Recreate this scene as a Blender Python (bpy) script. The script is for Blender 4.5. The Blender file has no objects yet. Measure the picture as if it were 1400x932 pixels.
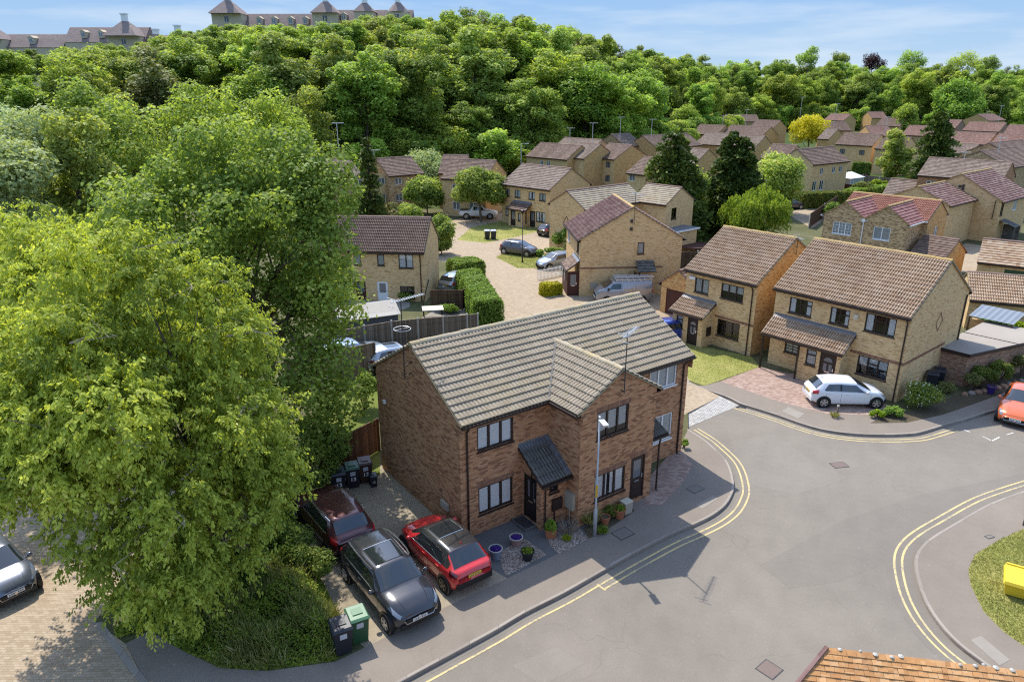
import bpy, bmesh, math, random
import numpy as np
from mathutils import Vector, Matrix

C = bpy.context.scene
COL = C.collection
R = math.radians

# ---------------------------------------------------------------- camera, sky, sun, exposure
cam = bpy.data.cameras.new('camera'); cam_o = bpy.data.objects.new('camera', cam); COL.objects.link(cam_o)
cam.sensor_fit = 'HORIZONTAL'; cam.sensor_width = 36.0; cam.lens = 978.37/1400*36
cam_o.location = (0, 0, 16.58); cam_o.rotation_euler = (R(90-19.496), 0, 0)
cam.clip_start = 0.1; cam.clip_end = 5000
C.camera = cam_o

SUN_EL, SUN_AZ = 55.5, 116.8          # direction to the sun: azimuth counted from +x
world = bpy.data.worlds.new('World'); C.world = world; world.use_nodes = True
wn, wl = world.node_tree.nodes, world.node_tree.links
wn.clear()
sky = wn.new('ShaderNodeTexSky'); sky.sky_type = 'NISHITA'; sky.sun_disc = False
sky.sun_elevation = R(SUN_EL); sky.sun_rotation = R(90-SUN_AZ); sky.altitude = 50; sky.air_density = 1.0; sky.dust_density = 0.6; sky.ozone_density = 2.0
bg = wn.new('ShaderNodeBackground'); bg.inputs[1].default_value = 0.15
wo = wn.new('ShaderNodeOutputWorld')
# thin high cloud drifting across the sky, laid out by direction
tc = wn.new('ShaderNodeTexCoord')
mp = wn.new('ShaderNodeMapping'); mp.inputs['Scale'].default_value = (2.2, 2.2, 16)
mp.inputs['Rotation'].default_value = (0, R(7), 0)
nz = wn.new('ShaderNodeTexNoise'); nz.inputs['Scale'].default_value = 1.7; nz.inputs['Detail'].default_value = 7; nz.inputs['Roughness'].default_value = 0.55
rp = wn.new('ShaderNodeValToRGB'); rp.color_ramp.elements[0].position = 0.46; rp.color_ramp.elements[1].position = 0.72
mxc = wn.new('ShaderNodeMix'); mxc.data_type = 'RGBA'
mul = wn.new('ShaderNodeMath'); mul.operation = 'MULTIPLY'; mul.inputs[1].default_value = 0.55
wl.new(tc.outputs['Generated'], mp.inputs['Vector']); wl.new(mp.outputs[0], nz.inputs['Vector']); wl.new(nz.outputs[0], rp.inputs[0])
wl.new(rp.outputs[0], mul.inputs[0]); wl.new(mul.outputs[0], mxc.inputs[0])
# low sky: clear blue a few degrees up, paling towards the horizon
sep = wn.new('ShaderNodeSeparateXYZ'); wl.new(tc.outputs['Generated'], sep.inputs[0])
lowc = wn.new('ShaderNodeValToRGB'); wl.new(sep.outputs[2], lowc.inputs[0])
lowc.color_ramp.elements[0].position = 0.0; lowc.color_ramp.elements[0].color = (1.38, 1.83, 2.27, 1)
lowc.color_ramp.elements[1].position = 0.16; lowc.color_ramp.elements[1].color = (0.62, 1.26, 2.3, 1)
lowf = wn.new('ShaderNodeMapRange'); lowf.inputs[1].default_value = 0.14; lowf.inputs[2].default_value = 0.40; wl.new(sep.outputs[2], lowf.inputs[0])
mlo = wn.new('ShaderNodeMix'); mlo.data_type = 'RGBA'; wl.new(lowf.outputs[0], mlo.inputs[0]); wl.new(lowc.outputs[0], mlo.inputs[6]); wl.new(sky.outputs[0], mlo.inputs[7])
wl.new(mlo.outputs[2], mxc.inputs[6]); mxc.inputs[7].default_value = (2.3, 2.45, 2.6, 1)
wl.new(mxc.outputs[2], bg.inputs[0]); wl.new(bg.outputs[0], wo.inputs[0])

sun = bpy.data.lights.new('sun', 'SUN'); sun.energy = 2.3; sun.angle = R(0.53); sun.color = (1.0, 0.955, 0.88)
sun_o = bpy.data.objects.new('sun', sun); COL.objects.link(sun_o); sun_o.location = (-30, 60, 80)
_e, _a = R(SUN_EL), R(SUN_AZ)
_to = Vector((math.cos(_a)*math.cos(_e), math.sin(_a)*math.cos(_e), math.sin(_e)))
sun_o.rotation_euler = _to.to_track_quat('Z', 'Y').to_euler()

C.view_settings.view_transform = 'Standard'; C.view_settings.look = 'None'
C.view_settings.exposure = 1.40; C.view_settings.gamma = 1.0; C.view_settings.use_curve_mapping = False
C.render.engine = 'CYCLES'
C.cycles.max_bounces = 6; C.cycles.diffuse_bounces = 3; C.cycles.glossy_bounces = 3; C.cycles.transmission_bounces = 4
C.cycles.transparent_max_bounces = 6; C.cycles.caustics_reflective = False; C.cycles.caustics_refractive = False
C.cycles.use_denoising = False; C.cycles.filter_width = 1.2; C.cycles.sample_clamp_indirect = 3.0

# ---------------------------------------------------------------- mesh helpers
class MB:
    """collects faces for ONE mesh"""
    def __init__(s): s.v = []; s.f = []; s.m = []; s.cm = 0
    def add(s, vs, fs):
        b = len(s.v); s.v += [tuple(p) for p in vs]
        for f in fs: s.f.append(tuple(b+i for i in f)); s.m.append(s.cm)
        return s
    def poly(s, pts): return s.add(pts, [tuple(range(len(pts)))])
    def box(s, x0, y0, z0, x1, y1, z1):
        return s.add([(x0,y0,z0),(x1,y0,z0),(x1,y1,z0),(x0,y1,z0),(x0,y0,z1),(x1,y0,z1),(x1,y1,z1),(x0,y1,z1)],
                     [(0,3,2,1),(4,5,6,7),(0,1,5,4),(1,2,6,5),(2,3,7,6),(3,0,4,7)])
    def frame_box(s, O, U, W, N, a, b):
        """box between local corners a and b in the axes U, W, N from O"""
        O, U, W, N = Vector(O), Vector(U), Vector(W), Vector(N)
        p = [O+U*x+W*y+N*z for z in (a[2], b[2]) for x, y in ((a[0],a[1]),(b[0],a[1]),(b[0],b[1]),(a[0],b[1]))]
        return s.add(p, [(0,3,2,1),(4,5,6,7),(0,1,5,4),(1,2,6,5),(2,3,7,6),(3,0,4,7)])
    def tube(s, path, radii, n=8, cap=True):
        path = [Vector(p) for p in path]; k = len(path)
        if not isinstance(radii, (list, tuple)): radii = [radii]*k
        vs = []; fs = []
        ref = Vector((0.13, 0.97, 0.21))
        for i, p in enumerate(path):
            d = (path[min(i+1,k-1)]-path[max(i-1,0)])
            d = d.normalized() if d.length > 1e-9 else Vector((0,0,1))
            a = d.cross(ref)
            if a.length < 1e-3: a = d.cross(Vector((1,0,0)))
            a.normalize(); b = d.cross(a)
            for j in range(n):
                t = 2*math.pi*j/n
                vs.append(p+(a*math.cos(t)+b*math.sin(t))*radii[i])
        for i in range(k-1):
            for j in range(n):
                fs.append((i*n+j, i*n+(j+1)%n, (i+1)*n+(j+1)%n, (i+1)*n+j))
        if cap: fs.append(tuple(range(n-1,-1,-1))); fs.append(tuple((k-1)*n+j for j in range(n)))
        return s.add(vs, fs)
    def bar(s, a, b, w, h=None):
        """square bar from a to b"""
        a, b = Vector(a), Vector(b); d = (b-a).normalized(); h = h or w
        x = d.cross(Vector((0,0,1)))
        if x.length < 1e-3: x = Vector((1,0,0))
        x.normalize(); y = x.cross(d)
        p = [q+x*sx*w/2+y*sy*h/2 for q in (a, b) for sx, sy in ((-1,-1),(1,-1),(1,1),(-1,1))]
        return s.add(p, [(0,3,2,1),(4,5,6,7),(0,1,5,4),(1,2,6,5),(2,3,7,6),(3,0,4,7)])
    def lathe(s, prof, c=(0,0,0), n=16, axis='z', cap=True):
        vs = []; fs = []
        for r, z in prof:
            for j in range(n):
                t = 2*math.pi*j/n
                a, b = r*math.cos(t), r*math.sin(t)
                p = (a, b, z) if axis == 'z' else ((a, z, b) if axis == 'y' else (z, a, b))
                vs.append((p[0]+c[0], p[1]+c[1], p[2]+c[2]))
        for i in range(len(prof)-1):
            for j in range(n):
                fs.append((i*n+j, i*n+(j+1)%n, (i+1)*n+(j+1)%n, (i+1)*n+j))
        if cap: fs.append(tuple(range(n-1,-1,-1))); fs.append(tuple((len(prof)-1)*n+j for j in range(n)))
        return s.add(vs, fs)
    def prism(s, pts, z0, z1):
        n = len(pts)
        vs = [(p[0],p[1],z0) for p in pts]+[(p[0],p[1],z1) for p in pts]
        fs = [tuple(range(n-1,-1,-1)), tuple(range(n,2*n))]+[(i,(i+1)%n,n+(i+1)%n,n+i) for i in range(n)]
        return s.add(vs, fs)
    def build(s, name, mat, parent=None, smooth=False, loc=None):
        return mesh_obj(name, s.v, s.f, mat, parent, smooth, loc, s.m if isinstance(mat, (list, tuple)) else None)

def mesh_obj(name, v, f, mat, parent=None, smooth=False, loc=None, mi=None, uv=True):
    me = bpy.data.meshes.new(name)
    me.from_pydata([tuple(p) for p in v], [], f)
    for m in (mat if isinstance(mat, (list, tuple)) else [mat]): me.materials.append(m)
    if mi: me.polygons.foreach_set('material_index', mi)
    me.update()
    if 'wall' in name:
        bm = bmesh.new(); bm.from_mesh(me); bmesh.ops.remove_doubles(bm, verts=bm.verts, dist=0.002); bm.to_mesh(me); bm.free()
    if uv: metric_uv(me)
    if smooth: me.polygons.foreach_set('use_smooth', [True]*len(me.polygons))
    o = bpy.data.objects.new(name, me); COL.objects.link(o)
    if loc is not None: o.location = loc
    if parent is not None: o.parent = parent
    return o

def metric_uv(me):
    """every face gets a UV in metres: u along the horizontal of the face, v up its slope"""
    nl = len(me.loops); npoly = len(me.polygons)
    if not nl: return
    co = np.empty(len(me.vertices)*3, np.float32); me.vertices.foreach_get('co', co); co = co.reshape(-1,3)
    lv = np.empty(nl, np.int32); me.loops.foreach_get('vertex_index', lv)
    nr = np.empty(npoly*3, np.float32); me.polygons.foreach_get('normal', nr); nr = nr.reshape(-1,3)
    lt = np.empty(npoly, np.int32); me.polygons.foreach_get('loop_total', lt)
    nn = np.repeat(nr, lt, axis=0)
    t = np.stack([-nn[:,1], nn[:,0], np.zeros(nl, np.float32)], 1)
    ln = np.linalg.norm(t, axis=1); flat = ln < 0.05
    t[flat] = (1,0,0); ln[flat] = 1; t /= ln[:,None]
    b = np.cross(nn, t); b[flat] = (0,1,0)
    p = co[lv]
    uvv = np.stack([(p*t).sum(1), (p*b).sum(1)], 1).astype(np.float32)
    lay = me.uv_layers.new(name='UVMap'); lay.data.foreach_set('uv', uvv.ravel())

def tag(o, label, cat, group=None, kind=None):
    o['label'] = label; o['category'] = cat
    if group: o['group'] = group
    if kind: o['kind'] = kind
    return o
def thing(name, label, cat, loc=(0,0,0), yaw=0, group=None):
    o = bpy.data.objects.new(name, None); COL.objects.link(o); o.empty_display_size = 0.3
    o.location = loc if len(loc) == 3 else (loc[0], loc[1], 0); o.rotation_euler = (0,0,R(yaw))
    return tag(o, label, cat, group)
def copy_tree(o, parent=None):
    c = o.copy(); COL.objects.link(c)
    if parent is not None: c.parent = parent
    for ch in list(o.children): copy_tree(ch, c)
    return c
def structure(name, mb, mat, smooth=False):
    o = mb.build(name, mat, smooth=smooth); o['kind'] = 'structure'; return o

# ---------------------------------------------------------------- materials
class NT:
    def __init__(s, name):
        s.m = bpy.data.materials.new(name); s.m.use_nodes = True
        s.n, s.l = s.m.node_tree.nodes, s.m.node_tree.links; s.n.clear()
        s.out = s.n.new('ShaderNodeOutputMaterial')
    def __call__(s, typ, ins=None, **kw):
        nd = s.n.new(typ)
        for k, v in kw.items(): setattr(nd, k, v)
        for k, v in (ins or {}).items():
            if isinstance(v, bpy.types.NodeSocket): s.l.new(v, nd.inputs[k])
            else: nd.inputs[k].default_value = v
        return nd
    def math(s, op, a, b=None, c=None):
        ins = {0: a}
        if b is not None: ins[1] = b
        if c is not None: ins[2] = c
        return s('ShaderNodeMath', ins, operation=op).outputs[0]
    def ramp(s, fac, stops, interp='LINEAR'):
        nd = s('ShaderNodeValToRGB', {0: fac}); cr = nd.color_ramp; cr.interpolation = interp
        while len(cr.elements) < len(stops): cr.elements.new(0.5)
        for e, (p, c) in zip(cr.elements, stops):
            e.position = p; e.color = (*c, 1) if len(c) == 3 else c
        return nd.outputs[0]
    def mix(s, fac, a, b, blend='MIX'):
        nd = s('ShaderNodeMix', {0: fac}, data_type='RGBA', blend_type=blend)
        for i, v in ((6, a), (7, b)):
            if isinstance(v, bpy.types.NodeSocket): s.l.new(v, nd.inputs[i])
            else: nd.inputs[i].default_value = (*v, 1) if len(v) == 3 else v
        return nd.outputs[2]
    def noise(s, vec, scale, detail=4, rough=0.55, dims='3D'):
        return s('ShaderNodeTexNoise', {'Vector': vec, 'Scale': scale, 'Detail': detail, 'Roughness': rough}, noise_dimensions=dims).outputs[0]
    def uv(s): return s('ShaderNodeTexCoord').outputs['UV']
    def obj(s): return s('ShaderNodeTexCoord').outputs['Object']
    def pos(s): return s('ShaderNodeNewGeometry').outputs['Position']
    def done(s, color, rough=0.8, spec=0.3, metal=0.0, bump=None, bstr=0.3, bdist=0.02, coat=0.0, **kw):
        p = s('ShaderNodeBsdfPrincipled')
        for k, v in (('Base Color', color), ('Roughness', rough), ('Specular IOR Level', spec), ('Metallic', metal), ('Coat Weight', coat)):
            if isinstance(v, bpy.types.NodeSocket): s.l.new(v, p.inputs[k])
            elif k == 'Base Color': p.inputs[k].default_value = (*v, 1) if len(v) == 3 else v
            else: p.inputs[k].default_value = v
        for k, v in kw.items(): p.inputs[k].default_value = v
        if bump is not None:
            b = s('ShaderNodeBump', {'Height': bump, 'Strength': bstr, 'Distance': bdist})
            s.l.new(b.outputs[0], p.inputs['Normal'])
        s.l.new(p.outputs[0], s.out.inputs[0]); return s.m

def col(c): return c
def plain(name, c, rough=0.6, spec=0.4, metal=0.0, var=0.12, scale=3.0, coat=0.0):
    t = NT(name); n = t.noise(t.obj(), scale, 5, 0.6)
    f = t.math('MULTIPLY_ADD', n, 2*var, 1-var)
    cc = t.mix(1.0, c, t('ShaderNodeCombineColor', {0: f, 1: f, 2: f}).outputs[0], 'MULTIPLY')
    return t.done(cc, rough, spec, metal, coat=coat)

def brick_cells(t, bw, bh, bond=0.5):
    uv = t.uv(); sp = t('ShaderNodeSeparateXYZ', {0: uv})
    v = t.math('DIVIDE', sp.outputs[1], bh); row = t.math('FLOOR', v)
    par = t.math('MULTIPLY', t.math('MODULO', t.math('ABSOLUTE', row), 2.0), bond)
    u = t.math('ADD', t.math('DIVIDE', sp.outputs[0], bw), par); cl = t.math('FLOOR', u)
    fu, fv = t.math('SUBTRACT', u, cl), t.math('SUBTRACT', v, row)
    cv = t('ShaderNodeCombineXYZ', {0: cl, 1: row, 2: 0.5}).outputs[0]
    rnd = t('ShaderNodeTexWhiteNoise', {0: cv}, noise_dimensions='3D').outputs[0]
    return uv, fu, fv, rnd, cv

def brick(name, stops, mortar, stain=0.25, bw=0.225, bh=0.075, mw=0.05, mh=0.14):
    t = NT(name); uv, fu, fv, rnd, cv = brick_cells(t, bw, bh)
    big = t.noise(uv, 0.9, 5, 0.65)
    # clusters of burnt bricks: neighbouring bricks lean the same way
    clus = t.noise(t('ShaderNodeMapping', {'Vector': cv, 'Scale': (0.35, 0.22, 1)}).outputs[0], 1.0, 2, 0.5)
    r2 = t.math('ADD', t.math('MULTIPLY', rnd, 0.92), t.math('MULTIPLY_ADD', clus, 0.36, -0.13))
    c = t.ramp(r2, stops)
    f = t.math('MULTIPLY_ADD', big, 2*stain, 1-stain)
    c = t.mix(1.0, c, t('ShaderNodeCombineColor', {0: f, 1: f, 2: f}).outputs[0], 'MULTIPLY')
    isb = t.math('MULTIPLY', t.math('GREATER_THAN', fu, mw), t.math('GREATER_THAN', fv, mh))
    c = t.mix(isb, mortar, c)
    return t.done(c, 0.92, 0.15, bump=isb, bstr=0.4, bdist=0.006)

def tile(name, stops, lichen=0.0, lich_c=(0.42,0.27,0.06), gw=0.3, gh=0.33, grime=0.25, bond=0.0, lich2=0.3):
    t = NT(name); uv, fu, fv, rnd, cv = brick_cells(t, gw, gh, bond)
    c = t.ramp(rnd, stops)
    big = t.noise(t.obj(), 0.35, 6, 0.7); f = t.math('MULTIPLY_ADD', big, 2*grime, 1-grime)
    c = t.mix(1.0, c, t('ShaderNodeCombineColor', {0: f, 1: f, 2: f}).outputs[0], 'MULTIPLY')
    if lichen > 0:
        l1 = t.noise(t.obj(), 9.0, 4, 0.7); l2 = t.noise(t.obj(), 0.45, 4, 0.6)
        s = t.math('ADD', t.math('MULTIPLY', l1, 0.55), t.math('MULTIPLY', l2, 0.6))
        k = t.ramp(s, [(0.70-lichen, (0,0,0)), (0.86-lichen, (1,1,1))])
        c = t.mix(t.math('MULTIPLY', k, lich2), c, lich_c)
        sp = t.ramp(t.noise(t.obj(), 26.0, 2, 0.5), [(0.66, (0,0,0)), (0.72, (1,1,1))])
        c = t.mix(t.math('MULTIPLY', sp, 0.35), c, (0.10, 0.085, 0.06))
    bn = t.noise(t.obj(), 60.0, 3, 0.6)
    return t.done(c, 0.88, 0.25, bump=bn, bstr=0.25, bdist=0.004)

def asphalt(name, c, patch=0.25, speck=0.35, crack=True):
    t = NT(name); p = t.pos()
    big = t.noise(p, 0.16, 6, 0.68); mid = t.noise(p, 1.3, 5, 0.65); fine = t.noise(p, 55.0, 2, 0.6)
    f = t.math('ADD', t.math('MULTIPLY_ADD', big, 2*patch, 1-patch), t.math('MULTIPLY_ADD', mid, 0.26, -0.13))
    f = t.math('ADD', f, t.math('MULTIPLY_ADD', fine, 2*speck*0.5, -speck*0.5))
    cc = t.mix(1.0, c, t('ShaderNodeCombineColor', {0: f, 1: f, 2: f}).outputs[0], 'MULTIPLY')
    sp = t.ramp(t.noise(p, 7.0, 2, 0.4), [(0.70, (0,0,0)), (0.75, (1,1,1))])
    cc = t.mix(t.math('MULTIPLY', sp, 0.14), cc, (0.42, 0.40, 0.36))
    if crack:
        w = t('ShaderNodeTexNoise', {'Vector': p, 'Scale': 0.8, 'Detail': 4}).outputs[1]
        pv = t('ShaderNodeVectorMath', {0: p, 1: w}, operation='ADD').outputs[0]
        vo = t('ShaderNodeTexVoronoi', {'Vector': pv, 'Scale': 0.20}, feature='DISTANCE_TO_EDGE').outputs[0]
        k = t.ramp(vo, [(0.0, (1,1,1)), (0.004, (0,0,0))])
        gate = t.ramp(t.noise(p, 0.3, 2), [(0.48, (0,0,0)), (0.56, (1,1,1))])
        cc = t.mix(t.math('MULTIPLY', t.math('MULTIPLY', k, gate), 0.22), cc, (0.07, 0.066, 0.06))
    return t.done(cc, 0.93, 0.25, bump=fine, bstr=0.25, bdist=0.006)

def paving(name, stops, mortar, bw=0.2, bh=0.1, stain=0.2, mw=0.05, mh=0.1):
    t = NT(name); uv, fu, fv, rnd, cv = brick_cells(t, bw, bh)
    c = t.ramp(rnd, stops); p = t.pos(); big = t.noise(p, 0.5, 6, 0.7)
    f = t.math('MULTIPLY_ADD', big, 2*stain, 1-stain)
    c = t.mix(1.0, c, t('ShaderNodeCombineColor', {0: f, 1: f, 2: f}).outputs[0], 'MULTIPLY')
    isb = t.math('MULTIPLY', t.math('GREATER_THAN', fu, mw), t.math('GREATER_THAN', fv, mh))
    return t.done(t.mix(isb, mortar, c), 0.9, 0.2, bump=isb, bstr=0.4, bdist=0.006)

def soil(name, stops, scale=2.0, spread=1.0):
    t = NT(name); p = t.pos(); a = t.noise(p, scale*0.25, 5, 0.65); b = t.noise(p, scale*6, 4, 0.75)
    c = t.ramp(t.math('ADD', t.math('MULTIPLY', a, 0.55), t.math('MULTIPLY', b, 0.45)), stops)
    return t.done(c, 0.95, 0.1, bump=t.noise(p, scale*20, 3, 0.7), bstr=0.6, bdist=0.03)

def gravel(name, stops):
    t = NT(name); p = t.pos()
    vo = t('ShaderNodeTexVoronoi', {'Vector': p, 'Scale': 26.0})
    sp = t('ShaderNodeSeparateColor', {0: vo.outputs[1]})
    c = t.ramp(sp.outputs[0], stops)
    return t.done(c, 0.9, 0.2, bump=vo.outputs[0], bstr=1.0, bdist=-0.03)

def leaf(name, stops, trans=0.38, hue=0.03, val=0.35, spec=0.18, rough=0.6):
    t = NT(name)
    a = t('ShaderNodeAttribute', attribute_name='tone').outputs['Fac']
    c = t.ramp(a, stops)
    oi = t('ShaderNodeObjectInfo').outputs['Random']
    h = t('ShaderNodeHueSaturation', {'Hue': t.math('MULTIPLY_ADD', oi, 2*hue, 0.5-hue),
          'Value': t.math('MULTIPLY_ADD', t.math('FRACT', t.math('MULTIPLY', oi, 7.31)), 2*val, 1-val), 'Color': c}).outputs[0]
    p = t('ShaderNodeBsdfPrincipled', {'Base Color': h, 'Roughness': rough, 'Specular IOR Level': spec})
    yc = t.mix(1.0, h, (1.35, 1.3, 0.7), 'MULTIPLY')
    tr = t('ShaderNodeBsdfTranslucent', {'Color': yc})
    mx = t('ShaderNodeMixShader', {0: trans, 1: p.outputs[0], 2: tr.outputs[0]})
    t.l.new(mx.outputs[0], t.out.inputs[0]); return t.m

def glass_pane(name, tint=(0.96,0.98,0.985), refl=0.03):
    t = NT(name)
    fr = t('ShaderNodeFresnel', {0: 1.5}).outputs[0]
    k = t.math('MINIMUM', t.math('MULTIPLY_ADD', fr, 0.8, refl), 1.0)
    tr = t('ShaderNodeBsdfTransparent', {0: (*tint, 1)}); gl = t('ShaderNodeBsdfGlossy', {0: (0.9,0.93,0.95,1), 1: 0.03})
    mx = t('ShaderNodeMixShader', {0: k, 1: tr.outputs[0], 2: gl.outputs[0]})
    t.l.new(mx.outputs[0], t.out.inputs[0]); return t.m

def car_paint(name, c, metal=0.2, rough=0.28, dust=0.06):
    t = NT(name); n = t.noise(t.obj(), 2.2, 5, 0.65)
    cc = t.mix(t.math('MULTIPLY', n, dust*2), c, (0.32, 0.30, 0.27))
    return t.done(cc, rough, 0.5, metal, coat=0.8, **{'Coat Roughness': 0.06})

def slab(name, c): return plain(name, c, 0.92, 0.2, 0, 0.18, 1.4)

M = {}
M['brick_brown'] = brick('brown_brick', [(0.0,(0.19,0.090,0.048)),(0.24,(0.30,0.145,0.076)),(0.40,(0.415,0.205,0.104)),(0.7,(0.465,0.240,0.122)),(1.0,(0.50,0.295,0.158))], (0.285,0.17,0.102), 0.14)
M['brick_buff'] = brick('buff_brick', [(0.0,(0.40,0.235,0.11)),(0.18,(0.55,0.35,0.155)),(0.5,(0.66,0.44,0.205)),(1.0,(0.71,0.50,0.26))], (0.56,0.42,0.25), 0.12)
M['brick_orange_lit'] = brick('orange_lit_buff_brick', [(0.0,(0.28,0.14,0.05)),(0.3,(0.50,0.285,0.105)),(0.7,(0.60,0.36,0.14)),(1.0,(0.62,0.42,0.20))], (0.45,0.33,0.18), 0.18)  # orange buff brick, with the warm light on gables put into its colour
M['brick_mixed'] = brick('mixed_buff_brick', [(0.0,(0.18,0.10,0.05)),(0.28,(0.33,0.195,0.10)),(0.5,(0.56,0.36,0.175)),(1.0,(0.62,0.43,0.23))], (0.47,0.35,0.21), 0.16)
M['brick_red'] = brick('red_brick', [(0.0,(0.20,0.10,0.065)),(0.5,(0.33,0.19,0.12)),(1.0,(0.40,0.26,0.17))], (0.26,0.2,0.15))
M['soldier'] = brick('brown_soldier_course', [(0.0,(0.17,0.08,0.05)),(0.5,(0.25,0.125,0.075)),(1.0,(0.29,0.16,0.1))], (0.2,0.14,0.1), 0.2, 0.075, 0.24, 0.12, 0.04)
M['tile_grey'] = tile('weathered_grey_tile', [(0,(0.245,0.198,0.138)),(0.5,(0.30,0.246,0.175)),(1,(0.345,0.29,0.215))], 0.10, (0.44,0.34,0.12), grime=0.14)
M['tile_pink'] = tile('pinkish_brown_tile', [(0,(0.26,0.16,0.095)),(0.35,(0.345,0.235,0.148)),(0.7,(0.39,0.28,0.19)),(1,(0.42,0.32,0.225))], 0.06, (0.46,0.31,0.10))
M['tile_rust'] = tile('rust_brown_tile', [(0,(0.165,0.088,0.066)),(0.5,(0.22,0.125,0.096)),(1,(0.27,0.17,0.135))], 0.04, (0.35,0.26,0.14))
M['tile_maroon'] = tile('maroon_tile', [(0,(0.19,0.085,0.075)),(0.5,(0.24,0.11,0.098)),(1,(0.30,0.16,0.14))], 0.03, (0.40,0.27,0.12))
M['tile_brown'] = tile('brown_tile', [(0,(0.115,0.075,0.056)),(0.5,(0.16,0.107,0.08)),(1,(0.205,0.145,0.11))], 0.05, (0.34,0.26,0.12))
M['tile_red'] = tile('red_tile', [(0,(0.27,0.115,0.08)),(0.5,(0.34,0.155,0.105)),(1,(0.39,0.20,0.14))], 0.05, (0.46,0.30,0.10))
M['tile_purple'] = tile('purple_brown_tile', [(0,(0.125,0.068,0.058)),(0.5,(0.17,0.094,0.08)),(0.85,(0.215,0.13,0.112)),(1,(0.29,0.215,0.17))], 0.05, (0.40,0.27,0.12))
M['tile_dark'] = tile('mossy_dark_tile', [(0,(0.085,0.08,0.07)),(0.5,(0.115,0.108,0.095)),(1,(0.15,0.14,0.12))], 0.05, (0.12,0.12,0.06))
M['tile_orange'] = tile('orange_clay_tile', [(0,(0.36,0.17,0.065)),(0.5,(0.45,0.225,0.085)),(1,(0.52,0.29,0.13))], 0.12, (0.5,0.38,0.24), grime=0.3, gw=0.165, gh=0.1, bond=0.5)
M['tile_plain'] = tile('grey_brown_tile', [(0,(0.155,0.112,0.086)),(0.5,(0.205,0.153,0.119)),(1,(0.25,0.193,0.152))], 0.05, (0.4,0.33,0.2))
M['ridge_gold'] = tile('lichen_gold_ridge', [(0,(0.34,0.24,0.10)),(1,(0.44,0.31,0.16))], 0.22, (0.52,0.33,0.09), 0.45, 0.45, lich2=0.45)
M['ridge_grey'] = tile('lichen_grey_ridge', [(0,(0.34,0.28,0.19)),(1,(0.42,0.36,0.26))], 0.16, (0.48,0.33,0.08), 0.45, 0.45, lich2=0.6)
M['ridge_brown'] = tile('brown_ridge', [(0,(0.20,0.13,0.10)),(1,(0.27,0.18,0.14))], 0.05, (0.4,0.3,0.12), 0.45, 0.45)
M['brown_frame'] = plain('dark_brown_frame', (0.030,0.017,0.014), 0.45, 0.4)
M['black_frame'] = plain('black_frame', (0.016,0.014,0.014), 0.4, 0.4)
M['white_frame'] = plain('white_frame', (0.78,0.78,0.76), 0.35, 0.4, var=0.04)
M['red_wood'] = plain('dark_red_timber', (0.07,0.025,0.018), 0.65, 0.3, var=0.3)
M['lead'] = plain('lead_flashing', (0.165,0.18,0.205), 0.55, 0.5, 0.3, 0.25, 5)
M['glass'] = glass_pane('window_glass')
M['room'] = plain('dark_room', (0.025,0.024,0.023), 0.95, 0.0)
M['curtain'] = plain('white_blind', (0.88,0.89,0.89), 0.9, 0.1, 0, 0.04, 9)
M['net'] = plain('grey_net_curtain', (0.58,0.59,0.58), 0.95, 0.05, 0, 0.22, 4)
M['metal'] = plain('galvanised_metal', (0.25,0.26,0.27), 0.45, 0.5, 0.6, 0.12, 4)
M['alu'] = plain('pale_aluminium', (0.62,0.63,0.63), 0.4, 0.5, 0.5, 0.08, 6)
M['post_grey'] = plain('grey_lamp_post', (0.40,0.42,0.43), 0.5, 0.4, 0.2, 0.10, 3)
M['band_yellow'] = plain('yellow_band', (0.60,0.36,0.02), 0.6, 0.3)
M['dark_metal'] = plain('dark_metal', (0.045,0.045,0.047), 0.5, 0.5, 0.4)
M['concrete'] = slab('pale_concrete', (0.42,0.39,0.34))
M['stone'] = slab('grey_stone_slab', (0.26,0.23,0.19))
M['render'] = slab('cream_render', (0.50,0.42,0.30))
M['asphalt'] = asphalt('road_asphalt', (0.195,0.169,0.137), 0.30, 0.48)
M['asphalt_dark'] = asphalt('patched_asphalt', (0.183,0.159,0.130), 0.2, 0.3)
M['asphalt_pale'] = asphalt('worn_asphalt', (0.205,0.179,0.147), 0.25, 0.35)
M['pavement'] = asphalt('pavement_asphalt', (0.212,0.176,0.14), 0.26, 0.35)
M['path_dark'] = asphalt('dark_path', (0.12,0.115,0.11), 0.25, 0.3)
M['kerb'] = paving('kerb_stone', [(0,(0.235,0.20,0.165)),(1,(0.31,0.27,0.225))], (0.14,0.12,0.10), 0.9, 5.0, 0.2, 0.015, 0.0)
M['paint_yellow'] = None
M['setts'] = paving('granite_setts', [(0,(0.33,0.31,0.28)),(1,(0.46,0.44,0.40))], (0.18,0.165,0.14), 0.22, 0.13, 0.18, 0.12, 0.16)
M['tan_block'] = paving('tan_block_paving', [(0,(0.30,0.225,0.145)),(0.5,(0.355,0.275,0.185)),(1,(0.40,0.315,0.22))], (0.22,0.165,0.11), 0.2, 0.1, 0.16)
M['red_block'] = paving('red_block_paving', [(0,(0.25,0.16,0.125)),(0.5,(0.34,0.23,0.18)),(1,(0.40,0.30,0.24))], (0.2,0.15,0.12), 0.2, 0.1, 0.2)
M['drive'] = soil('worn_tan_drive', [(0.3,(0.19,0.155,0.105)),(0.5,(0.30,0.25,0.175)),(0.7,(0.38,0.32,0.235))], 1.2)
M['lawn'] = soil('short_lawn', [(0.30,(0.13,0.155,0.038)),(0.46,(0.24,0.25,0.065)),(0.58,(0.35,0.32,0.11)),(0.75,(0.44,0.37,0.18))], 1.5)
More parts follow.
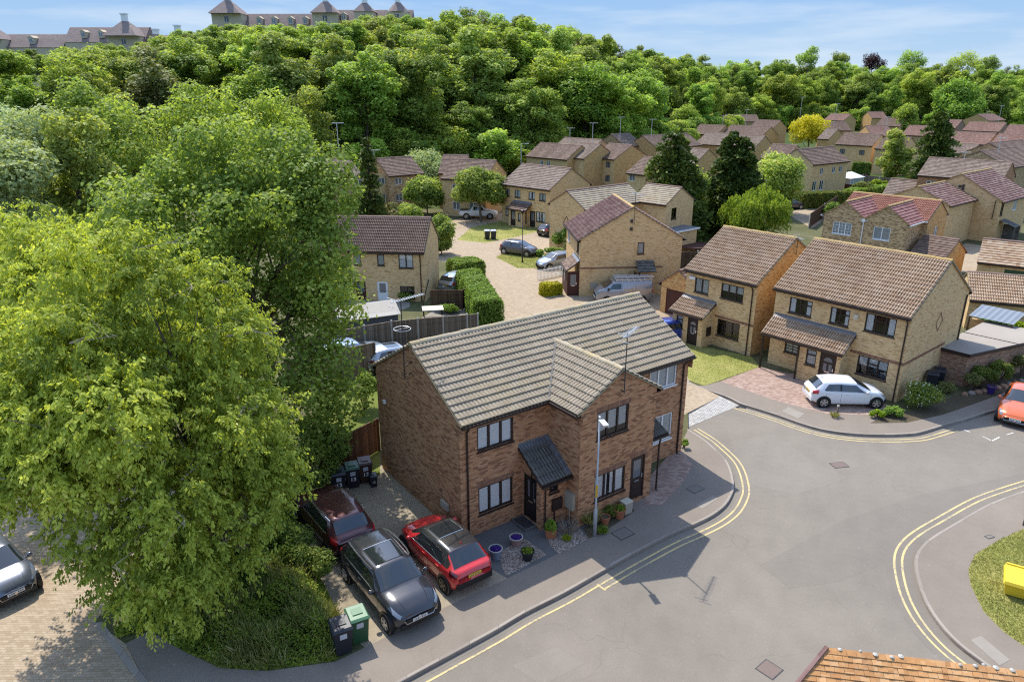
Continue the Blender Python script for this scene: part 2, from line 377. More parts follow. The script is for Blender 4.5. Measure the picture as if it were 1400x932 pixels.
M['lawn_green'] = soil('green_lawn', [(0.30,(0.07,0.10,0.02)),(0.5,(0.125,0.155,0.03)),(0.75,(0.22,0.21,0.065))], 1.5)
M['estate_ground'] = soil('worn_estate_ground', [(0.3,(0.055,0.065,0.022)),(0.5,(0.10,0.10,0.045)),(0.7,(0.19,0.165,0.10))], 1.2)
M['earth'] = soil('bare_earth', [(0.3,(0.05,0.04,0.025)),(0.55,(0.10,0.08,0.05)),(0.75,(0.15,0.12,0.08))], 1.5)
M['forest_floor'] = soil('woodland_floor', [(0.3,(0.03,0.045,0.012)),(0.55,(0.055,0.08,0.02)),(0.75,(0.09,0.11,0.035))], 0.5)
M['gravel'] = gravel('mixed_gravel', [(0,(0.10,0.075,0.06)),(0.4,(0.26,0.20,0.16)),(0.75,(0.36,0.28,0.22)),(1,(0.55,0.48,0.42))])
M['felt'] = asphalt('roofing_felt', (0.31,0.27,0.225), 0.2, 0.3, False)
M['felt_shed'] = paving('shed_roof_felt', [(0,(0.45,0.40,0.33)),(1,(0.52,0.47,0.40))], (0.2,0.18,0.155), 4.0, 1.0, 0.15, 0.005, 0.012)
M['fence'] = paving('weathered_fence_board', [(0,(0.13,0.10,0.072)),(0.5,(0.195,0.155,0.115)),(1,(0.25,0.205,0.155))], (0.05,0.04,0.03), 0.125, 9.0, 0.22, 0.10, 0.0)
M['fence_dark'] = paving('brown_fence_board', [(0,(0.075,0.045,0.028)),(1,(0.13,0.082,0.05))], (0.03,0.02,0.012), 0.125, 9.0, 0.25, 0.12, 0.0)
M['bark'] = plain('grey_bark', (0.13,0.105,0.08), 0.95, 0.1, 0, 0.35, 6)
M['twig'] = plain('pale_dead_twig', (0.34,0.29,0.23), 0.9, 0.1, 0, 0.2, 6)
M['needle_bark'] = plain('dark_bark', (0.06,0.045,0.033), 0.95, 0.1, 0, 0.3, 6)
M['plastic_black'] = plain('black_plastic', (0.012,0.012,0.013), 0.45, 0.4, 0, 0.1)
M['bin_black'] = plain('black_bin_plastic', (0.016,0.018,0.024), 0.42, 0.45, 0, 0.15)
M['bin_green'] = plain('green_bin_plastic', (0.018,0.075,0.032), 0.45, 0.45, 0, 0.12)
M['bin_green_lid'] = plain('green_bin_lid', (0.075,0.17,0.085), 0.4, 0.45, 0, 0.1)
M['bin_brown'] = plain('brown_bin_plastic', (0.055,0.025,0.018), 0.45, 0.4, 0, 0.12)
M['white'] = plain('white_marking', (0.75,0.75,0.74), 0.6, 0.3, 0, 0.05)
M['sticker'] = plain('worn_bin_sticker', (0.45,0.47,0.5), 0.6, 0.3, 0, 0.4, 25)
M['terracotta'] = plain('terracotta', (0.33,0.13,0.065), 0.85, 0.2, 0, 0.2)
M['pot_blue'] = plain('blue_grey_pot', (0.16,0.20,0.27), 0.5, 0.4, 0, 0.15)
M['pot_pink'] = plain('pinkish_pot', (0.30,0.185,0.16), 0.7, 0.3, 0, 0.2)
M['pot_black'] = plain('black_pot', (0.018,0.018,0.02), 0.6, 0.3, 0, 0.1)
M['pot_purple'] = plain('purple_pot', (0.045,0.02,0.19), 0.5, 0.4, 0, 0.1)
M['cream'] = plain('cream_paint', (0.56,0.50,0.38), 0.6, 0.3, 0, 0.1)
M['meter'] = plain('beige_meter_box', (0.36,0.32,0.25), 0.6, 0.3, 0, 0.08)
M['grit_yellow'] = plain('yellow_grit_bin', (0.72,0.52,0.035), 0.5, 0.4, 0, 0.10)
M['tyre'] = plain('tyre_rubber', (0.014,0.014,0.014), 0.85, 0.2)
M['rim'] = plain('alloy_rim', (0.46,0.47,0.48), 0.3, 0.5, 0.7, 0.05)
M['rim_dark'] = plain('dark_alloy_rim', (0.07,0.07,0.075), 0.3, 0.5, 0.7, 0.05)
M['car_glass'] = NT('car_glass').done((0.016,0.02,0.022), 0.06, 0.9, 0.0, coat=0.5)
M['lamp_glass'] = NT('headlamp').done((0.22,0.24,0.26), 0.12, 0.7, 0.3, coat=0.8)
M['tail_red'] = NT('tail_lamp').done((0.42,0.012,0.015), 0.2, 0.6, 0.0, coat=0.7)
M['chrome'] = plain('chrome', (0.6,0.61,0.63), 0.18, 0.5, 0.9, 0.03)
M['plate_white'] = plain('white_plate', (0.72,0.72,0.70), 0.4, 0.4, 0, 0.06)
M['plate_yellow'] = plain('yellow_plate', (0.66,0.44,0.03), 0.4, 0.4, 0, 0.06)
M['plate_text'] = plain('plate_characters', (0.12,0.12,0.13), 0.5, 0.3)

def road_paint(name, c):
    t = NT(name); p = t.pos(); n = t.noise(p, 9.0, 4, 0.7); b = t.noise(p, 1.2, 3, 0.6)
    k = t.ramp(t.math('ADD', t.math('MULTIPLY', n, 0.6), t.math('MULTIPLY', b, 0.4)), [(0.42, (0,0,0)), (0.50, (1,1,1))])
    return t.done(t.mix(t.math('MULTIPLY_ADD', k, 0.85, 0.15), (0.26,0.23,0.18), c), 0.8, 0.3)
M['paint_yellow'] = road_paint('yellow_road_paint', (0.52,0.41,0.19))
M['paint_white'] = road_paint('white_road_paint', (0.66,0.65,0.61))

L = {}
L['cherry'] = leaf('cherry_leaf', [(0,(0.193,0.245,0.041)),(0.45,(0.385,0.445,0.071)),(0.8,(0.583,0.627,0.109)),(0.95,(0.660,0.650,0.172)),(1.0,(0.605,0.502,0.196))], 0.46, 0.0, 0.0)
L['sycamore'] = leaf('sycamore_leaf', [(0,(0.118,0.174,0.034)),(0.5,(0.254,0.336,0.063)),(0.9,(0.460,0.534,0.109)),(1.0,(0.614,0.568,0.184))], 0.46, 0.008, 0.12)
L['forest'] = leaf('woodland_leaf', [(0,(0.129,0.188,0.034)),(0.5,(0.297,0.399,0.063)),(1.0,(0.538,0.638,0.115))], 0.46, 0.018, 0.28)
L['ash'] = leaf('ash_leaf', [(0,(0.143,0.196,0.046)),(0.5,(0.286,0.358,0.077)),(1.0,(0.462,0.538,0.132))], 0.46, 0.018, 0.25)
L['willow'] = leaf('pale_willow_leaf', [(0,(0.240,0.300,0.120)),(0.5,(0.380,0.460,0.200)),(1.0,(0.520,0.600,0.300))], 0.35, 0.012, 0.15)
L['weeping'] = leaf('weeping_willow_leaf', [(0,(0.158,0.239,0.028)),(0.5,(0.258,0.340,0.039)),(1.0,(0.405,0.461,0.068))], 0.38, 0.01, 0.1)
L['conifer'] = leaf('conifer_needle', [(0,(0.047,0.078,0.016)),(0.5,(0.095,0.135,0.024)),(0.9,(0.176,0.209,0.032)),(1.0,(0.280,0.247,0.044))], 0.12, 0.012, 0.2, 0.2, 0.6)
L['yellow'] = leaf('golden_leaf', [(0,(0.360,0.325,0.023)),(0.5,(0.550,0.482,0.023)),(1.0,(0.660,0.594,0.048))], 0.40, 0.008, 0.1)
L['copper'] = leaf('copper_beech_leaf', [(0,(0.030,0.012,0.015)),(1,(0.075,0.030,0.033))], 0.2, 0.01, 0.1)
L['hedge'] = leaf('hedge_leaf', [(0,(0.120,0.200,0.028)),(0.5,(0.210,0.320,0.042)),(1.0,(0.340,0.440,0.080))], 0.33, 0.012, 0.12)
L['hedge_dark'] = leaf('dark_hedge_leaf', [(0,(0.082,0.126,0.019)),(0.5,(0.143,0.192,0.028)),(1.0,(0.258,0.271,0.047))], 0.28, 0.015, 0.2)
L['lime'] = leaf('lime_leaf', [(0,(0.184,0.287,0.013)),(0.5,(0.276,0.380,0.021)),(1,(0.368,0.437,0.032))], 0.42, 0.01, 0.1)
L['gold_hedge'] = leaf('golden_hedge_leaf', [(0,(0.240,0.240,0.011)),(0.5,(0.400,0.370,0.014)),(1,(0.520,0.460,0.028))], 0.35, 0.01, 0.1)
L['bramble'] = leaf('bramble_leaf', [(0,(0.098,0.158,0.023)),(0.5,(0.206,0.274,0.030)),(0.92,(0.399,0.420,0.052)),(1.0,(0.660,0.660,0.238))], 0.33, 0.0, 0.0)
L['brownish'] = leaf('bronze_green_leaf', [(0,(0.100,0.115,0.030)),(0.5,(0.190,0.200,0.060)),(1.0,(0.300,0.290,0.100))], 0.3, 0.012, 0.1)
L['petal_white'] = leaf('white_petal', [(0,(0.600,0.600,0.460)),(1,(0.800,0.800,0.644))], 0.3, 0.0, 0.0)
L['petal_purple'] = leaf('purple_petal', [(0,(0.050,0.020,0.202)),(0.7,(0.120,0.050,0.386)),(1,(0.400,0.300,0.552))], 0.25, 0.0, 0.0)
L['grass'] = leaf('grass_blade', [(0,(0.150,0.170,0.045)),(0.5,(0.280,0.280,0.085)),(0.85,(0.420,0.380,0.150)),(1,(0.550,0.470,0.250))], 0.3, 0.0, 0.0)
L['dry'] = leaf('dry_stem', [(0,(0.220,0.180,0.138)),(1,(0.420,0.360,0.304))], 0.15, 0.0, 0.0)

# ---------------------------------------------------------------- terrain, roads, pavements
FOOT = np.array([(-400,40),(-160,78),(-70,102),(-25,122),(5,145),(30,165),(60,225),(90,285),(150,310),(230,330),(330,350),(700,390)], float)
def foot_dist(x, y):
    """signed distance beyond the foot of the wooded slope"""
    x = np.asarray(x, float); y = np.asarray(y, float)
    best = np.full(x.shape, 1e9); sgn = np.ones(x.shape)
    for a, b in zip(FOOT[:-1], FOOT[1:]):
        d = b-a; t = np.clip(((x-a[0])*d[0]+(y-a[1])*d[1])/(d@d), 0, 1)
        qx, qy = x-(a[0]+t*d[0]), y-(a[1]+t*d[1]); dist = np.hypot(qx, qy)
        s = np.sign(d[0]*qy-d[1]*qx); m = dist < best
        best = np.where(m, dist, best); sgn = np.where(m, s, sgn)
    return best*sgn
def ground_z(x, y):
    d = np.maximum(foot_dist(x, y), 0)
    k = 1-0.47*np.clip((np.asarray(x, float)-15)/85, 0, 1)
    k = k*(1-0.30*np.clip((-75-np.asarray(x, float))/55, 0, 1))
    return 34*(1-np.exp(-d/72))*k*np.clip(d/6, 0, 1)

LX0, LX1, LY0, LY1 = -48.0, 96.0, -16.0, 104.0
def make_terrain():
    xs = np.concatenate([np.arange(-1600,-328,120), np.arange(-328,576,8), np.arange(576,1800,120)])
    ys = np.concatenate([np.arange(-16,760,8), np.arange(760,2400,120)])
    X, Y = np.meshgrid(xs, ys); Zz = ground_z(X, Y)
    inside = (X > LX0+1) & (X < LX1-1) & (Y > LY0+1) & (Y < LY1-1)
    Zz = np.where(inside, -0.3, Zz-0.004)
    nx, ny = len(xs), len(ys)
    v = np.stack([X.ravel(), Y.ravel(), Zz.ravel()], 1)
    f = [(j*nx+i, j*nx+i+1, (j+1)*nx+i+1, (j+1)*nx+i) for j in range(ny-1) for i in range(nx-1)]
    o = mesh_obj('terrain', v, f, M['forest_floor'], smooth=True); o['kind'] = 'structure'
make_terrain()

K1 = [(-3.3,16.61),(-2.25,17.42),(-1.39,18.08),(-0.48,18.79),(0.45,19.58),(1.77,20.53),(2.85,21.4),(4.39,22.64),(6.06,23.9),(7.36,24.73),(8.3,25.41),(9.04,26.18),(9.59,27.1),(9.85,27.77),(10.07,28.89),(10.13,30.02),(9.89,31.19),(9.62,32.11),(9.08,33.25)]
K2 = [(10.61,39.81),(10.47,39.25),(11.41,38.23),(12.28,37.24),(12.71,36.42),(13.39,35.77),(14.28,34.9),(15.25,33.8),(16.18,33.11),(17.54,32.7),(19.02,32.62),(20.06,32.69),(20.78,32.85),(21.96,33.41),(22.78,33.82),(24.31,34.52),(25.63,35.19),(28.7,36.68)]
K3 = [(22.35,27.27),(20.22,26.27),(17.92,24.84),(16.48,23.9),(15.66,23.23),(15.08,22.53),(14.62,21.59),(14.2,20.35),(14.03,19.22),(14.11,18.18),(14.46,17.23),(14.67,16.37)]
SETT = [(10.47,39.25),(11.87,37.38),(12.65,36.37),(8.94,33.47)]

def smooth_line(p, n=4):
    """Catmull-Rom through the points"""
    p = [Vector(q).to_2d() for q in p]; out = []
    for i in range(len(p)-1):
        a, b, c, d = p[max(i-1,0)], p[i], p[i+1], p[min(i+2,len(p)-1)]
        for k in range(n):
            t = k/n
            out.append(0.5*((2*b)+(c-a)*t+(2*a-5*b+4*c-d)*t*t+(3*b-a-3*c+d)*t**3))
    out.append(p[-1]); return [(q.x, q.y) for q in out]
K1 = smooth_line(K1, 3); K2 = smooth_line(K2, 3); K3 = smooth_line(K3, 4)
K1 = [(K1[0][0]+(K1[0][0]-K1[3][0])*12, K1[0][1]+(K1[0][1]-K1[3][1])*12)]+K1
K2 = K2+[(96.0, 76.0)]
K3 = [(96.0, 58.0)]+K3

def offset_line(p, d):
    """shift to the right-hand side of the line by d"""
    out = []
    for i in range(len(p)):
        a, b = Vector(p[max(i-1,0)]), Vector(p[min(i+1,len(p)-1)]); t = (b-a).normalized()
        out.append((p[i][0]+t.y*d, p[i][1]-t.x*d))
    return out
def ribbon(mb, p, d0, d1, z):
    a, b = offset_line(p, d0), offset_line(p, d1)
    n = len(p)
    return mb.add([(q[0],q[1],z) for q in a]+[(q[0],q[1],z) for q in b], [(i, i+1, n+i+1, n+i) for i in range(n-1)])
def sheet(name, pts, z, mat):
    mb = MB(); mb.poly([(p[0],p[1],z) for p in pts]); return structure(name, mb, mat)

road = MB(); road.poly([(-48,-16,-0.12),(96,-16,-0.12),(96,90,-0.12),(-48,90,-0.12)]); structure('road', road, M['asphalt'])
land = MB()
land.poly([(x,y,0) for x, y in [(-48,-16)]+K1+[tuple(K2[0])]+K2[1:]+[(96,104),(-48,104)]])
land.poly([(x,y,0) for x, y in K3+[(15,-16),(96,-16)]])
structure('ground', land, M['estate_ground'])
kb = MB()
def kerb(p):
    n = len(p); a = offset_line(p, 0.006); b = offset_line(p, -0.11)
    vs = [(q[0],q[1],-0.125) for q in a]+[(q[0],q[1],-0.012) for q in a]+[(q[0],q[1],0.010) for q in offset_line(p,-0.02)]+[(q[0],q[1],0.010) for q in b]
    fs = []
    for i in range(n-1):
        for r in range(3): fs.append((r*n+i, r*n+i+1, (r+1)*n+i+1, (r+1)*n+i))
    kb.add(vs, fs)
kerb(K1); kerb(K2); kerb(K3)
structure('kerb', kb, M['kerb'])
# channel of darker, newer asphalt along the kerbs, and patches
ch = MB(); ribbon(ch, K3[2:], 0.05, 0.95, -0.117); ribbon(ch, K1[1:], 0.02, 0.18, -0.117); structure('road_channel', ch, M['asphalt_dark'])
yl = MB()
i0 = min(range(len(K1)), key=lambda i: abs(K1[i][0]-(2.77,21.36+0,)[0]))
ribbon(yl, K1, 0.34, 0.42, -0.112); ribbon(yl, K1[i0:], 0.60, 0.68, -0.112)
j1 = min(range(len(K2)), key=lambda i: math.hypot(K2[i][0]-(23.27,33.99)[0], K2[i][1]-(23.27,33.99)[1]))
ribbon(yl, K2[4:j1], 0.30, 0.38, -0.112); ribbon(yl, K2[4:j1], 0.54, 0.62, -0.112)
ribbon(yl, K3, 0.36, 0.44, -0.112); ribbon(yl, K3, 0.62, 0.70, -0.112)
p_, q_ = offset_line(K1, 0.30)[i0], offset_line(K1, 0.72)[i0]; yl.bar((*p_,-0.114),(*q_,-0.114),0.08,0.006)
structure('yellow_line', yl, M['paint_yellow'])
wl_ = MB()
for a, b in (([(23.38,33.39),(23.56,33.14)]), ([(23.89,32.65),(24.07,32.16)]), ([(24.07,32.16),(24.7,32.56)]), ([(25.22,32.81),(25.72,33.05)])):
    wl_.bar((*a,-0.113),(*b,-0.113),0.065,0.006)
structure('parking_bay_marking', wl_, M['paint_white'])
# ramp of granite setts between road and paved close
sheet('road_patch', [(9.21,22.27),(13.63,25.24),(17.81,27.15),(23.7,29.03),(22.83,27.75),(20.3,26.56),(17.97,25.23),(16.17,24.01),(15.11,22.97),(11.79,21.34),(9.81,20.95)], -0.1185, M['asphalt_dark'])
sheet('road_patch', [(10.97,32.11),(13.45,32.91),(14.16,30.44),(15.24,28.52),(12.4,27.16),(10.73,27.89),(10.67,29.88)], -0.1182, M['asphalt_pale'])
sheet('road_patch', [(-0.01,17.37),(1.38,18.14),(2.24,17.46),(0.9,16.6)], -0.1180, M['asphalt_pale'])
st = MB(); a, b, c, d = SETT
st.poly([(*a,0.006),(*d,-0.108),(*c,-0.108),(*b,0.006)]); st.poly([(*b,0.006),(*c,-0.108),(K2[6][0],K2[6][1],0.004)])
structure('sett_ramp', st, M['setts'])
sheet('close_road', [(-0.55,51.11),(-1.75,59.24),(-3.04,64.25),(-3.62,69.46),(-7.41,71.06),(-8.98,78.93),(-6.39,81.55),(-2.89,80.1),(0.01,83.01),(3.42,87.07),(6.22,86.12),(6.54,78.86),(4.53,66.45),(5.55,58.08),(9.41,59.21),(12.41,56.96),(12.04,46.2),(10.55,39.59),(11.87,37.38),(9.23,34.92),(7.18,35.57),(2.93,44.78)], 0.006, M['tan_block'])
PAV1 = K1[1:]+[(7.9,30.6),(6.14,27.17),(4.33,25.58),(2.55,23.65),(1.53,22.63),(-0.17,21.36),(-2.33,19.79),(-3.93,18.53),(-5.39,17.41),(-7.38,17.03),(-8.86,17.15),(-10.42,17.93),(-11.74,18.73),(-12.23,18.15),(-10.84,16.61),(-9.93,15.36),(-3.69,15.35)]
sheet('pavement', PAV1, 0.005, M['pavement'])
sheet('pavement', K2[4:]+[(97,80)]+[(30.25,38.98),(26.84,36.99),(23.22,34.98),(20.83,34.17),(20.22,34.89),(16.96,35.08),(14.8,36.81),(12.48,39.58),(11.35,38.92)], 0.005, M['pavement'])
sheet('pavement', K3[1:]+[(15.42,16.36),(16.13,18.06),(15.9,18.67),(15.84,19.63),(16.21,20.94),(16.65,21.83),(17.47,22.75),(18.89,23.62),(20.41,24.4)], 0.005, M['pavement'])
sheet('driveway', [(-8.44,23.81),(-8.19,25.6),(-6.97,30.26),(-5.75,29.22),(-3.71,26.14),(-1.74,24.04),(-0.7,21.9),(-0.17,21.36),(-2.33,19.79),(-3.93,18.53),(-4.6,17.96),(-5.47,18.79),(-6.73,20.97)], 0.004, M['drive'])
sheet('driveway', [(12.48,39.58),(15.62,41.96),(17.78,40.26),(21.34,35.54),(20.83,34.17),(20.22,34.89),(16.96,35.08),(14.8,36.81)], 0.007, M['red_block'])
sheet('driveway', [(-8.24,93.72),(-5.97,97.66),(-0.81,101.28),(-0.77,95.34),(-5.02,89.05),(-6.39,81.55),(-8.35,80.94)], 0.004, M['tan_block'])
sheet('driveway', [(10.12,55.9),(13.61,64.73),(14.66,58.05),(12.04,46.2),(11.61,52.91)], 0.004, M['tan_block'])
sheet('driveway', [(38.2,99.82),(47.45,111.33),(47.76,104.24),(37.43,88.84)], 0.004, M['tan_block'])
sheet('driveway', [(44.95,73.19),(51.22,79.86),(53.18,77.49),(45.2,66.29),(42.43,66.3)], 0.004, M['tan_block'])
sheet('lawn', [(11.67,46.8),(10.61,39.81),(11.35,38.92),(15.62,41.96),(15.65,43.65)], 0.008, M['lawn'])
sheet('lawn', [(20.41,24.4),(18.89,23.62),(17.47,22.75),(16.65,21.83),(16.21,20.94),(15.84,19.63),(15.9,18.67),(16.13,18.06),(16.66,17.5),(21.83,24.76)], 0.008, M['lawn'])
sheet('lawn', [(-1.66,72.69),(-0.77,74.77),(1.93,74.06),(4.67,74.75),(4,69.43),(2.49,67.91),(0.51,68.07)], 0.012, M['lawn'])
sheet('lawn', [(-6.39,81.55),(-2.89,80.1),(0.01,83.01),(3.42,87.07),(4.21,91.01),(-0.47,95.34),(-5.04,89.54)], 0.010, M['lawn'])
sheet('lawn', [(-11.43,39.75),(-8.67,42.78),(-5.98,28.56),(-8.8,29.23)], 0.008, M['lawn_green'])
sheet('parking_court', [(-22.6,18.82),(-23.07,25.62),(-21.66,29.25),(-18.33,32.17),(-14.89,29.24),(-13.77,23.58),(-13.74,19.14),(-12.23,18.15),(-10.8,16.53),(-9.82,15.11),(-19.23,15.12)], 0.006, M['tan_block'])
sheet('parking_edging', [(-13.76,19.07),(-13.5,19.14),(-10.69,16.53),(-10.97,16.53)], 0.012, M['kerb'])
sheet('footpath', [(-2.01,23.8),(0.61,26.13),(3.02,25.58),(3.93,25.58),(6.56,28.22),(7.87,30.45),(6.14,27.17),(4.33,25.58),(2.55,23.65),(1.53,22.63),(-0.17,21.36),(-0.87,21.99)], 0.009, M['path_dark'])
sheet('gravel_bed', [(-0.56,22.77),(0.45,23.79),(1.32,22.72),(-0.22,21.44)], 0.016, M['gravel'])
sheet('gravel_bed', [(1.22,24.43),(2.69,24.53),(2.92,23.65),(1.78,22.72),(1.46,23.32)], 0.016, M['gravel'])
sheet('planting_bed', [(2.83,24.43),(4.93,26.13),(5.1,25.68),(3.78,24.33),(2.99,23.74)], 0.016, M['earth'])
sheet('footpath', [(5.54,26.13),(6.07,28.22),(8.06,31.34),(8.25,30.74),(8.44,29.47),(7.42,27.65),(6.31,26.12)], 0.010, M['red_block'])
sheet('paving_slab', [(7.73,26.12),(8.67,26.87),(8.83,26.63),(7.94,25.84)], 0.011, M['stone'])
sheet('paving_slab', [(14.62,35.36),(15.22,35.93),(15.78,35.08),(15.19,34.45)], 0.011, M['stone'])
sheet('paving_slab', [(14.6,18.31),(15.05,18.5),(15.31,17.47),(14.84,17.24)], 0.011, M['stone'])
sheet('planting_bed', [(18.78,33.92),(20.27,34.98),(22.34,35.54),(26.96,38.55),(32.31,42.04),(30.25,38.98),(26.84,36.99),(23.22,34.98),(20.74,34)], 0.012, M['earth'])
sheet('patio', [(-7.57,50.26),(-5.85,54.92),(-3.03,57.01),(-3.29,51.12)], 0.006, M['stone'])
sheet('patio', [(-13.25,50.27),(-13.94,57.04),(-8.78,59.27),(-8.2,54.93),(-11.99,49.42)], 0.006, M['stone'])

# ---------------------------------------------------------------- houses
def facade(mb, O, U, Ln, H, holes, rev=0.10, top=None):
    """wall rectangle with real openings and reveals; top = extra polygon points (s, z) above it"""
    O, U = Vector(O), Vector(U); W = Vector((0,0,1)); N = U.cross(W)
    P = lambda s, z, n=0: O+U*s+W*z+N*n
    xs = sorted({0.0, Ln}|{h[0] for h in holes}|{h[0]+h[2] for h in holes})
    zs = sorted({0.0, H}|{h[1] for h in holes}|{h[1]+h[3] for h in holes})
    for i in range(len(xs)-1):
        for j in range(len(zs)-1):
            cx, cz = (xs[i]+xs[i+1])/2, (zs[j]+zs[j+1])/2
            if any(h[0] < cx < h[0]+h[2] and h[1] < cz < h[1]+h[3] for h in holes): continue
            mb.poly([P(xs[i],zs[j]),P(xs[i+1],zs[j]),P(xs[i+1],zs[j+1]),P(xs[i],zs[j+1])])
    for s, z, w, h in holes:
        c = [(s,z),(s+w,z),(s+w,z+h),(s,z+h)]
        for k in range(4):
            a, b = c[k], c[(k+1)%4]
            mb.poly([P(*a),P(*b),P(*b,-rev),P(*a,-rev)])
    if top: mb.poly([P(*t) for t in top])

def tiled(mb, O, U, S, lu, ls, detail, roll=0.15, gauge=0.33, amp=0.066, step=0.05):
    """one roof slope of interlocking tiles: courses step, rolls run up the slope"""
    O, U, S = Vector(O), Vector(U), Vector(S); N = U.cross(S)
    nc = max(2, round(ls/gauge)); g = ls/nc
    if detail >= 2:
        nr = max(2, round(lu/roll)); r = lu/nr
        prof = [(0.0,0.0),(0.14,0.62),(0.36,1.0),(0.62,0.92),(0.84,0.25)]
        us = [((k+p)*r, h*amp) for k in range(nr) for p, h in prof]+[(lu, 0)]
    else:
        k = max(1, int(lu/3)); us = [(lu*i/k, 0) for i in range(k+1)]
    rnd = random.Random(int(lu*100)+int(ls*77))
    rows = []
    for c in range(nc):
        jit = rnd.uniform(-0.004, 0.004)
        rows.append((c*g+jit, step)); rows.append(((c+1)*g-0.004, 0.0))
    n = len(us); vs = []
    for s, h in rows:
        for u, p in us: vs.append(O+U*u+S*s+N*(h+p))
    fs = []
    for j in range(len(rows)-1):
        for i in range(n-1): fs.append((j*n+i, j*n+i+1, (j+1)*n+i+1, (j+1)*n+i))
    mb.add(vs, fs)
    # under-edge of the lowest course
    vs = [O+U*u+S*rows[0][0]+N*(step+p) for u, p in us]+[O+U*u+S*rows[0][0]-N*0.03 for u, p in us]
    mb.add(vs, [(i+1, i, n+i, n+i+1) for i in range(n-1)])
    # battens and felt below
    a = [O-N*0.03, O+U*lu-N*0.03, O+U*lu+S*ls-N*0.03, O+S*ls-N*0.03]
    mb.add(a, [(0,3,2,1)])

def ridge(mb, a, b, r=0.12):
    a, b = Vector(a), Vector(b); n = max(2, int((b-a).length/0.45)); d = (b-a)/n
    x = d.normalized().cross(Vector((0,0,1))).normalized()
    rnd = random.Random(n)
    for k in range(n):
        p0, p1 = a+d*k, a+d*(k+1); lift = 0.012 if k % 2 else 0.0
        lift += rnd.uniform(-0.004, 0.006)
        vs = []
        for q in (p0-d*0.015, p1+d*0.015):
            for j in range(7):
                t = math.pi*j/6; vs.append(q+x*math.cos(t)*r*1.15+Vector((0,0,math.sin(t)*r+lift-0.05)))
        mb.add(vs, [(j,j+1,7+j+1,7+j) for j in range(6)]+[tuple(range(6,-1,-1)), tuple(range(7,14))])

class House: pass
WIN = {'brown':'brown_frame','white':'white_frame','black':'black_frame'}
SIDES = {'F':lambda h:((0,0,0),(1,0,0)), 'R':lambda h:((h.L,0,0),(0,1,0)), 'B':lambda h:((h.L,h.D,0),(-1,0,0)), 'L':lambda h:((0,h.D,0),(0,-1,0))}

def window(root, O, U, s, z, w, h, n=2, frame='brown', fill='curtain', rel=None, cover=0.75, bars=0, sill=True, deep=True, rev=0.10, split=None):
    O, U = Vector(O), Vector(U); W = Vector((0,0,1)); N = U.cross(W)
    B = O+U*s+W*z; fm = M[WIN[frame]]
    f = MB(); t = 0.065; d0, d1 = -rev, -rev+0.065
    fb = lambda a, b: f.frame_box(B, U, W, N, a, b)
    fb((0,0,d0),(w,t,d1)); fb((0,h-t,d0),(w,h,d1)); fb((0,t,d0),(t,h-t,d1)); fb((w-t,t,d0),(w,h-t,d1))
    for k in range(1, n):
        c = w*k/n; fb((c-t*0.6,t,d0),(c+t*0.6,h-t,d1+0.004))
    if split:
        for k in split:
            fb((w*k/n,h*0.62,d0),(w*(k+1)/n,h*0.62+t,d1-0.003))
    if bars:
        for k in range(n):
            x0 = w*k/n+t*0.6; x1 = w*(k+1)/n-t*0.6
            for q in range(1, bars):
                zz = t+(h-2*t)*q/bars; fb((x0,zz-0.012,d0+0.02),(x1,zz+0.012,d1-0.006))
            xm = (x0+x1)/2; fb((xm-0.012,t,d0+0.022),(xm+0.012,h-t,d1-0.008))
    if sill: fb((-0.04,-0.055,-rev+0.002),(w+0.04,-0.002,0.06))
    fo = f.build('window', fm, root)
    g = MB(); g.poly([B+U*a+W*b+N*(-rev+0.035) for a, b in ((t,t),(w-t,t),(w-t,h-t),(t,h-t))])
    if not deep:
        g.build('pane', PANE[fill], fo)
    else:
        g.build('pane', M['glass'], fo)
        bk = MB(); bk.poly([B+U*a+W*b+N*(-rev-0.45) for a, b in ((-0.5,-0.4),(w+0.5,-0.4),(w+0.5,h+0.4),(-0.5,h+0.4))])
        bk.build('dark_backing', M['room'], fo)  # flat sheet; the darkness of the unlit room is in its colour
        if fill:
            c = MB(); mt = M[fill]; dd = -rev-0.004
            if fill == 'curtain' and cover >= 1:
                for k in range(n):
                    x0, x1 = w*k/n+0.05, w*(k+1)/n-0.05; m = max(6, int(h/0.06))
                    for q in range(m):
                        z0 = 0.05+(h-0.1)*q/m; z1 = z0+(h-0.1)/m
                        c.poly([B+U*x0+W*z0+N*(dd+0.012), B+U*x1+W*z0+N*(dd+0.012), B+U*x1+W*z1+N*(dd-0.012), B+U*x0+W*z1+N*(dd-0.012)])
            elif fill == 'curtain':
                for x0, x1 in ((0.03, w*cover/2), (w-w*cover/2, w-0.03)):
                    m = 10
                    for q in range(m):
                        a0, a1 = x0+(x1-x0)*q/m, x0+(x1-x0)*(q+1)/m; e0, e1 = (0.015 if q % 2 else -0.015), (-0.015 if q % 2 else 0.015)
                        c.poly([B+U*a0+W*0.03+N*(dd+e0), B+U*a1+W*0.03+N*(dd+e1), B+U*a1+W*(h-0.03)+N*(dd+e1), B+U*a0+W*(h-0.03)+N*(dd+e0)])
            else:
                zc = h*(1-cover); m = 16
                for q in range(m):
                    a0, a1 = 0.03+(w-0.06)*q/m, 0.03+(w-0.06)*(q+1)/m; e0, e1 = (0.012 if q % 2 else -0.012), (-0.012 if q % 2 else 0.012)
                    c.poly([B+U*a0+W*zc+N*(dd+e0), B+U*a1+W*zc+N*(dd+e1), B+U*a1+W*(h-0.03)+N*(dd+e1), B+U*a0+W*(h-0.03)+N*(dd+e0)])
            c.build('blind' if cover >= 1 else 'curtain', mt, fo)
    return fo
def dull_pane(name, c):
    return NT(name).done(c, 0.12, 0.8, 0.0)
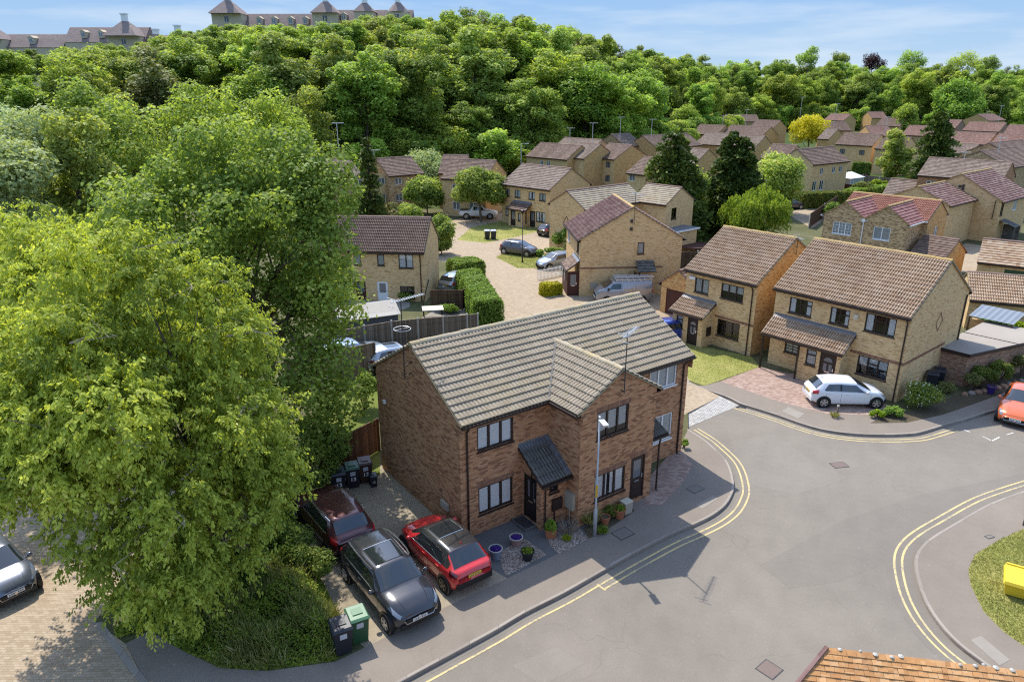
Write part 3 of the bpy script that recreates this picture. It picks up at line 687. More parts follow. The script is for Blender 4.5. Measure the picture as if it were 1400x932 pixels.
PANE = {'curtain': dull_pane('pane_pale', (0.36,0.38,0.40)), 'net': dull_pane('pane_grey', (0.13,0.14,0.15)), None: dull_pane('pane_dark', (0.02,0.024,0.028))}

def door(root, O, U, s, z, w, h, mat='black_frame', style='panel', letter=True, rev=0.10):
    O, U = Vector(O), Vector(U); W = Vector((0,0,1)); N = U.cross(W); B = O+U*s+W*z
    f = MB(); t = 0.055
    fb = lambda m, a, b: m.frame_box(B, U, W, N, a, b)
    fb(f,(0,0,-rev),(t,h,-0.03)); fb(f,(w-t,0,-rev),(w,h,-0.03)); fb(f,(t,h-t,-rev),(w-t,h,-0.03)); fb(f,(t,0,-rev),(w-t,h-t,-rev+0.045))
    d0 = -rev+0.045
    gl = []
    if style == 'panel':      # two tall lights over two panels
        gl = [(w*0.27,h*0.5,w*0.40,h*0.88),(w*0.60,h*0.5,w*0.73,h*0.88)]; pn = [(w*0.2,h*0.1,w*0.45,h*0.4),(w*0.55,h*0.1,w*0.8,h*0.4)]
    elif style == 'half':
        gl = [(w*0.25,h*0.5,w*0.75,h*0.9)]; pn = [(w*0.2,h*0.08,w*0.8,h*0.20),(w*0.2,h*0.26,w*0.8,h*0.38)]
    elif style == 'fan':
        gl = [(w*0.24,h*0.44,w*0.44,h*0.66),(w*0.56,h*0.44,w*0.76,h*0.66)]; pn = [(w*0.2,h*0.08,w*0.8,h*0.34)]
    elif style == 'full':
        gl = [(w*0.2,h*0.42,w*0.8,h*0.9)]; pn = []
    else: pn = [(w*0.18,h*0.1,w*0.82,h*0.45),(w*0.18,h*0.52,w*0.82,h*0.9)]
    for a, b, c, e in pn: fb(f,(a,b,d0),(c,e,d0+0.012))
    do = f.build('door', M[mat], root)
    if gl:
        g = MB()
        for a, b, c, e in gl: fb(g,(a,b,d0+0.001),(c,e,d0+0.006))
        if style == 'fan':
            pts = [(w*0.5+w*0.27*math.cos(math.pi*k/8), h*0.73+w*0.27*math.sin(math.pi*k/8)) for k in range(9)]
            g.poly([B+U*a+W*b+N*(d0+0.007) for a, b in pts])
        g.build('pane', PANE['net'], do)
    hb = MB(); fb(hb,(w-t-0.12,h*0.47,d0),(w-t-0.06,h*0.56,d0+0.05)); hb.build('handle', M['chrome'], do)
    if letter:
        lb = MB(); fb(lb,(w*0.34,h*0.40,d0+0.012),(w*0.66,h*0.435,d0+0.03)); lb.build('letter_box', M['chrome'], do)
    return do

def aerial(root, x, y, z0, h, ang, length=1.6, off=(0,0), bracket=True, name='aerial'):
    t = MB()
    ax, ay = x+off[0], y+off[1]
    t.tube([(ax,ay,z0),(ax,ay,z0+h)], 0.022, 6)
    if bracket and (off[0] or off[1]):
        for zz in (z0+0.1, z0+0.55): t.bar((x,y,zz),(ax,ay,zz),0.035)
    o = t.build(name, M['dark_metal'], root)
    c, s = math.cos(R(ang)), math.sin(R(ang)); zt = z0+h-0.06
    b = MB(); b.bar((ax-c*length*0.3,ay-s*length*0.3,zt),(ax+c*length*0.7,ay+s*length*0.7,zt),0.028)
    n = int(length*9)
    for k in range(n):
        q = -0.22*length+length*0.9*k/(n-1); px, py = ax+c*q, ay+s*q; e = 0.17-0.05*k/n
        b.bar((px-s*-e,py-c*e,zt+0.02),(px+s*-e,py+c*e,zt+0.02),0.014)
    for zz in (-0.16, 0.16): b.bar((ax-c*length*0.3-s*0.22,ay-s*length*0.3+c*0.22,zt+zz),(ax-c*length*0.3+s*0.22,ay-s*length*0.3-c*0.22,zt+zz),0.02)
    b.build('antenna', M['alu'], o)
    return o

def downpipe(root, x, y, z0, z1, mat='brown_frame', out=(0,-1), top=0.25):
    t = MB(); ox, oy = out[0]*0.05, out[1]*0.05
    t.tube([(x+out[0]*top,y+out[1]*top,z1),(x+out[0]*top*0.9,y+out[1]*top*0.9,z1-0.1),(x+ox,y+oy,z1-0.35),(x+ox,y+oy,z0+0.05),(x+out[0]*0.12,y+out[1]*0.12,z0)], 0.04, 7)
    return t.build('downpipe', M[mat], root)

def house(label, x, y, yaw, Ln, D, ze, zr, bm, tm, rm='ridge_gold', root=None, rel=None, name='house', cat='house', group=None, ov=0.25, g=0.06,
          wins=(), doors=(), detail=1, frame='brown', deep=True, gable=('L','R'), z0=0, gable_bm=None, trim='brown_frame', roll=0.15, gauge=0.33, holes_extra=(), amp=0.066):
    h = House(); h.L, h.D, h.ze, h.zr = Ln, D, ze, zr
    first = root is None
    if first: root = thing(name, label, cat, (x, y, z0), yaw, group)
    h.root = root; before = set(root.children)
    sl = (zr-ze)/(D/2+ov); h.sl = sl
    wt = ze+sl*ov-0.035; ap = zr-0.04
    holes = {k: [] for k in 'FRBL'}
    for w_ in wins: holes[w_[0]].append(w_[1:5])
    for d_ in doors: holes[d_[0]].append(d_[1:5])
    for e_ in holes_extra: holes[e_[0]].append(e_[1:5])
    for k in 'FRBL':
        if k in gable or k in 'FB' or first:
            pass
    w = MB(); gw = MB()
    for k in 'FRBL':
        O, U = SIDES[k](h); ln = Ln if k in 'FB' else D
        if k in 'RL':
            if k not in gable: continue
            gk = MB() if gable_bm else w
            facade(gk, O, U, ln, wt, holes[k], top=[(0,wt),(ln,wt),(ln/2,ap)])
            if gable_bm: gk.build('gable_wall', M[gable_bm], root)
        else: facade(w, O, U, ln, wt, holes[k])
    w.build('wall', M[bm], root)
    # roof slopes
    run = D/2+ov; ls = math.hypot(run, zr-ze); S1 = Vector((0,run,zr-ze))/ls; S2 = Vector((0,-run,zr-ze))/ls
    gl = g if 'L' in gable else -0.0; gr = g if 'R' in gable else 0.0
    r = MB()
    tiled(r, (-gl,-ov,ze), (1,0,0), S1, Ln+gl+gr, ls, detail, roll, gauge, amp)
    tiled(r, (Ln+gr,D+ov,ze), (-1,0,0), S2, Ln+gl+gr, ls, min(detail, 1) if detail < 3 else 2, roll, gauge, amp)
    r.build('roof', M[tm], root)
    rd = MB(); ridge(rd, (-gl,D/2,zr+0.02), (Ln+gr,D/2,zr+0.02)); rd.build('ridge_tiles', M[rm], root)
    # verge boards, fascia, gutter
    for sx, k in ((-gl,'L'),(Ln+gr,'R')):
        if k not in gable: continue
        f = MB()
        e = -0.012 if k == 'L' else 0.012
        for S, yy in ((S1,-ov),(S2,D+ov)):
            a = Vector((sx+e,yy,ze-0.02)); b = a+S*ls; f.bar(a-Vector((0,0,0.02)), b-Vector((0,0,0.02)), 0.03, 0.065)
        f.build('verge', M['verge'] if detail >= 2 else M[rm], root)
    for yy, s in ((-ov,-1),(D+ov,1)):
        gt = MB()
        gt.box(-gl+0.03, min(yy, yy-s*0.02), ze-0.17, Ln+gr-0.03, max(yy, yy-s*0.02), ze-0.025)
        gt.box(-gl, min(yy+s*0.003, yy+s*0.11), ze-0.11, Ln+gr, max(yy+s*0.003, yy+s*0.11), ze-0.02)
        gt.box(-gl+0.05, min(yy-s*0.022, yy-s*(ov-0.004)), ze-0.165, Ln+gr-0.05, max(yy-s*0.022, yy-s*(ov-0.004)), ze-0.14)
        gt.build('gutter', M[trim], root)
    for w_ in wins:
        kw = dict(w_[5]) if len(w_) > 5 else {}
        O, U = SIDES[w_[0]](h); kw.setdefault('frame', frame); kw.setdefault('deep', deep)
        window(root, O, U, *w_[1:5], **kw)
    for d_ in doors:
        kw = dict(d_[5]) if len(d_) > 5 else {}
        O, U = SIDES[d_[0]](h); door(root, O, U, *d_[1:5], **kw)
    if rel:
        for ch in set(root.children)-before: ch.location = (rel[0], rel[1], 0); ch.rotation_euler = (0,0,R(rel[2]))
    return h
M['verge'] = plain('mossy_mortar_verge', (0.25,0.20,0.12), 0.9, 0.2, 0, 0.25, 5)

def leanto(root, x0, x1, p, zt, zl, tm='tile_pink', detail=2, lead=True, over=0.0, side='F', fascia='brown_frame', y0=0.0, leadR=False):
    """mono-pitch roof against the front wall: from zt at the wall down to zl at -p"""
    r = MB(); ls = math.hypot(p, zt-zl); S = Vector((0,p,zt-zl))/ls
    tiled(r, (x0, y0-p, zl), (1,0,0), S, x1-x0, ls, detail)
    o = r.build('porch_roof', M[tm], root)
    f = MB(); f.box(x0, y0-p-0.02, zl-0.15, x1, y0-p+0.005, zl-0.02); f.box(x0-0.01, y0-p-0.13, zl-0.10, x1+0.01, y0-p-0.023, zl-0.02)
    for xx in (x0-0.02, x1+0.02): f.bar((xx,y0-p,zl-0.03),(xx,y0-0.01,zt-0.03),0.03,0.09)
    f.build('gutter', M[fascia], o)
    if lead:
        l = MB(); N = Vector((1,0,0)).cross(S)
        for a, b in ((x0-0.01,x1+0.01),):
            q = [Vector((a,y0-p,zl))+S*(ls-0.22)+N*0.055, Vector((b,y0-p,zl))+S*(ls-0.22)+N*0.055, Vector((b,y0-p,zl))+S*ls+N*0.06, Vector((a,y0-p,zl))+S*ls+N*0.06]
            q2 = [v-N*0.03 for v in q]; l.add(q+q2, [(0,1,2,3),(7,6,5,4),(0,4,5,1),(1,5,6,2),(2,6,7,3),(3,7,4,0)])
        l.box(x0, y0-0.012, zt+0.0, x1, y0-0.002, zt+0.16)
        l.build('lead_flashing', M['lead'], o)
    return o

def string_course(root, x0, x1, z, h=0.15, side='F', D=0, mat='soldier', L_=0):
    b = MB()
    if side == 'F': b.box(x0, -0.006, z, x1, -0.001, z+h)
    else: b.box(L_+0.001, x0, z, L_+0.006, x1, z+h)
    return b.build('brick_band', M[mat], root)

CUR = dict(n=3, fill='curtain', cover=1.0)
# ---- the brown brick pair in the middle
MH = house('brown brick house pair with grey ridged tile roof and projecting gable at the road bend', -1.94, 23.62, 35.67, 12.45, 6.95, 5.0, 7.1,
    'brick_brown', 'tile_grey', 'ridge_grey', name='house', ov=0.27, detail=3, amp=0.042, roll=0.165,
    wins=[('F',0.78,3.60,1.67,1.03,CUR), ('F',0.79,0.84,1.64,1.18,CUR),
          ('F',9.94,3.72,1.74,1.0,dict(n=3,frame='white',fill='net',cover=1.0)), ('F',10.35,1.0,1.28,1.33,dict(n=2,frame='white',fill='net',cover=1.0))])
rm_ = MH.root
# projecting gable wing (ridge runs to the back)
WX0, WX1, WP = 4.21, 8.27, 1.94
house('', 0, 0, 0, WP+2.6, WX1-WX0, 5.0, 6.35, 'brick_brown', 'tile_grey', 'ridge_grey', root=rm_, rel=(WX1,-WP,90), ov=0.22, detail=3, amp=0.042, roll=0.165, gable=('L',),
    wins=[('L',0.83,3.62,1.70,1.17,dict(n=3,fill='net',cover=0.75)), ('L',0.84,0.86,1.68,1.14,dict(n=3,fill='curtain',cover=0.9))],
    doors=[('L',2.84,0.15,0.83,2.03,dict(mat='brown_frame',style='half'))])
# porch tucked between the two: door faces sideways, roof falls to the front
pw = MB()
facade(pw, (2.88,0,0), (0,-1,0), 1.25, 2.15, [(0.12,0.12,0.85,2.0)], top=[(0,2.15),(1.25,2.15),(0,3.10)])
facade(pw, (2.88,-1.25,0), (1,0,0), 1.325, 2.15, [(0.42,1.52,0.46,0.50)])
pw.build('porch_wall', M['brick_brown'], rm_)
door(rm_, (2.88,0,0), (0,-1,0), 0.12, 0.12, 0.85, 2.0, 'black_frame', 'panel')
window(rm_, (2.88,-1.25,0), (1,0,0), 0.42, 1.52, 0.46, 0.50, n=1, fill=None)
po = leanto(rm_, 2.70, 4.195, 1.50, 3.22, 2.20, 'tile_dark', 2)
lf = MB(); lf.add([(4.0,-1.5,2.27),(4.2,-1.5,2.29),(4.2,-0.01,3.31),(4.0,-0.01,3.29)], [(0,1,2,3)]); lf.build('lead_flashing', M['lead'], po)
sp = MB(); sp.box(2.30,-1.02,0.0,2.86,-0.08,0.12); stp = sp.build('doorstep', M['path_dark'], rm_)
mt = MB()
for k in range(6): mt.box(2.36+k*0.08,-0.95,0.121,2.36+k*0.08+0.05,-0.15,0.135)
mt.build('door_mat', M['dark_metal'], stp)
mb_ = MB(); mb_.box(3.42,-1.36,0.72,3.90,-1.252,1.22); mb_.tube([(3.55,-1.30,0.0),(3.55,-1.30,0.72)],0.03,6); mb_.build('meter_box', M['brown_frame'], rm_)
mb_ = MB(); mb_.box(4.06,-1.78,0.72,4.205,-1.22,1.42); mb_.tube([(4.15,-1.5,0.0),(4.15,-1.5,0.72)],0.025,6); mb_.build('meter_box', M['meter'], rm_)
# small tiled canopy in the recess right of the wing, with its own downpipe
leanto(rm_, 8.30, 9.35, 1.75, 3.45, 2.62, 'tile_dark', 2)
downpipe(rm_, 8.86, -1.72, 0.0, 2.50, out=(0,-1), top=0.10)
downpipe(rm_, 0.30, 0.0, 0.0, 4.92); downpipe(rm_, 12.10, 0.0, 0.0, 4.92)
dpp = MB(); dpp.tube([(3.06,-1.72,2.1),(3.06,-1.60,2.0),(3.06,-1.31,1.8),(3.06,-1.31,0.05)],0.035,6); dpp.build('downpipe', M['brown_frame'], rm_)
# soldier courses over openings and at the gable foot
for a, b, zz, yy in ((0.72,2.50,2.025,0.0),(5.0,6.8,2.005,-WP),(7.0,7.95,2.185,-WP),(5.0,6.82,4.795,-WP)): sc = MB(); sc.box(a, yy-0.006, zz, b, yy-0.001, zz+0.215); sc.build('brick_lintel', M['soldier'], rm_)
for sg, ux in ((-1,WX0-0.22),(1,WX1+0.22)):
    vl = MB(); um = (WX0+WX1)/2; vr = (6.35-5.0)/((7.1-5.0)/(6.95/2+0.27))-0.27
    vl.bar((ux-sg*0.0,-0.24,5.09),(um,vr,6.43),0.10,0.03); vl.build('valley', M['lead'] if sg > 0 else M['plastic_black'], rm_)
kn = MB()
for xx, yy in ((0.0,0),(WX0,-WP),(WX1,-WP),(12.45,0)):
    pass
for bx_ in ((12.43,-0.22,4.40,12.47,-0.002,4.84),(WX0+0.0,-WP-0.12,4.6,WX0+0.22,-WP-0.002,4.85),(-0.02,-0.22,4.45,0.02,-0.002,4.84)): kn = MB(); kn.box(*bx_); kn.build('kneeler', M['brick_brown'], rm_)
# aerials: tall one on the left gable, one on the wing apex with pale pole
aerial(rm_, -0.01, 3.55, 5.75, 3.3, 12, 1.6, off=(-0.42,-0.25))
d2 = MB(); d2.tube([(-0.43+0.33*math.cos(k*math.pi/8),3.3+0.33*math.sin(k*math.pi/8),7.85) for k in range(17)],0.012,5); d2.bar((-0.76,3.3,7.85),(-0.1,3.3,7.85),0.012); d2.build('ring_antenna', M['alu'], rm_)
aerial(rm_, WX0+2.03, -WP-0.01, 5.35, 2.5, 25, 1.5, off=(0.0,-0.16))
vf = MB(); vf.box(-0.10,0.9,0.85,-0.005,1.45,1.15); vf.build('vent_hood', M['meter'], rm_)
sl_ = MB(); sl_.box(-0.09,6.1,3.55,-0.005,6.25,3.72); sl_.build('security_light', M['white'], rm_)

# ---- big buff house on the right of the junction
SPL = dict(n=2, fill='curtain', cover=0.5, split=(1,))
RA = house('buff brick house with long tiled porch and white hatchback on its red drive', 16.34, 42.72, -50.36, 8.01, 7.87, 4.96, 7.5,
    'brick_buff', 'tile_pink', 'ridge_gold', detail=3, z0=0, ov=0.28,
    wins=[('F',0.96,3.60,1.46,0.98,SPL), ('F',3.55,3.56,1.16,1.0,SPL), ('F',5.60,3.62,1.68,1.06,dict(n=3,fill='curtain',cover=0.5,split=(1,))),
          ('F',5.55,1.03,1.72,1.12,dict(n=3,fill='net',cover=0.5,split=(1,))), ('F',1.02,1.05,1.0,0.66,dict(n=1,fill='net',cover=1.0,bars=3))])
ra = RA.root
string_course(ra, 5.0, 8.005, 2.17, 0.17); string_course(ra, -0.0, 5.6, 2.17, 0.17, 'R', L_=8.01)
pwl = MB(); facade(pwl, (2.55,-1.0,0), (1,0,0), 2.5, 2.35, [(0.42,1.05,0.64,0.98),(1.28,0.10,0.98,2.0)]); facade(pwl, (5.05,-1.0,0), (0,1,0), 1.0, 2.35, [], top=[(0,2.35),(1.0,2.35),(1.0,3.1)]); facade(pwl, (2.55,0,0), (0,-1,0), 1.0, 2.35, [])
pwl.build('porch_wall', M['brick_buff'], ra)
window(ra, (2.55,-1.0,0), (1,0,0), 0.42, 1.05, 0.64, 0.98, n=1, fill='net', cover=1.0, split=(0,))
door(ra, (2.55,-1.0,0), (1,0,0), 1.28, 0.10, 0.98, 2.0, 'brown_frame', 'fan')
leanto(ra, 0.10, 5.25, 1.30, 3.24, 2.32, 'tile_pink', 2)
for bx_ in ((0.14,-1.24,0,0.24,-1.14,2.2),(2.50,-1.22,0,2.58,-1.14,2.2)): pp = MB(); pp.box(*bx_); pp.build('porch_post', M['brown_frame'], ra)
downpipe(ra, 7.85, 0.0, 0.0, 4.9); downpipe(ra, 8.01, 7.5, 1.5, 4.9, out=(1,0), top=0.06)
DV, DZ = 4.0, 3.9
dm = MB()
for a, b in (((DV-.45,DZ),(DV,DZ+.55)),((DV,DZ+.55),(DV+.45,DZ)),((DV+.45,DZ),(DV,DZ-.55)),((DV,DZ-.55),(DV-.45,DZ))):
    dm.bar((8.016,*a),(8.016,*b),0.02,0.08)
dm.build('brick_diamond', M['soldier'], ra)
al = MB(); al.box(4.95,-0.10,4.15,5.2,-0.002,4.45); al.build('alarm_box', M['cream'], ra)
# flat-roofed garage at its side
ga = thing('garage', 'flat roofed brick garage with two grey felt roof halves beside the buff house', 'garage', (25.4, 40.15, 0), -50.4)
gm = MB()
facade(gm, (0,0,0), (1,0,0), 1.7, 1.9, []); facade(gm, (1.7,0,0), (0.267,0.963,0), 9.0, 1.9, []); facade(gm, (0,7.5,0), (0,-1,0), 7.5, 1.9, [])
gm.build('wall', M['brick_red'], ga)
fr = MB(); fr.prism([(-0.05,-0.12),(1.78,-0.12),(2.95,4.1),(-0.05,4.0)], 1.90, 2.03); fr.build('flat_roof', M['felt'], ga)
fr = MB(); fr.prism([(-0.05,4.05),(2.96,4.15),(4.05,8.0),(-0.05,8.0)], 1.88, 2.0); fr.build('flat_roof', M['felt'], ga)
ft = MB()
for a, b in (((-0.07,-0.14),(1.77,-0.14)),((1.80,-0.14),(2.98,4.1)),((-0.05,4.03),(2.94,4.13)),((2.98,4.12),(4.08,8.0))): ft.bar((*a,1.96),(*b,1.96),0.05,0.2)
ft.build('fascia', M['brown_frame'], ga)

# ---- buff house next to it, left
RB = house('buff brick house with pinkish tiled roof and small tiled porch behind the front lawn', 12.06, 48.07, -50.38, 5.49, 7.88, 4.83, 7.3,
    'brick_buff', 'tile_pink', 'ridge_gold', gable_bm='brick_orange_lit', detail=3, ov=0.28,  # the gable's warm light is painted in by its own brick colour
    wins=[('F',0.72,3.36,1.15,1.02,dict(n=2,fill='net',cover=1.0)), ('F',2.84,3.40,1.70,1.02,dict(n=3,fill='net',cover=0.5)), ('F',2.81,0.80,1.72,1.15,dict(n=3,fill=None))])
rb = RB.root
string_course(rb, 2.55, 5.485, 2.0, 0.16)
pwl = MB(); facade(pwl, (0.0,-1.2,0), (1,0,0), 2.5, 2.1, [(0.32,1.0,0.58,0.85),(1.28,0.02,0.85,1.95)]); facade(pwl, (2.5,-1.2,0), (0,1,0), 1.2, 2.1, [], top=[(0,2.1),(1.2,2.1),(1.2,2.85)]); facade(pwl, (0,0,0), (0,-1,0), 1.2, 2.1, [])
pwl.build('porch_wall', M['brick_buff'], rb)
window(rb, (0,-1.2,0), (1,0,0), 0.32, 1.0, 0.58, 0.85, n=1, fill='net', cover=1.0, split=(0,))
door(rb, (0,-1.2,0), (1,0,0), 1.28, 0.02, 0.85, 1.95, 'brown_frame', 'fan')
leanto(rb, -0.15, 2.58, 1.45, 2.90, 2.15, 'tile_pink', 2)
mb_ = MB(); mb_.box(2.502,-0.75,0.75,2.58,-0.3,1.35); mb_.build('meter_box', M['brown_frame'], rb)
downpipe(rb, 5.2, 0.0, 0.0, 4.75); al = MB(); al.box(0.3,-0.10,4.2,0.75,-0.002,4.4); al.build('alarm_box', M['white'], rb)
# link wall between the two
# small hipped garage left of it
GX, GY = 11.67,53.71
house('small brick garage with brown tiled pitched roof between two buff houses', GX+3.1*0.643, GY-3.1*0.766, 40, 6.0, 3.2, 2.3, 3.6, 'brick_orange_lit', 'tile_brown', 'ridge_brown', name='garage', cat='garage', detail=1,
      doors=[('L',0.5,0,2.2,2.0,dict(mat='red_wood',style='plain',letter=False))])

# ---- gable-end house with purple-brown roof (centre)
HD = house('buff brick house with purple brown roof showing a broad gable end and narrow window', 5.05, 65.59, -85.4, 7.49, 8.53, 4.75, 7.39,
    'brick_buff', 'tile_purple', 'ridge_gold', detail=2, ov=0.25,
    wins=[('F',0.6,3.45,1.1,1.0,dict(n=2,frame='white',fill='curtain',cover=0.7)), ('F',5.7,3.45,1.0,1.0,dict(n=2,fill=None)), ('R',4.78,3.52,0.56,1.0,dict(n=1,fill='net',cover=1.0))],
    doors=[('F',6.2,0.02,0.85,2.0,dict(mat='red_wood',style='full'))])
hd = HD.root; leanto(hd, 4.4, 7.4, 1.1, 3.0, 2.2, 'tile_brown', 1, lead=True)
string_course(hd, 0.02, 7.0, 2.32, 0.15, 'R', L_=7.49)
wl2 = MB(); facade(wl2, (4.5,-1.0,0), (1,0,0), 2.8, 2.1, [(0.2,0.8,0.9,1.1)]); facade(wl2, (7.3,-1.0,0), (0,1,0), 1.0, 2.1, [(0.1,0.05,0.8,1.95)]); wl2.build('porch_wall', M['red_wood'], hd)
door(hd, (7.3,-1.0,0), (0,1,0), 0.1, 0.05, 0.8, 1.95, 'red_wood', 'full')
mb_ = MB(); mb_.box(7.495,0.9,0.6,7.60,1.45,1.2); mb_.build('meter_box', M['meter'], hd)
for bx_ in ((7.495,4.05,6.15,7.60,4.25,6.4),(7.495,4.05,5.5,7.62,4.25,5.75)): ve = MB(); ve.box(*bx_); ve.build('aerial_bracket', M['dark_metal'], hd)
pcw = MB(); facade(pcw, (7.49,4.6,0),(1,0,0),0.9,2.1,[]); 
cpo = MB(); tiled(cpo, (8.6,4.7,2.25),(0,1,0),Vector((-1.1,0,0.75))/math.hypot(1.1,0.75),1.5,math.hypot(1.1,0.75),1); cpo.build('porch_roof', M['tile_dark'], hd)
pcw.box(8.4,4.75,0,8.5,4.85,2.2); pcw.build('porch_post', M['red_wood'], hd)

# ---- house with grey ribbed roof and brick diamond behind it
HC = house('buff house with pale grey ribbed roof and brick diamond on its gable', 7.27, 72.56, 39.8, 9.23, 5.06, 4.97, 6.56, 'brick_buff', 'tile_grey', 'ridge_brown', detail=1)
hc = HC.root
house('', 0, 0, 0, 4.4, 5.15, 4.98, 6.56, 'brick_buff', 'tile_grey', 'ridge_brown', root=hc, rel=(8.4,0.9,-85.6), detail=1, wins=[('R',1.0,3.3,0.95,1.2,dict(n=2,fill=None))])
dm = MB()
for a, b in (((-0.5,0),(0,0.75)),((0,0.75),(0.5,0)),((0.5,0),(0,-0.75)),((0,-0.75),(-0.5,0))): dm.bar((-0.012,2.5+a[0],3.2+a[1]),(-0.012,2.5+b[0],3.2+b[1]),0.02,0.09)
dm.build('brick_diamond', M['soldier'], hc)
ex = thing('extension', 'flat roofed single storey house extension with white fascia behind the purple roofed house', 'extension', (16.36,76.89, 0), -50)
m_ = MB(); m_.box(-2.2,-1.8,0,2.6,2.4,2.3); m_.build('wall', M['brick_buff'], ex)
m_ = MB(); m_.box(-2.4,-2.0,2.302,2.8,2.6,2.45); m_.build('flat_roof', M['lead'], ex); m_ = MB(); m_.box(-2.45,-2.05,2.31,2.85,-2.002,2.47); m_.box(2.802,-2.0,2.31,2.86,2.6,2.47); m_.build('fascia', M['white_frame'], ex)
window(ex, (-2.2,-1.8,0), (1,0,0), 2.6, 0.9, 1.3, 1.1, n=2, fill=None, rev=-0.07)

# ---- house at the head of the close
HB = house('buff brick house with dark brown roof and dark framed windows facing the round tree', -1.31, 93.25, -44.2, 8.28, 7.69, 4.91, 7.17, 'brick_buff', 'tile_plain', 'ridge_brown', detail=1,
    wins=[('F',0.6,3.45,0.8,0.95,dict(n=2,fill='net',cover=1.0)), ('F',2.3,3.45,1.0,0.95,dict(n=2,fill='net',cover=1.0)), ('F',4.7,3.45,1.05,0.95,dict(n=2,fill='curtain',cover=0.8)), ('F',6.5,3.45,1.05,0.95,dict(n=2,fill='net',cover=1.0)),
          ('F',0.65,1.0,0.9,1.2,dict(n=2,fill='net',cover=1.0)), ('F',6.0,0.85,1.5,1.25,dict(n=3,fill='curtain',cover=0.9))],
    doors=[('F',4.95,0.05,0.9,2.0,dict(mat='black_frame',style='full'))])
hb = HB.root; leanto(hb, 2.1, 5.3, 1.3, 2.95, 2.2, 'tile_brown', 1)
wl2 = MB(); facade(wl2, (2.3,-1.1,0), (1,0,0), 2.4, 2.1, [(0.35,0.1,0.85,1.95),(1.6,0.8,0.5,1.0)]); facade(wl2, (4.7,-1.1,0), (0,1,0), 1.1, 2.1, []); wl2.build('porch_wall', M['brick_buff'], hb)
door(hb, (2.3,-1.1,0), (1,0,0), 0.35, 0.1, 0.85, 1.95, 'brown_frame', 'full'); window(hb, (2.3,-1.1,0), (1,0,0), 1.6, 0.8, 0.5, 1.0, n=1, fill='net', cover=1.0)
string_course(hb, 0.0, 7.6, 2.35, 0.12, 'R', L_=8.28)

# ---- left house behind the fence
HA = house('buff house with brown tiled roof and white back door behind the garden fence', -16.9, 57.42, -5.6, 9.9, 5.73, 4.12, 6.42, 'brick_buff', 'tile_brown', 'ridge_brown', detail=2, ov=0.25,
    wins=[('F',1.75,2.95,1.1,0.92,dict(n=2,fill='curtain',cover=0.8)), ('F',4.05,2.95,0.6,0.92,dict(n=1,fill='net',cover=1.0)), ('F',6.0,2.95,0.6,0.92,dict(n=1,fill='net',cover=1.0)), ('F',7.77,2.78,1.2,1.15,dict(n=2,fill='curtain',cover=1.0)),
          ('F',7.77,0.28,1.2,1.0,dict(n=2,fill=None)), ('F',1.9,0.35,1.1,0.95,dict(n=2,fill=None))],
    doors=[('F',4.05,0.02,0.85,1.55,dict(mat='red_wood',style='full')), ('F',5.85,0.02,0.9,1.6,dict(mat='white_frame',style='full'))])
downpipe(HA.root, 9.55, 0.0, 0.0, 4.05)

# ---- house behind the big buff one: orange-red roof with two front gables
HR = house('buff house with orange red tiled roof and two front gables with white windows', 32.86, 71.72, -47.4, 8.09, 4.96, 4.99, 6.6, 'brick_mixed', 'tile_red', 'ridge_gold', gable_bm='brick_orange_lit', detail=2, trim='white_frame', frame='white',
    wins=[('R',2.0,3.0,0.9,1.2,dict(n=2,fill='net',cover=1.0))])
hr = HR.root
for k, (a, b, wn_) in enumerate(((0.0,3.75,dict(n=3,fill='net',cover=1.0,bars=4,frame='white')), (3.80,7.55,dict(n=2,fill='net',cover=1.0,frame='white')))):
    house('', 0, 0, 0, 3.6+2.3, b-a, 5.0, 6.45, 'brick_mixed', 'tile_maroon', 'ridge_gold', root=hr, rel=(b,-3.6,90), gable=('L',), detail=1, trim='white_frame', wins=[('L',0.95,3.35,1.8 if k == 0 else 1.5,1.15,wn_)])
dp = MB(); dp.tube([(3.78,-3.68,0),(3.78,-3.68,4.9)],0.05,6); dp.box(3.63,-3.78,4.8,3.93,-3.62,5.05); dp.build('downpipe', M['white_frame'], hr)
house('small garage with dark and pinkish tiled pitched roof under the orange roofed house', 36.11, 63.75, -50.9, 2.9, 4.49, 2.4, 3.82, 'brick_orange_lit', 'tile_brown', 'ridge_brown', name='garage', cat='garage', detail=1)
# ---- big gable house far right
HE = house('large buff house with purple brown roof and plain broad gable above two white meter boxes', 54.38, 80.06, 40.0, 9.45, 9.2, 4.57, 7.23, 'brick_buff', 'tile_purple', 'ridge_gold', detail=1,
    wins=[('F',0.25,3.0,0.9,1.35,dict(n=2,fill=None)), ('F',4.3,3.2,1.3,1.2,dict(n=2,fill='net',cover=1.0,frame='white'))])
he = HE.root
mb_ = MB(); mb_.box(-0.10,4.55,0.9,-0.004,5.15,1.6); mb_.build('meter_box', M['cream'], he); mb_ = MB(); mb_.box(-0.10,2.75,0.75,-0.004,3.45,1.6); mb_.tube([(-0.05,3.3,0),(-0.05,3.3,0.8)],0.03,6); mb_.build('meter_box', M['white_frame'], he)
for bx_ in ((-0.10,4.3,5.75,-0.004,4.6,6.0),(-0.12,4.0,5.5,-0.004,4.2,6.1)): ve = MB(); ve.box(*bx_); ve.build('aerial_bracket', M['dark_metal'], he)
house('', 0, 0, 0, 7.5, 7.0, 4.6, 6.3, 'brick_buff', 'tile_purple', 'ridge_gold', root=he, rel=(-7.6,2.6,0), detail=1, gable=('L',))
dp = MB(); dp.add([(0.6,-1.7,1.9),(2.4,-1.7,1.9),(2.4,-0.02,2.5),(0.6,-0.02,2.5)],[(0,1,2,3)])
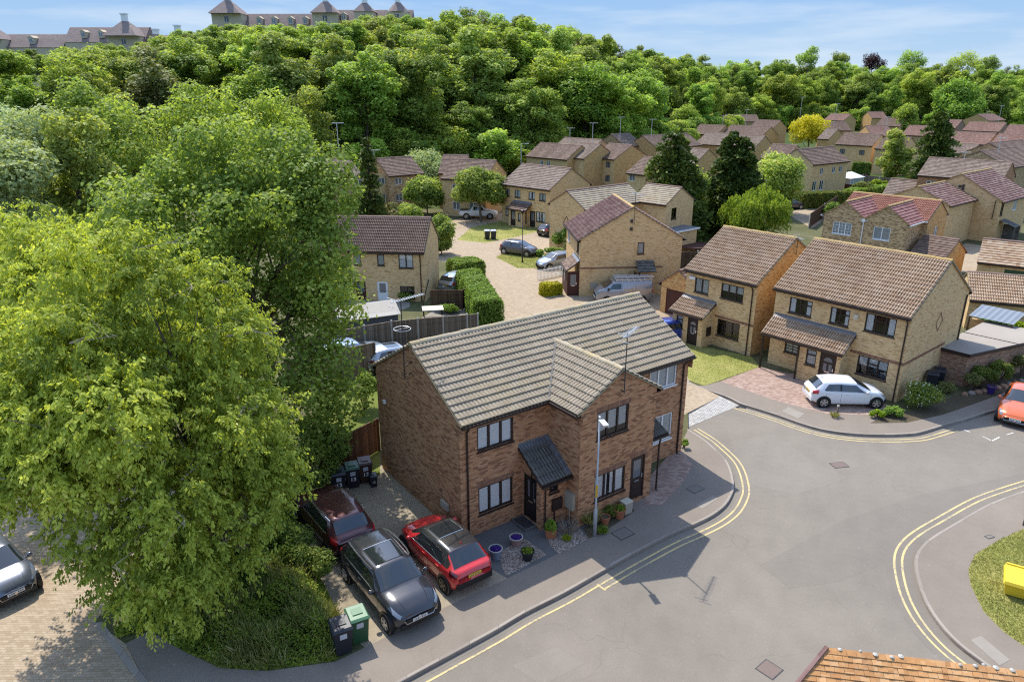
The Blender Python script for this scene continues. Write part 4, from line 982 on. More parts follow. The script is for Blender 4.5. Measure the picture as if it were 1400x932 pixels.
for a_ in (0.65,2.3): dp.bar((a_,-1.65,0),(a_,-1.65,1.9),0.1)
dp.box(2.3,-1.6,0,2.36,-0.05,1.9); dp.build('side_porch', M['tile_dark'], he)
# garages right
house('long garage block with pinkish tiled roof behind the flat roofed garage', 33.0, 49.6, -22, 13, 4.6, 2.2, 3.7, 'brick_buff', 'tile_pink', 'ridge_brown', name='garage', cat='garage', detail=2)
house('garage with green door and pinkish tiled roof beside the dark parked car', 40.3, 60.6, -35, 4.4, 5.0, 2.4, 4.0, 'brick_buff', 'tile_pink', 'ridge_brown', name='garage', cat='garage', detail=1,
      holes_extra=[('F',2.0,0.0,1.8,2.0)])
gd = MB(); gd.box(2.0,0.03,0,3.8,0.08,2.0); gd.build('garage_door', M['bin_green'], next(o for o in C.objects if o.get('label','').startswith('garage with green door')))
house('buff house with white framed window at the right edge beyond the garages', 45.0, 58.5, -35, 8, 8, 5.0, 7.4, 'brick_mixed', 'tile_pink', 'ridge_brown', detail=1, trim='white_frame', frame='white', wins=[('L',5.6,1.3,1.0,1.4,dict(n=2,fill='net',cover=1.0)),('F',0.8,1.2,1.4,1.2,dict(n=2,fill='net',cover=1.0))])

# ---- roof of the near house under the camera, bottom right: hipped, plain clay tiles
def hipped(label, A, yaw, run, zr, ze, ln):
    """ridge from A along yaw; the near slope falls to local -y and its left end is a hip"""
    t = thing('house', label, 'house', (A[0], A[1], 0), yaw)
    sl = (zr-ze)/run; S = Vector((0,-run,ze-zr)).normalized(); L_ = math.hypot(run, zr-ze); N = Vector((0,-(zr-ze),run)).normalized()*-1
    N = Vector((0,-(zr-ze)/L_,run/L_)); rng = random.Random(9); m = MB(); g = 0.1; nc = int(L_/g)
    for c in range(nc):
        s0, s1 = c*g, (c+1)*g+0.012; h0, h1 = 0.004, 0.020; x0 = -(s1/L_)*run; off = 0.0825 if c % 2 else 0.0
        n0 = int(math.floor((x0-off)/0.165)); n1 = int(ln/0.165)
        for q in range(n0, n1):
            u0, u1 = q*0.165+off+0.002, (q+1)*0.165+off-0.002; j = rng.uniform(-0.004, 0.006); tl = rng.uniform(-0.004, 0.004)
            lim = -(s0/L_)*run; u0c = max(u0, -(s1/L_)*run)
            if u1 < lim and u1 < -(s1/L_)*run: continue
            p = [(max(u0,lim),s0,h0),(max(u1,lim),s0,h0),(max(u1,-(s1/L_)*run),s1,h1+j+tl),(u0c,s1,h1+j-tl)]
            w = [Vector((a,0,zr))+S*b+N*k for a,b,k in p]
            m.add(w+[w[3]-N*0.016, w[2]-N*0.016], [(3,2,1,0),(4,5,2,3)])
    m.build('roof', M['tile_orange'], t)
    b = MB(); b.add([(0,0,zr-0.03),(ln,0,zr-0.03),(ln,-run,ze-0.03),(-run,-run,ze-0.03),(0,0,0),(ln,0,0),(ln,-run,0),(-run,-run,0)], [(3,2,1,0),(0,1,5,4),(1,2,6,5),(2,3,7,6),(3,0,4,7)]); b.build('wall', M['brick_brown'], t)
    r = MB(); r.bar((0,0,zr+0.01),(-run,-run,ze+0.01),0.07,0.05); r.build('hip', M['tile_purple'], t)
    r = MB()
    for q in range(int(ln/0.22)):
        if rng.random() < 0.45: r.lathe([(0.03+0.03*rng.random(),0),(0.015,0.02)], (q*0.22+rng.uniform(-.1,.1),rng.uniform(-.05,.03),zr-0.0), 6)
    o = r.build('ridge_mortar', M['concrete'], t); o['kind'] = 'stuff'
hipped('near house with angled orange clay tile roof at the bottom right, seen from above', (5.72,10.4), -9.6, 3.6, 7.0, 4.7, 9.0)

# ---- the rest of the estate: each house from its ridge, further and further off
def simple(label, x, y, yaw, Ln, D, zr, bm, tm, wins=(), hip=False, ze=None, gable_bm=None, rm='ridge_brown', name='house', **kw):
    return house(label, x, y, yaw, Ln, D, ze or zr-2.2, zr, bm, tm, rm, wins=wins, detail=1, deep=False, gable_bm=gable_bm, **kw)
def frow(*us, z=3.3, w=1.1, h=1.0, frame='white', fill='net', low=True, n=2):
    o = []
    for u in us:
        o.append(('F',u,z,w,h,dict(n=n,frame=frame,fill=fill,sill=False)))
        if low: o.append(('F',u,0.9,w,1.1,dict(n=n,frame=frame,fill=fill,sill=False)))
    return o

simple('house with pinkish brown roof behind the narrow conifer on the left', -24.55, 100.85, 36.0, 4.10, 8, 7.0, 'brick_buff', 'tile_plain', frow(3.0,6.5), gable_bm='brick_orange_lit')
simple('brown brick house with white windows behind the pale green tree', -17.70, 104.53, 37.4, 5.73, 7, 6.8, 'brick_mixed', 'tile_brown', frow(1.0,4.5), gable_bm=None)
simple('brown roofed house half hidden behind the round trees', -10.46, 104.59, -5.0, 3.70, 8, 7.2, 'brick_mixed', 'tile_brown', (), gable_bm=None)
simple('brown roofed house with orange brick gable above the white pickup', -9.48, 98.51, -20.0, 6.33, 8, 7.2, 'brick_buff', 'tile_brown', frow(1.5,4), gable_bm='brick_orange_lit')
simple('long buff house with two small white upstairs windows below the woods', 2.64, 133.82, -45.0, 9.77, 7.5, 7.0, 'brick_buff', 'tile_brown', frow(3.4,5.0,w=.75), gable_bm='brick_orange_lit')
simple('buff house with stepped forward brown roof joined to the long one', 9.43, 130.04, -49.7, 4.63, 8, 7.2, 'brick_buff', 'tile_plain', frow(1.0,frame='brown'), gable_bm='brick_orange_lit')
simple('buff house with orange lit brick gable and brown roof in the middle distance', 14.29, 131.87, -52.0, 5.65, 8.5, 7.0, 'brick_buff', 'tile_brown', frow(1.2,3.6,frame='brown'), gable_bm='brick_orange_lit')
simple('house behind with low brown roof ridge touching the dark woods', 7.23, 138.45, -45.0, 8.97, 8, 7.6, 'brick_mixed', 'tile_plain', (), gable_bm=None)
simple('house with pale pinkish roof slope turned to the right and dark gable', 22.76, 148.31, 38.7, 5.45, 8.3, 7.6, 'brick_mixed', 'tile_plain', (), gable_bm=None)
simple('buff house with long tiled roof left of the tall conifers', 28.64, 146.56, 36.0, 13.50, 8, 7.4, 'brick_buff', 'tile_brown', (), gable_bm='brick_orange_lit')
simple('buff dormer house with white gabled window beside the tall conifer', 17.42, 110.54, -52.0, 3.63, 7, 6.6, 'brick_buff', 'tile_brown', frow(0.5,frame='white'), gable_bm='brick_orange_lit')
simple('house with dark hipped roof and two white rooflights against the woods', 76.25, 264.35, -1.5, 11.19, 9, 7.4, 'brick_mixed', 'tile_brown', (), gable_bm=None)
simple('house with brown roof and orange gable left of the rooflight house', 47.57, 197.72, -45.0, 7.59, 8.5, 7.2, 'brick_orange_lit', 'tile_brown', (), gable_bm=None)
simple('house with brown roof and bright orange gable beside the black pipe', 54.65, 193.62, -45.0, 11.17, 8.5, 7.2, 'brick_orange_lit', 'tile_brown', frow(6,8.5), gable_bm=None)
simple('house with orange gable rising behind the pipe, left of the golden tree', 70.55, 221.80, -45.0, 7.35, 9, 7.4, 'brick_orange_lit', 'tile_brown', (), gable_bm=None)
simple('house with plain brown roof behind the tall conifers', 39.99, 161.27, -45.0, 6.02, 8.5, 7.2, 'brick_orange_lit', 'tile_plain', (), gable_bm=None)
simple('house with small orange gable low behind the conifers', 26.73, 121.48, -45.0, 4.01, 8, 7.0, 'brick_orange_lit', 'tile_plain', (), gable_bm=None)
simple('brown roofed wing house joined left of the white conservatory house', 44.98, 133.01, -45.0, 4.69, 8, 6.8, 'brick_orange_lit', 'tile_brown', (), gable_bm=None)
simple('buff house with dark framed windows right of the golden tree', 68.92, 157.49, -45.0, 7.49, 8, 7.4, 'brick_buff', 'tile_brown', frow(1.0,5.0,frame='brown',fill='net'), gable_bm=None)
simple('house with reddish roof and orange gable far behind the golden tree', 115.21, 276.49, -52.0, 7.60, 9, 7.4, 'brick_orange_lit', 'tile_rust', (), gable_bm=None)
simple('house with brown roof and orange gable just behind the golden tree', 89.09, 208.36, -1.2, 5.70, 9, 7.4, 'brick_orange_lit', 'tile_brown', (), gable_bm=None)
simple('house with pale roof and roof window right beside the golden tree', 73.13, 177.63, -46.7, 2.73, 8.5, 7.2, 'brick_orange_lit', 'tile_plain', (), gable_bm=None)
simple('house with reddish brown roof left of the dark round conifers', 89.88, 185.69, -1.0, 5.54, 8.5, 7.4, 'brick_orange_lit', 'tile_rust', (), gable_bm=None)
simple('small reddish roofed house near the woods, centre right', 141.56, 294.67, -1.6, 6.04, 9, 7.4, 'brick_orange_lit', 'tile_rust', (), gable_bm=None)
simple('house with brown roof and red gable right of the dark round conifers', 127.29, 224.94, -47.6, 5.81, 9, 7.4, 'brick_red', 'tile_rust', (), gable_bm=None)
simple('house with red brown roof and chimney at the far right', 126.48, 209.12, -49.7, 9.00, 9, 7.4, 'brick_red', 'tile_rust', (), gable_bm=None)
simple('terrace with wide red brown roof and white windows on the right', 94.30, 161.76, -48.5, 8.42, 8.5, 7.4, 'brick_mixed', 'tile_rust', frow(4.2,7.2), gable_bm=None)
simple('house with pale red roof and small gable far right by the woods', 171.57, 268.83, 36.0, 13.50, 9, 7.4, 'brick_orange_lit', 'tile_rust', (), gable_bm=None)
simple('house with red brown roof cut by the right edge of the picture', 99.72, 154.55, -50.9, 6.50, 8.5, 7.4, 'brick_mixed', 'tile_rust', (), gable_bm=None)
simple('dark roofed house with brown gable right of the grey roofed house', 75.98, 111.86, 37.1, 13.50, 9, 7.2, 'brick_mixed', 'tile_brown', (), gable_bm=None)
simple('brown roofed house rising behind the dark roofed one on the right', 84.43, 123.33, 36.0, 13.50, 9, 7.6, 'brick_mixed', 'tile_brown', (), gable_bm=None)
simple('long grey brown roofed house behind the large plain gable', 57.12, 102.62, -45.0, 10.08, 7.5, 7.16, 'brick_brown', 'tile_plain', frow(1.2,3.0,frame='white'), gable_bm=None)
simple('low garage with grey brown roof beside the lime green shrub', 54.39, 106.11, -45.0, 3.93, 5, 3.9, 'brick_mixed', 'tile_plain', (), gable_bm=None, name='garage', cat='garage')
simple('brown roofed house squeezed between golden tree and far wood', 113.58, 322.63, -45.0, 9.09, 9, 7.4, 'brick_orange_lit', 'tile_brown', (), gable_bm=None)
simple('house with brown roof behind the round green tree, far right', 114.66, 235.14, -45.0, 6.94, 9, 7.4, 'brick_orange_lit', 'tile_brown', (), gable_bm=None)
simple('house with rust brown roof half behind the dark bushy conifer', 98.81, 188.42, -45.0, 7.95, 9, 7.4, 'brick_mixed', 'tile_rust', (), gable_bm=None)
simple('house with brown roof at the right edge below the yellow green tree', 126.72, 191.76, -45.0, 6.38, 9, 7.4, 'brick_orange_lit', 'tile_rust', (), gable_bm=None)
simple('house with low brown roof in front of the rooflight house', 45.62, 156.91, -45.0, 6.33, 8, 7.0, 'brick_orange_lit', 'tile_plain', (), gable_bm=None)
simple('brown roofed house filling the row right of the dark framed windows', 73.10, 148.72, -52.0, 4.91, 8, 7.2, 'brick_buff', 'tile_brown', (), gable_bm=None)
simple('house with grey brown roof left of the wide red brown terrace', 76.92, 134.94, -52.0, 5.92, 8, 7.0, 'brick_mixed', 'tile_plain', (), gable_bm=None)

M['tile_hill'] = tile('grey_brown_hill_tile', [(0,(0.20,0.15,0.135)),(1,(0.27,0.21,0.185))], 0.03, (0.35,0.3,0.2))
HG = house('buff house with dark brown roof, white windows and white conservatory among hedges', 47.94, 116.77, 35.2, 10.0, 6.4, 4.98, 7.17, 'brick_buff', 'tile_brown', 'ridge_brown', detail=1, deep=False, frame='white',
    wins=frow(2.2,5.6,7.6,low=False,w=0.9)+[('F',0.6,0.8,1.0,1.5,dict(n=2,frame='white',fill=None)),('F',2.6,0.8,1.0,1.5,dict(n=2,frame='white',fill=None)),('L',3.8,3.3,0.9,1.2,dict(n=2,frame='white',fill=None))])
cv = thing('conservatory', 'white roofed conservatory with dark red lower walls against the buff house', 'conservatory', (58.32,125.65, 0), 35.2)
m_ = MB(); m_.box(-1.8,-1.2,0,2.2,1.8,1.0); m_.build('dwarf_wall', M['red_wood'], cv)
m_ = MB(); m_.box(-1.75,-1.15,1.0,2.15,1.75,2.0); m_.build('glazing', PANE['curtain'], cv)
m_ = MB(); m_.add([(-1.95,-1.35,2.0),(2.35,-1.35,2.0),(2.35,1.9,2.0),(-1.95,1.9,2.0),(-0.2,0.3,2.9),(0.7,0.3,2.9)], [(0,1,5,4),(1,2,5),(2,3,4,5),(3,0,4),(3,2,1,0)]); m_.build('roof', M['white_frame'], cv)
m_ = MB()
for k in range(6): m_.box(-1.78+k*0.78,-1.2,1.0,-1.70+k*0.78,-1.148,2.0)
m_.build('frame', M['white_frame'], cv)
# big crescent of apartment blocks on top of the wooded hill
def slab_roof(root, x0, x1, z0, zr, D, tm='tile_hill'):
    r = MB(); run = D/2; ls = math.hypot(run, zr-z0)
    tiled(r, (x0,-0.3,z0), (1,0,0), Vector((0,run,zr-z0))/ls, x1-x0, ls, 1, gauge=0.5); tiled(r, (x1,D+0.3,z0), (-1,0,0), Vector((0,-run,zr-z0))/ls, x1-x0, ls, 1, gauge=0.5)
    for xx in (x0+0.01, x1-0.01): r.poly([(xx,0,z0),(xx,D,z0),(xx,D/2,zr-0.05)])
    r.build('roof', M[tm], root)
def tower_roof(root, xc, yc, w, z0, zt, lan, round_=False):
    r = MB(); n = 16 if round_ else 4
    off = math.pi/4 if not round_ else 0; rr = w*0.72 if not round_ else w*0.52
    r.lathe([(rr,z0),(0.75,zt)], (xc,yc,0), n) if round_ else r.add([(xc-w/2,yc-w/2,z0),(xc+w/2,yc-w/2,z0),(xc+w/2,yc+w/2,z0),(xc-w/2,yc+w/2,z0),(xc-0.7,yc-0.7,zt),(xc+0.7,yc-0.7,zt),(xc+0.7,yc+0.7,zt),(xc-0.7,yc+0.7,zt)], [(0,1,5,4),(1,2,6,5),(2,3,7,6),(3,0,4,7),(3,2,1,0)])
    o = r.build('tower_roof', M['tile_hill'], root)
    l = MB(); l.box(xc-0.8,yc-0.8,zt-0.6,xc+0.8,yc+0.8,zt+lan); l.box(xc-1.05,yc-1.05,zt+lan,xc+1.05,yc+1.05,zt+lan+0.35); l.build('lantern', M['white_frame'], o)
def hill_block(label, px0, px1, ridge_y, Y, D=11):
    pass
HYd = 262.0
def hz(px): return (px-700)/978.37*HYd*1.0
def block(label, x0, x1, zr, pitch, towers, dormers, base):
    b = thing('apartment_block', label, 'apartment block', (0, HYd, base), 0, 'apartment blocks on the hilltop')
    z0 = zr-pitch-base
    w = MB(); facade(w, (x0,0,0), (1,0,0), x1-x0, z0, []); facade(w, (x1,0,0), (0,1,0), 11, z0, []); facade(w, (x0,11,0), (0,-1,0), 11, z0, []); facade(w, (x1,11,0), (-1,0,0), x1-x0, z0, []); w.build('wall', M['render'], b)
    slab_roof(b, x0-0.3, x1+0.3, z0, zr-base, 11)
    for xc, wd, zt, lan, rd in towers:
        m_ = MB(); zb_ = zt-base-wd*0.42; m_.box(xc-wd/2+0.3,-2.0,0,xc+wd/2-0.3,4.0,zb_); m_.build('tower_wall', M['render'], b)
        tower_roof(b, xc, 1.0, wd, zb_+0.002, zt-base, lan, rd)
        window(b, (xc-0.8,-2.02,0), (1,0,0), 0, zb_-2.6, 1.6, 1.9, n=2, frame='white', fill=None, deep=False, rev=-0.07, sill=False)
    for xd in dormers:
        m_ = MB(); zz = z0+pitch*0.25; m_.box(xd-0.9,0.6,zz,xd+0.9,4.0,zz+1.9); m_.add([(xd-1.1,0.4,zz+1.9),(xd+1.1,0.4,zz+1.9),(xd+1.1,4.5,zz+1.9),(xd-1.1,4.5,zz+1.9),(xd,0.4,zz+2.7),(xd,4.5,zz+2.7)], [(0,1,4),(1,2,5,4),(3,0,4,5)])
        dm_ = m_.build('dormer', M['render'], b)
        window(dm_, (xd-0.65,0.6,zz), (1,0,0), 0, 0.35, 1.3, 1.4, n=2, frame='white', fill='net', deep=False, rev=-0.07, sill=False)
    return b
block('long apartment block with one pyramid roofed tower, far left on the hilltop', -151.3, -124.5, 36.0, 5.0, [(-130.3,11.5,37.6,2.0,False)], [-145,-139], 22)
block('low apartment wing cut by the left edge of the picture on the hilltop', -178, -152.5, 33.8, 4.5, [(-176,10,36.0,1.5,False)], [-163], 22)
block('low roof with small white lanterns between the two big hilltop blocks', -123.6, -108, 33.5, 3.5, [(-113,6,34.6,1.4,False),(-120.5,3.6,33.6,1.2,False)], [], 22)
block('large pale apartment block with pyramid and cone towers on the hilltop', -99, -66.3, 40.2, 5.0, [(-94.9,10.5,44.0,3.0,False)], [-85,-80,-74.5,-69.5], 25)
block('right hand apartment wing with square and round pointed towers on the hilltop', -66, -34, 41.4, 5.0, [(-62.2,9,43.6,2.2,False),(-49.2,7,43.2,2.4,False),(-38.2,7.5,43.4,1.6,True)], [-56.5], 26)

# ---------------------------------------------------------------- trees, hedges, undergrowth
def quads_mesh(name, P, A, B, tone, mat, parent=None):
    """one leaf per row: rhombus p-A, p+B, p+A, p-B"""
    n = len(P)
    v = np.empty((n,4,3), np.float32); v[:,0] = P-A; v[:,1] = P+B; v[:,2] = P+A; v[:,3] = P-B
    me = bpy.data.meshes.new(name)
    me.vertices.add(n*4); me.vertices.foreach_set('co', v.ravel())
    me.loops.add(n*4); me.loops.foreach_set('vertex_index', np.arange(n*4, dtype=np.int32))
    me.polygons.add(n); me.polygons.foreach_set('loop_start', np.arange(0, n*4, 4, dtype=np.int32)); me.polygons.foreach_set('loop_total', np.full(n, 4, np.int32))
    at = me.attributes.new('tone', 'FLOAT', 'POINT'); at.data.foreach_set('value', np.repeat(np.clip(tone,0,1).astype(np.float32), 4))
    me.materials.append(mat); me.update(); me.validate()
    o = bpy.data.objects.new(name, me); COL.objects.link(o)
    if parent is not None: o.parent = parent
    return o
def unit(v): return v/np.maximum(np.linalg.norm(v, axis=1, keepdims=True), 1e-9)
def sph(rng, n): return unit(rng.normal(size=(n,3)))

def lobes_for(rng, R, Rz, zc, n, flat=0.0, lr=(0.26,0.42), lower=0.6, fr=(0.58,0.86)):
    d = sph(rng, n*3); d = d[d[:,2] > -lower][:n]
    f = rng.uniform(*fr, len(d))[:,None]
    c = d*f*np.array([R,R,Rz])+np.array([0,0,zc])
    c[:,:2] += rng.normal(size=(len(d),2))*R*0.06
    r = rng.uniform(*lr, len(d))*R
    c2 = np.vstack([c, np.array([[0,0,zc]]), np.array([[0,0,zc+Rz*0.35]])]); r2 = np.append(r, [R*0.5, R*0.45])
    return c2, r2
def leaf_cloud(rng, c, r, n, size, asp=0.62, up=0.5, rnd=0.75, squash=0.85, tone0=0.4, shell=0.62, jit=0.0):
    w = r**2; k = rng.choice(len(c), n, p=w/w.sum())
    d = sph(rng, n); rad = r[k]*(shell+(1.06-shell)*rng.random(n)**0.6)
    # each lobe is itself lumpy
    ph = rng.uniform(0, 6.28, (len(c),3))[k]
    rad = rad*(1+0.17*np.sin(5*d[:,0]+ph[:,0])*np.sin(5*d[:,1]+ph[:,1])+0.10*np.sin(8*d[:,2]+ph[:,2]))
    rad = rad*(1+(rng.random(n) < 0.14)*rng.random(n)*0.38)   # stray shoots break the outline
    P = c[k]+d*rad[:,None]*np.array([1,1,squash])
    N = unit(d*0.6+np.array([0,0,up])+rng.normal(size=(n,3))*rnd*0.6)
    A = unit(np.cross(N, rng.normal(size=(n,3)))); B = np.cross(N, A)
    s = size*rng.uniform(0.6, 1.35, n)[:,None]
    tl = rng.normal(0, 0.13, len(c))[k]
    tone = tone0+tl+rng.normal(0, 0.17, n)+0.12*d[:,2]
    return P, A*s*0.5, B*s*0.5*asp, tone

def trunk_mb(rng, base_r, h, lob, nl=8, lean=(0,0), fork=0.45, n=7, z0=-0.3, wob=0.25):
    m = MB()
    k = 6; path = []; 
    for i in range(k+1):
        t = i/k; path.append((lean[0]*t**1.5+math.sin(t*5+base_r*9)*wob*t, lean[1]*t**1.5+math.cos(t*4+base_r*7)*wob*t, z0+(h-z0)*t))
    m.tube(path, [base_r*(1.25 if i == 0 else 1-0.75*i/k) for i in range(k+1)], n)
    c, r = lob; order = np.argsort(-r)[:nl]
    for q in order:
        i = int(np.clip(rng.integers(int(k*fork*0.6), k), 1, k)); s = Vector(path[i]); e = Vector(c[q]); 
        if (e-s).length < 0.3: continue
        mid = s.lerp(e, 0.5)+Vector((0,0,(e-s).length*0.12))
        rr = base_r*(1-0.75*i/k)*0.55
        m.tube([s, s.lerp(mid,0.6), mid, e], [rr, rr*0.75, rr*0.55, rr*0.15], max(5,n-2))
        for _ in range(2):
            e2 = e+Vector(rng.normal(size=3)*float(r[q])*0.7); m.tube([mid, mid.lerp(e2,0.55)+Vector((0,0,0.1)), e2], [rr*0.4, rr*0.25, rr*0.07], 4)
    return m

def broadleaf(name, label, x, y, H, Rr, n, size, mat, seed, zc=0.58, rz=0.45, nlob=34, z=0.0, group=None, cat='tree', bark='bark', base_r=None, lean=(0,0), lr=(0.26,0.42), asp=0.62, up=0.5, tone0=0.42, lower=0.6, shell=0.62, squash=0.85, fr=(0.58,0.86)):
    rng = np.random.default_rng(seed)
    t = thing(name, label, cat, (x, y, z), 0, group)
    Rz = H*rz; zcc = H*zc
    c, r = lobes_for(rng, Rr*0.92, Rz*0.92, zcc, nlob, lr=lr, lower=lower, fr=fr)
    # keep inside the height
    top = (c[:,2]+r*squash).max(); c[:,2] += (H-top)*np.clip((c[:,2]-H*0.2)/(H*0.8), 0, 1)
    c[:,0] += lean[0]*c[:,2]/H; c[:,1] += lean[1]*c[:,2]/H
    trunk_mb(rng, base_r or H*0.017, H*0.72, (c, r), lean=lean).build('trunk', M[bark], t, smooth=True)
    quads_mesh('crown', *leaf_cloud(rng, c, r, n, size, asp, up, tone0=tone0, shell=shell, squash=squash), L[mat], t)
    return t

def conifer(name, label, x, y, H, Rr, n, seed, z=0.0, mat='conifer', group=None, col=0.75, size=0.4, droop=0.25, low=0.04):
    rng = np.random.default_rng(seed); t = thing(name, label, 'conifer', (x, y, z), 0, group)
    m = MB(); m.tube([(0,0,-0.3),(0,0,H*0.5),(0.05,0,H*0.98)], [H*0.018,H*0.011,0.02], 7); m.build('trunk', M['needle_bark'], t)
    nb = 150; zz = H*(low+(0.97-low)*rng.random(nb)**1.25); az = rng.uniform(0, 6.283, nb)
    ln = Rr*np.clip(1-zz/H, 0.02, 1)**col*rng.uniform(0.65, 1.12, nb)+0.12
    k = rng.choice(nb, n, p=ln/ln.sum()); s = rng.random(n)**0.6
    L_ = ln[k]*s; spread = 0.10+0.16*L_
    a = az[k]+rng.normal(0, 1, n)*spread/np.maximum(L_, 0.3)
    P = np.stack([np.cos(a)*L_, np.sin(a)*L_, zz[k]+0.35*L_*(1-s)-droop*L_*s+rng.normal(0, 0.16, n)*(0.4+L_*0.3)], 1)
    out = np.stack([np.cos(a), np.sin(a), np.full(n, 0.25)], 1)
    A = unit(out+rng.normal(size=(n,3))*0.5); N = unit(np.array([0,0,0.8])+rng.normal(size=(n,3))*0.6); B = unit(np.cross(N, A))
    sc = size*rng.uniform(0.6, 1.4, n)[:,None]
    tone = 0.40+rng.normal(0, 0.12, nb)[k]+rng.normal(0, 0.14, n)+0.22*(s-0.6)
    quads_mesh('crown', P, A*sc*0.6, B*sc*0.28, tone, L[mat], t)
    return t

def weeper(name, label, x, y, H, Rr, n, seed, mat='weeping', hang=2.2, size=0.26):
    rng = np.random.default_rng(seed); t = thing(name, label, 'tree', (x, y, 0))
    c, r = lobes_for(rng, Rr*0.8, H*0.36, H*0.55, 26, lr=(0.22,0.36))
    trunk_mb(rng, 0.22, H*0.6, (c, r)).build('trunk', M['bark'], t, smooth=True)
    top = (c[:,2]+r).max(); c[:,2] += H-top
    ns = n//14; k = rng.choice(len(c), ns); d = sph(rng, ns); d[:,2] = np.abs(d[:,2])*0.8+0.05
    S = c[k]+d*r[k][:,None]; hl = hang*rng.uniform(0.4, 1.2, ns)
    o = unit(S-np.array([0,0,H*0.5]))
    q = np.repeat(np.arange(ns), 14); u = rng.random(len(q))
    P = S[q]+o[q]*(u*0.5)[:,None]*np.array([1,1,0.2])+np.stack([rng.normal(0,0.06,len(q)),rng.normal(0,0.06,len(q)),-hl[q]*u],1)
    P[:,2] = np.maximum(P[:,2], 0.2)
    A = unit(np.array([0,0,-1.0])+rng.normal(size=(len(q),3))*0.45); B = unit(np.cross(A, rng.normal(size=(len(q),3))))
    sc = size*rng.uniform(0.6,1.3,len(q))[:,None]
    quads_mesh('crown', P, A*sc*0.6, B*sc*0.22, 0.42+rng.normal(0,0.15,ns)[q]+rng.normal(0,0.15,len(q))-0.2*u, L[mat], t)
    return t

def bush(label, x, y, rx, ry, h, n, size, mat, seed, name='shrub', cat='shrub', yaw=0, z=0.0, group=None, nlob=14, flowers=None, asp=0.62, tone0=0.42):
    rng = np.random.default_rng(seed); t = thing(name, label, cat, (x, y, z), yaw, group)
    d = sph(rng, nlob*3); d = d[d[:,2] > -0.2][:nlob]; f = rng.uniform(0.45,0.72,len(d))[:,None]
    c = d*f*np.array([rx,ry,h*0.55])+np.array([0,0,h*0.42]); r = rng.uniform(0.30,0.45,len(d))*min(rx,ry,h)
    r = np.minimum(r, np.maximum(0.1, h-c[:,2]))
    P, A, B, T = leaf_cloud(rng, c, r, n, size, asp, tone0=tone0); P[:,2] = np.maximum(P[:,2], 0.02)
    m = MB()
    for q in range(min(7, len(c))): m.tube([(0,0,-0.1),tuple(c[q]*np.array([0.5,0.5,0.6])),tuple(c[q])],[0.035,0.025,0.01],5)
    m.build('stem', M['bark'], t); quads_mesh('foliage', P, A, B, T, L[mat], t)
    if flowers:
        k, fs, fm = flowers; P, A, B, T = leaf_cloud(rng, c, r*1.04, k, fs, 0.9, tone0=0.6, shell=0.95); P[:,2] = np.maximum(P[:,2], 0.05)
        quads_mesh('flower', P, A, B, T, L[fm], t)
    return t

def hedge(label, pts, w, h, n, size, mat, seed, core=True):
    """clipped hedge along a line"""
    rng = np.random.default_rng(seed)
    a, b = Vector(pts[0]), Vector(pts[1]); d = b-a; ln = d.length; yaw = math.degrees(math.atan2(d.y, d.x))
    t = thing('hedge', label, 'hedge', (a.x, a.y, 0), yaw)
    ar = np.array([ln*w, ln*h, ln*h, w*h, w*h]); k = rng.choice(5, n, p=ar/ar.sum()); u, v = rng.random(n), rng.random(n)
    P = np.zeros((n,3)); N = np.zeros((n,3))
    for q, (px, py, pz, nn) in enumerate((('u','v',1,(0,0,1)),('u',0,'v',(0,-1,0)),('u',1,'v',(0,1,0)),(0,'u','v',(-1,0,0)),(1,'u','v',(1,0,0)))):
        m = k == q
        g = lambda s: u[m] if s == 'u' else v[m] if s == 'v' else np.full(m.sum(), float(s))
        P[m] = np.stack([g(px)*ln, (g(py)-0.5)*w, g(pz)*h], 1); N[m] = nn
    # rounded shoulders and a lumpy clip
    e = np.clip((P[:,2]/h-0.8)/0.2, 0, 1)*0.14; P[:,1] *= 1-e; P[:,0] = (P[:,0]-ln/2)*(1-e*0.4*w/ln)+ln/2
    lump = 0.05*np.sin(P[:,0]*2.1+seed)+0.04*np.sin(P[:,0]*5.3+P[:,2]*3+P[:,1]*4)+rng.normal(0,0.045,n)-0.03
    P += N*lump[:,None]; P[:,2] = np.maximum(P[:,2], 0.03)
    NN = unit(N*0.7+np.array([0,0,0.35])+rng.normal(size=(n,3))*0.5); A = unit(np.cross(NN, rng.normal(size=(n,3)))); B = np.cross(NN, A)
    s = size*rng.uniform(0.6,1.4,n)[:,None]
    quads_mesh('foliage', P, A*s*0.5, B*s*0.36, 0.42+rng.normal(0,0.2,n)+0.1*np.sin(P[:,0]*3), L[mat], t)
    if core:
        m = MB(); m.box(0.14,-w/2+0.13,0,ln-0.14,w/2-0.13,h-0.13); m.build('dark_core', M['hedge_core'], t)  # solid box; the shade inside the hedge is put into its colour
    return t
M['hedge_core'] = plain('shaded_twigs', (0.028,0.036,0.012), 0.95, 0.05, 0, 0.3, 6)

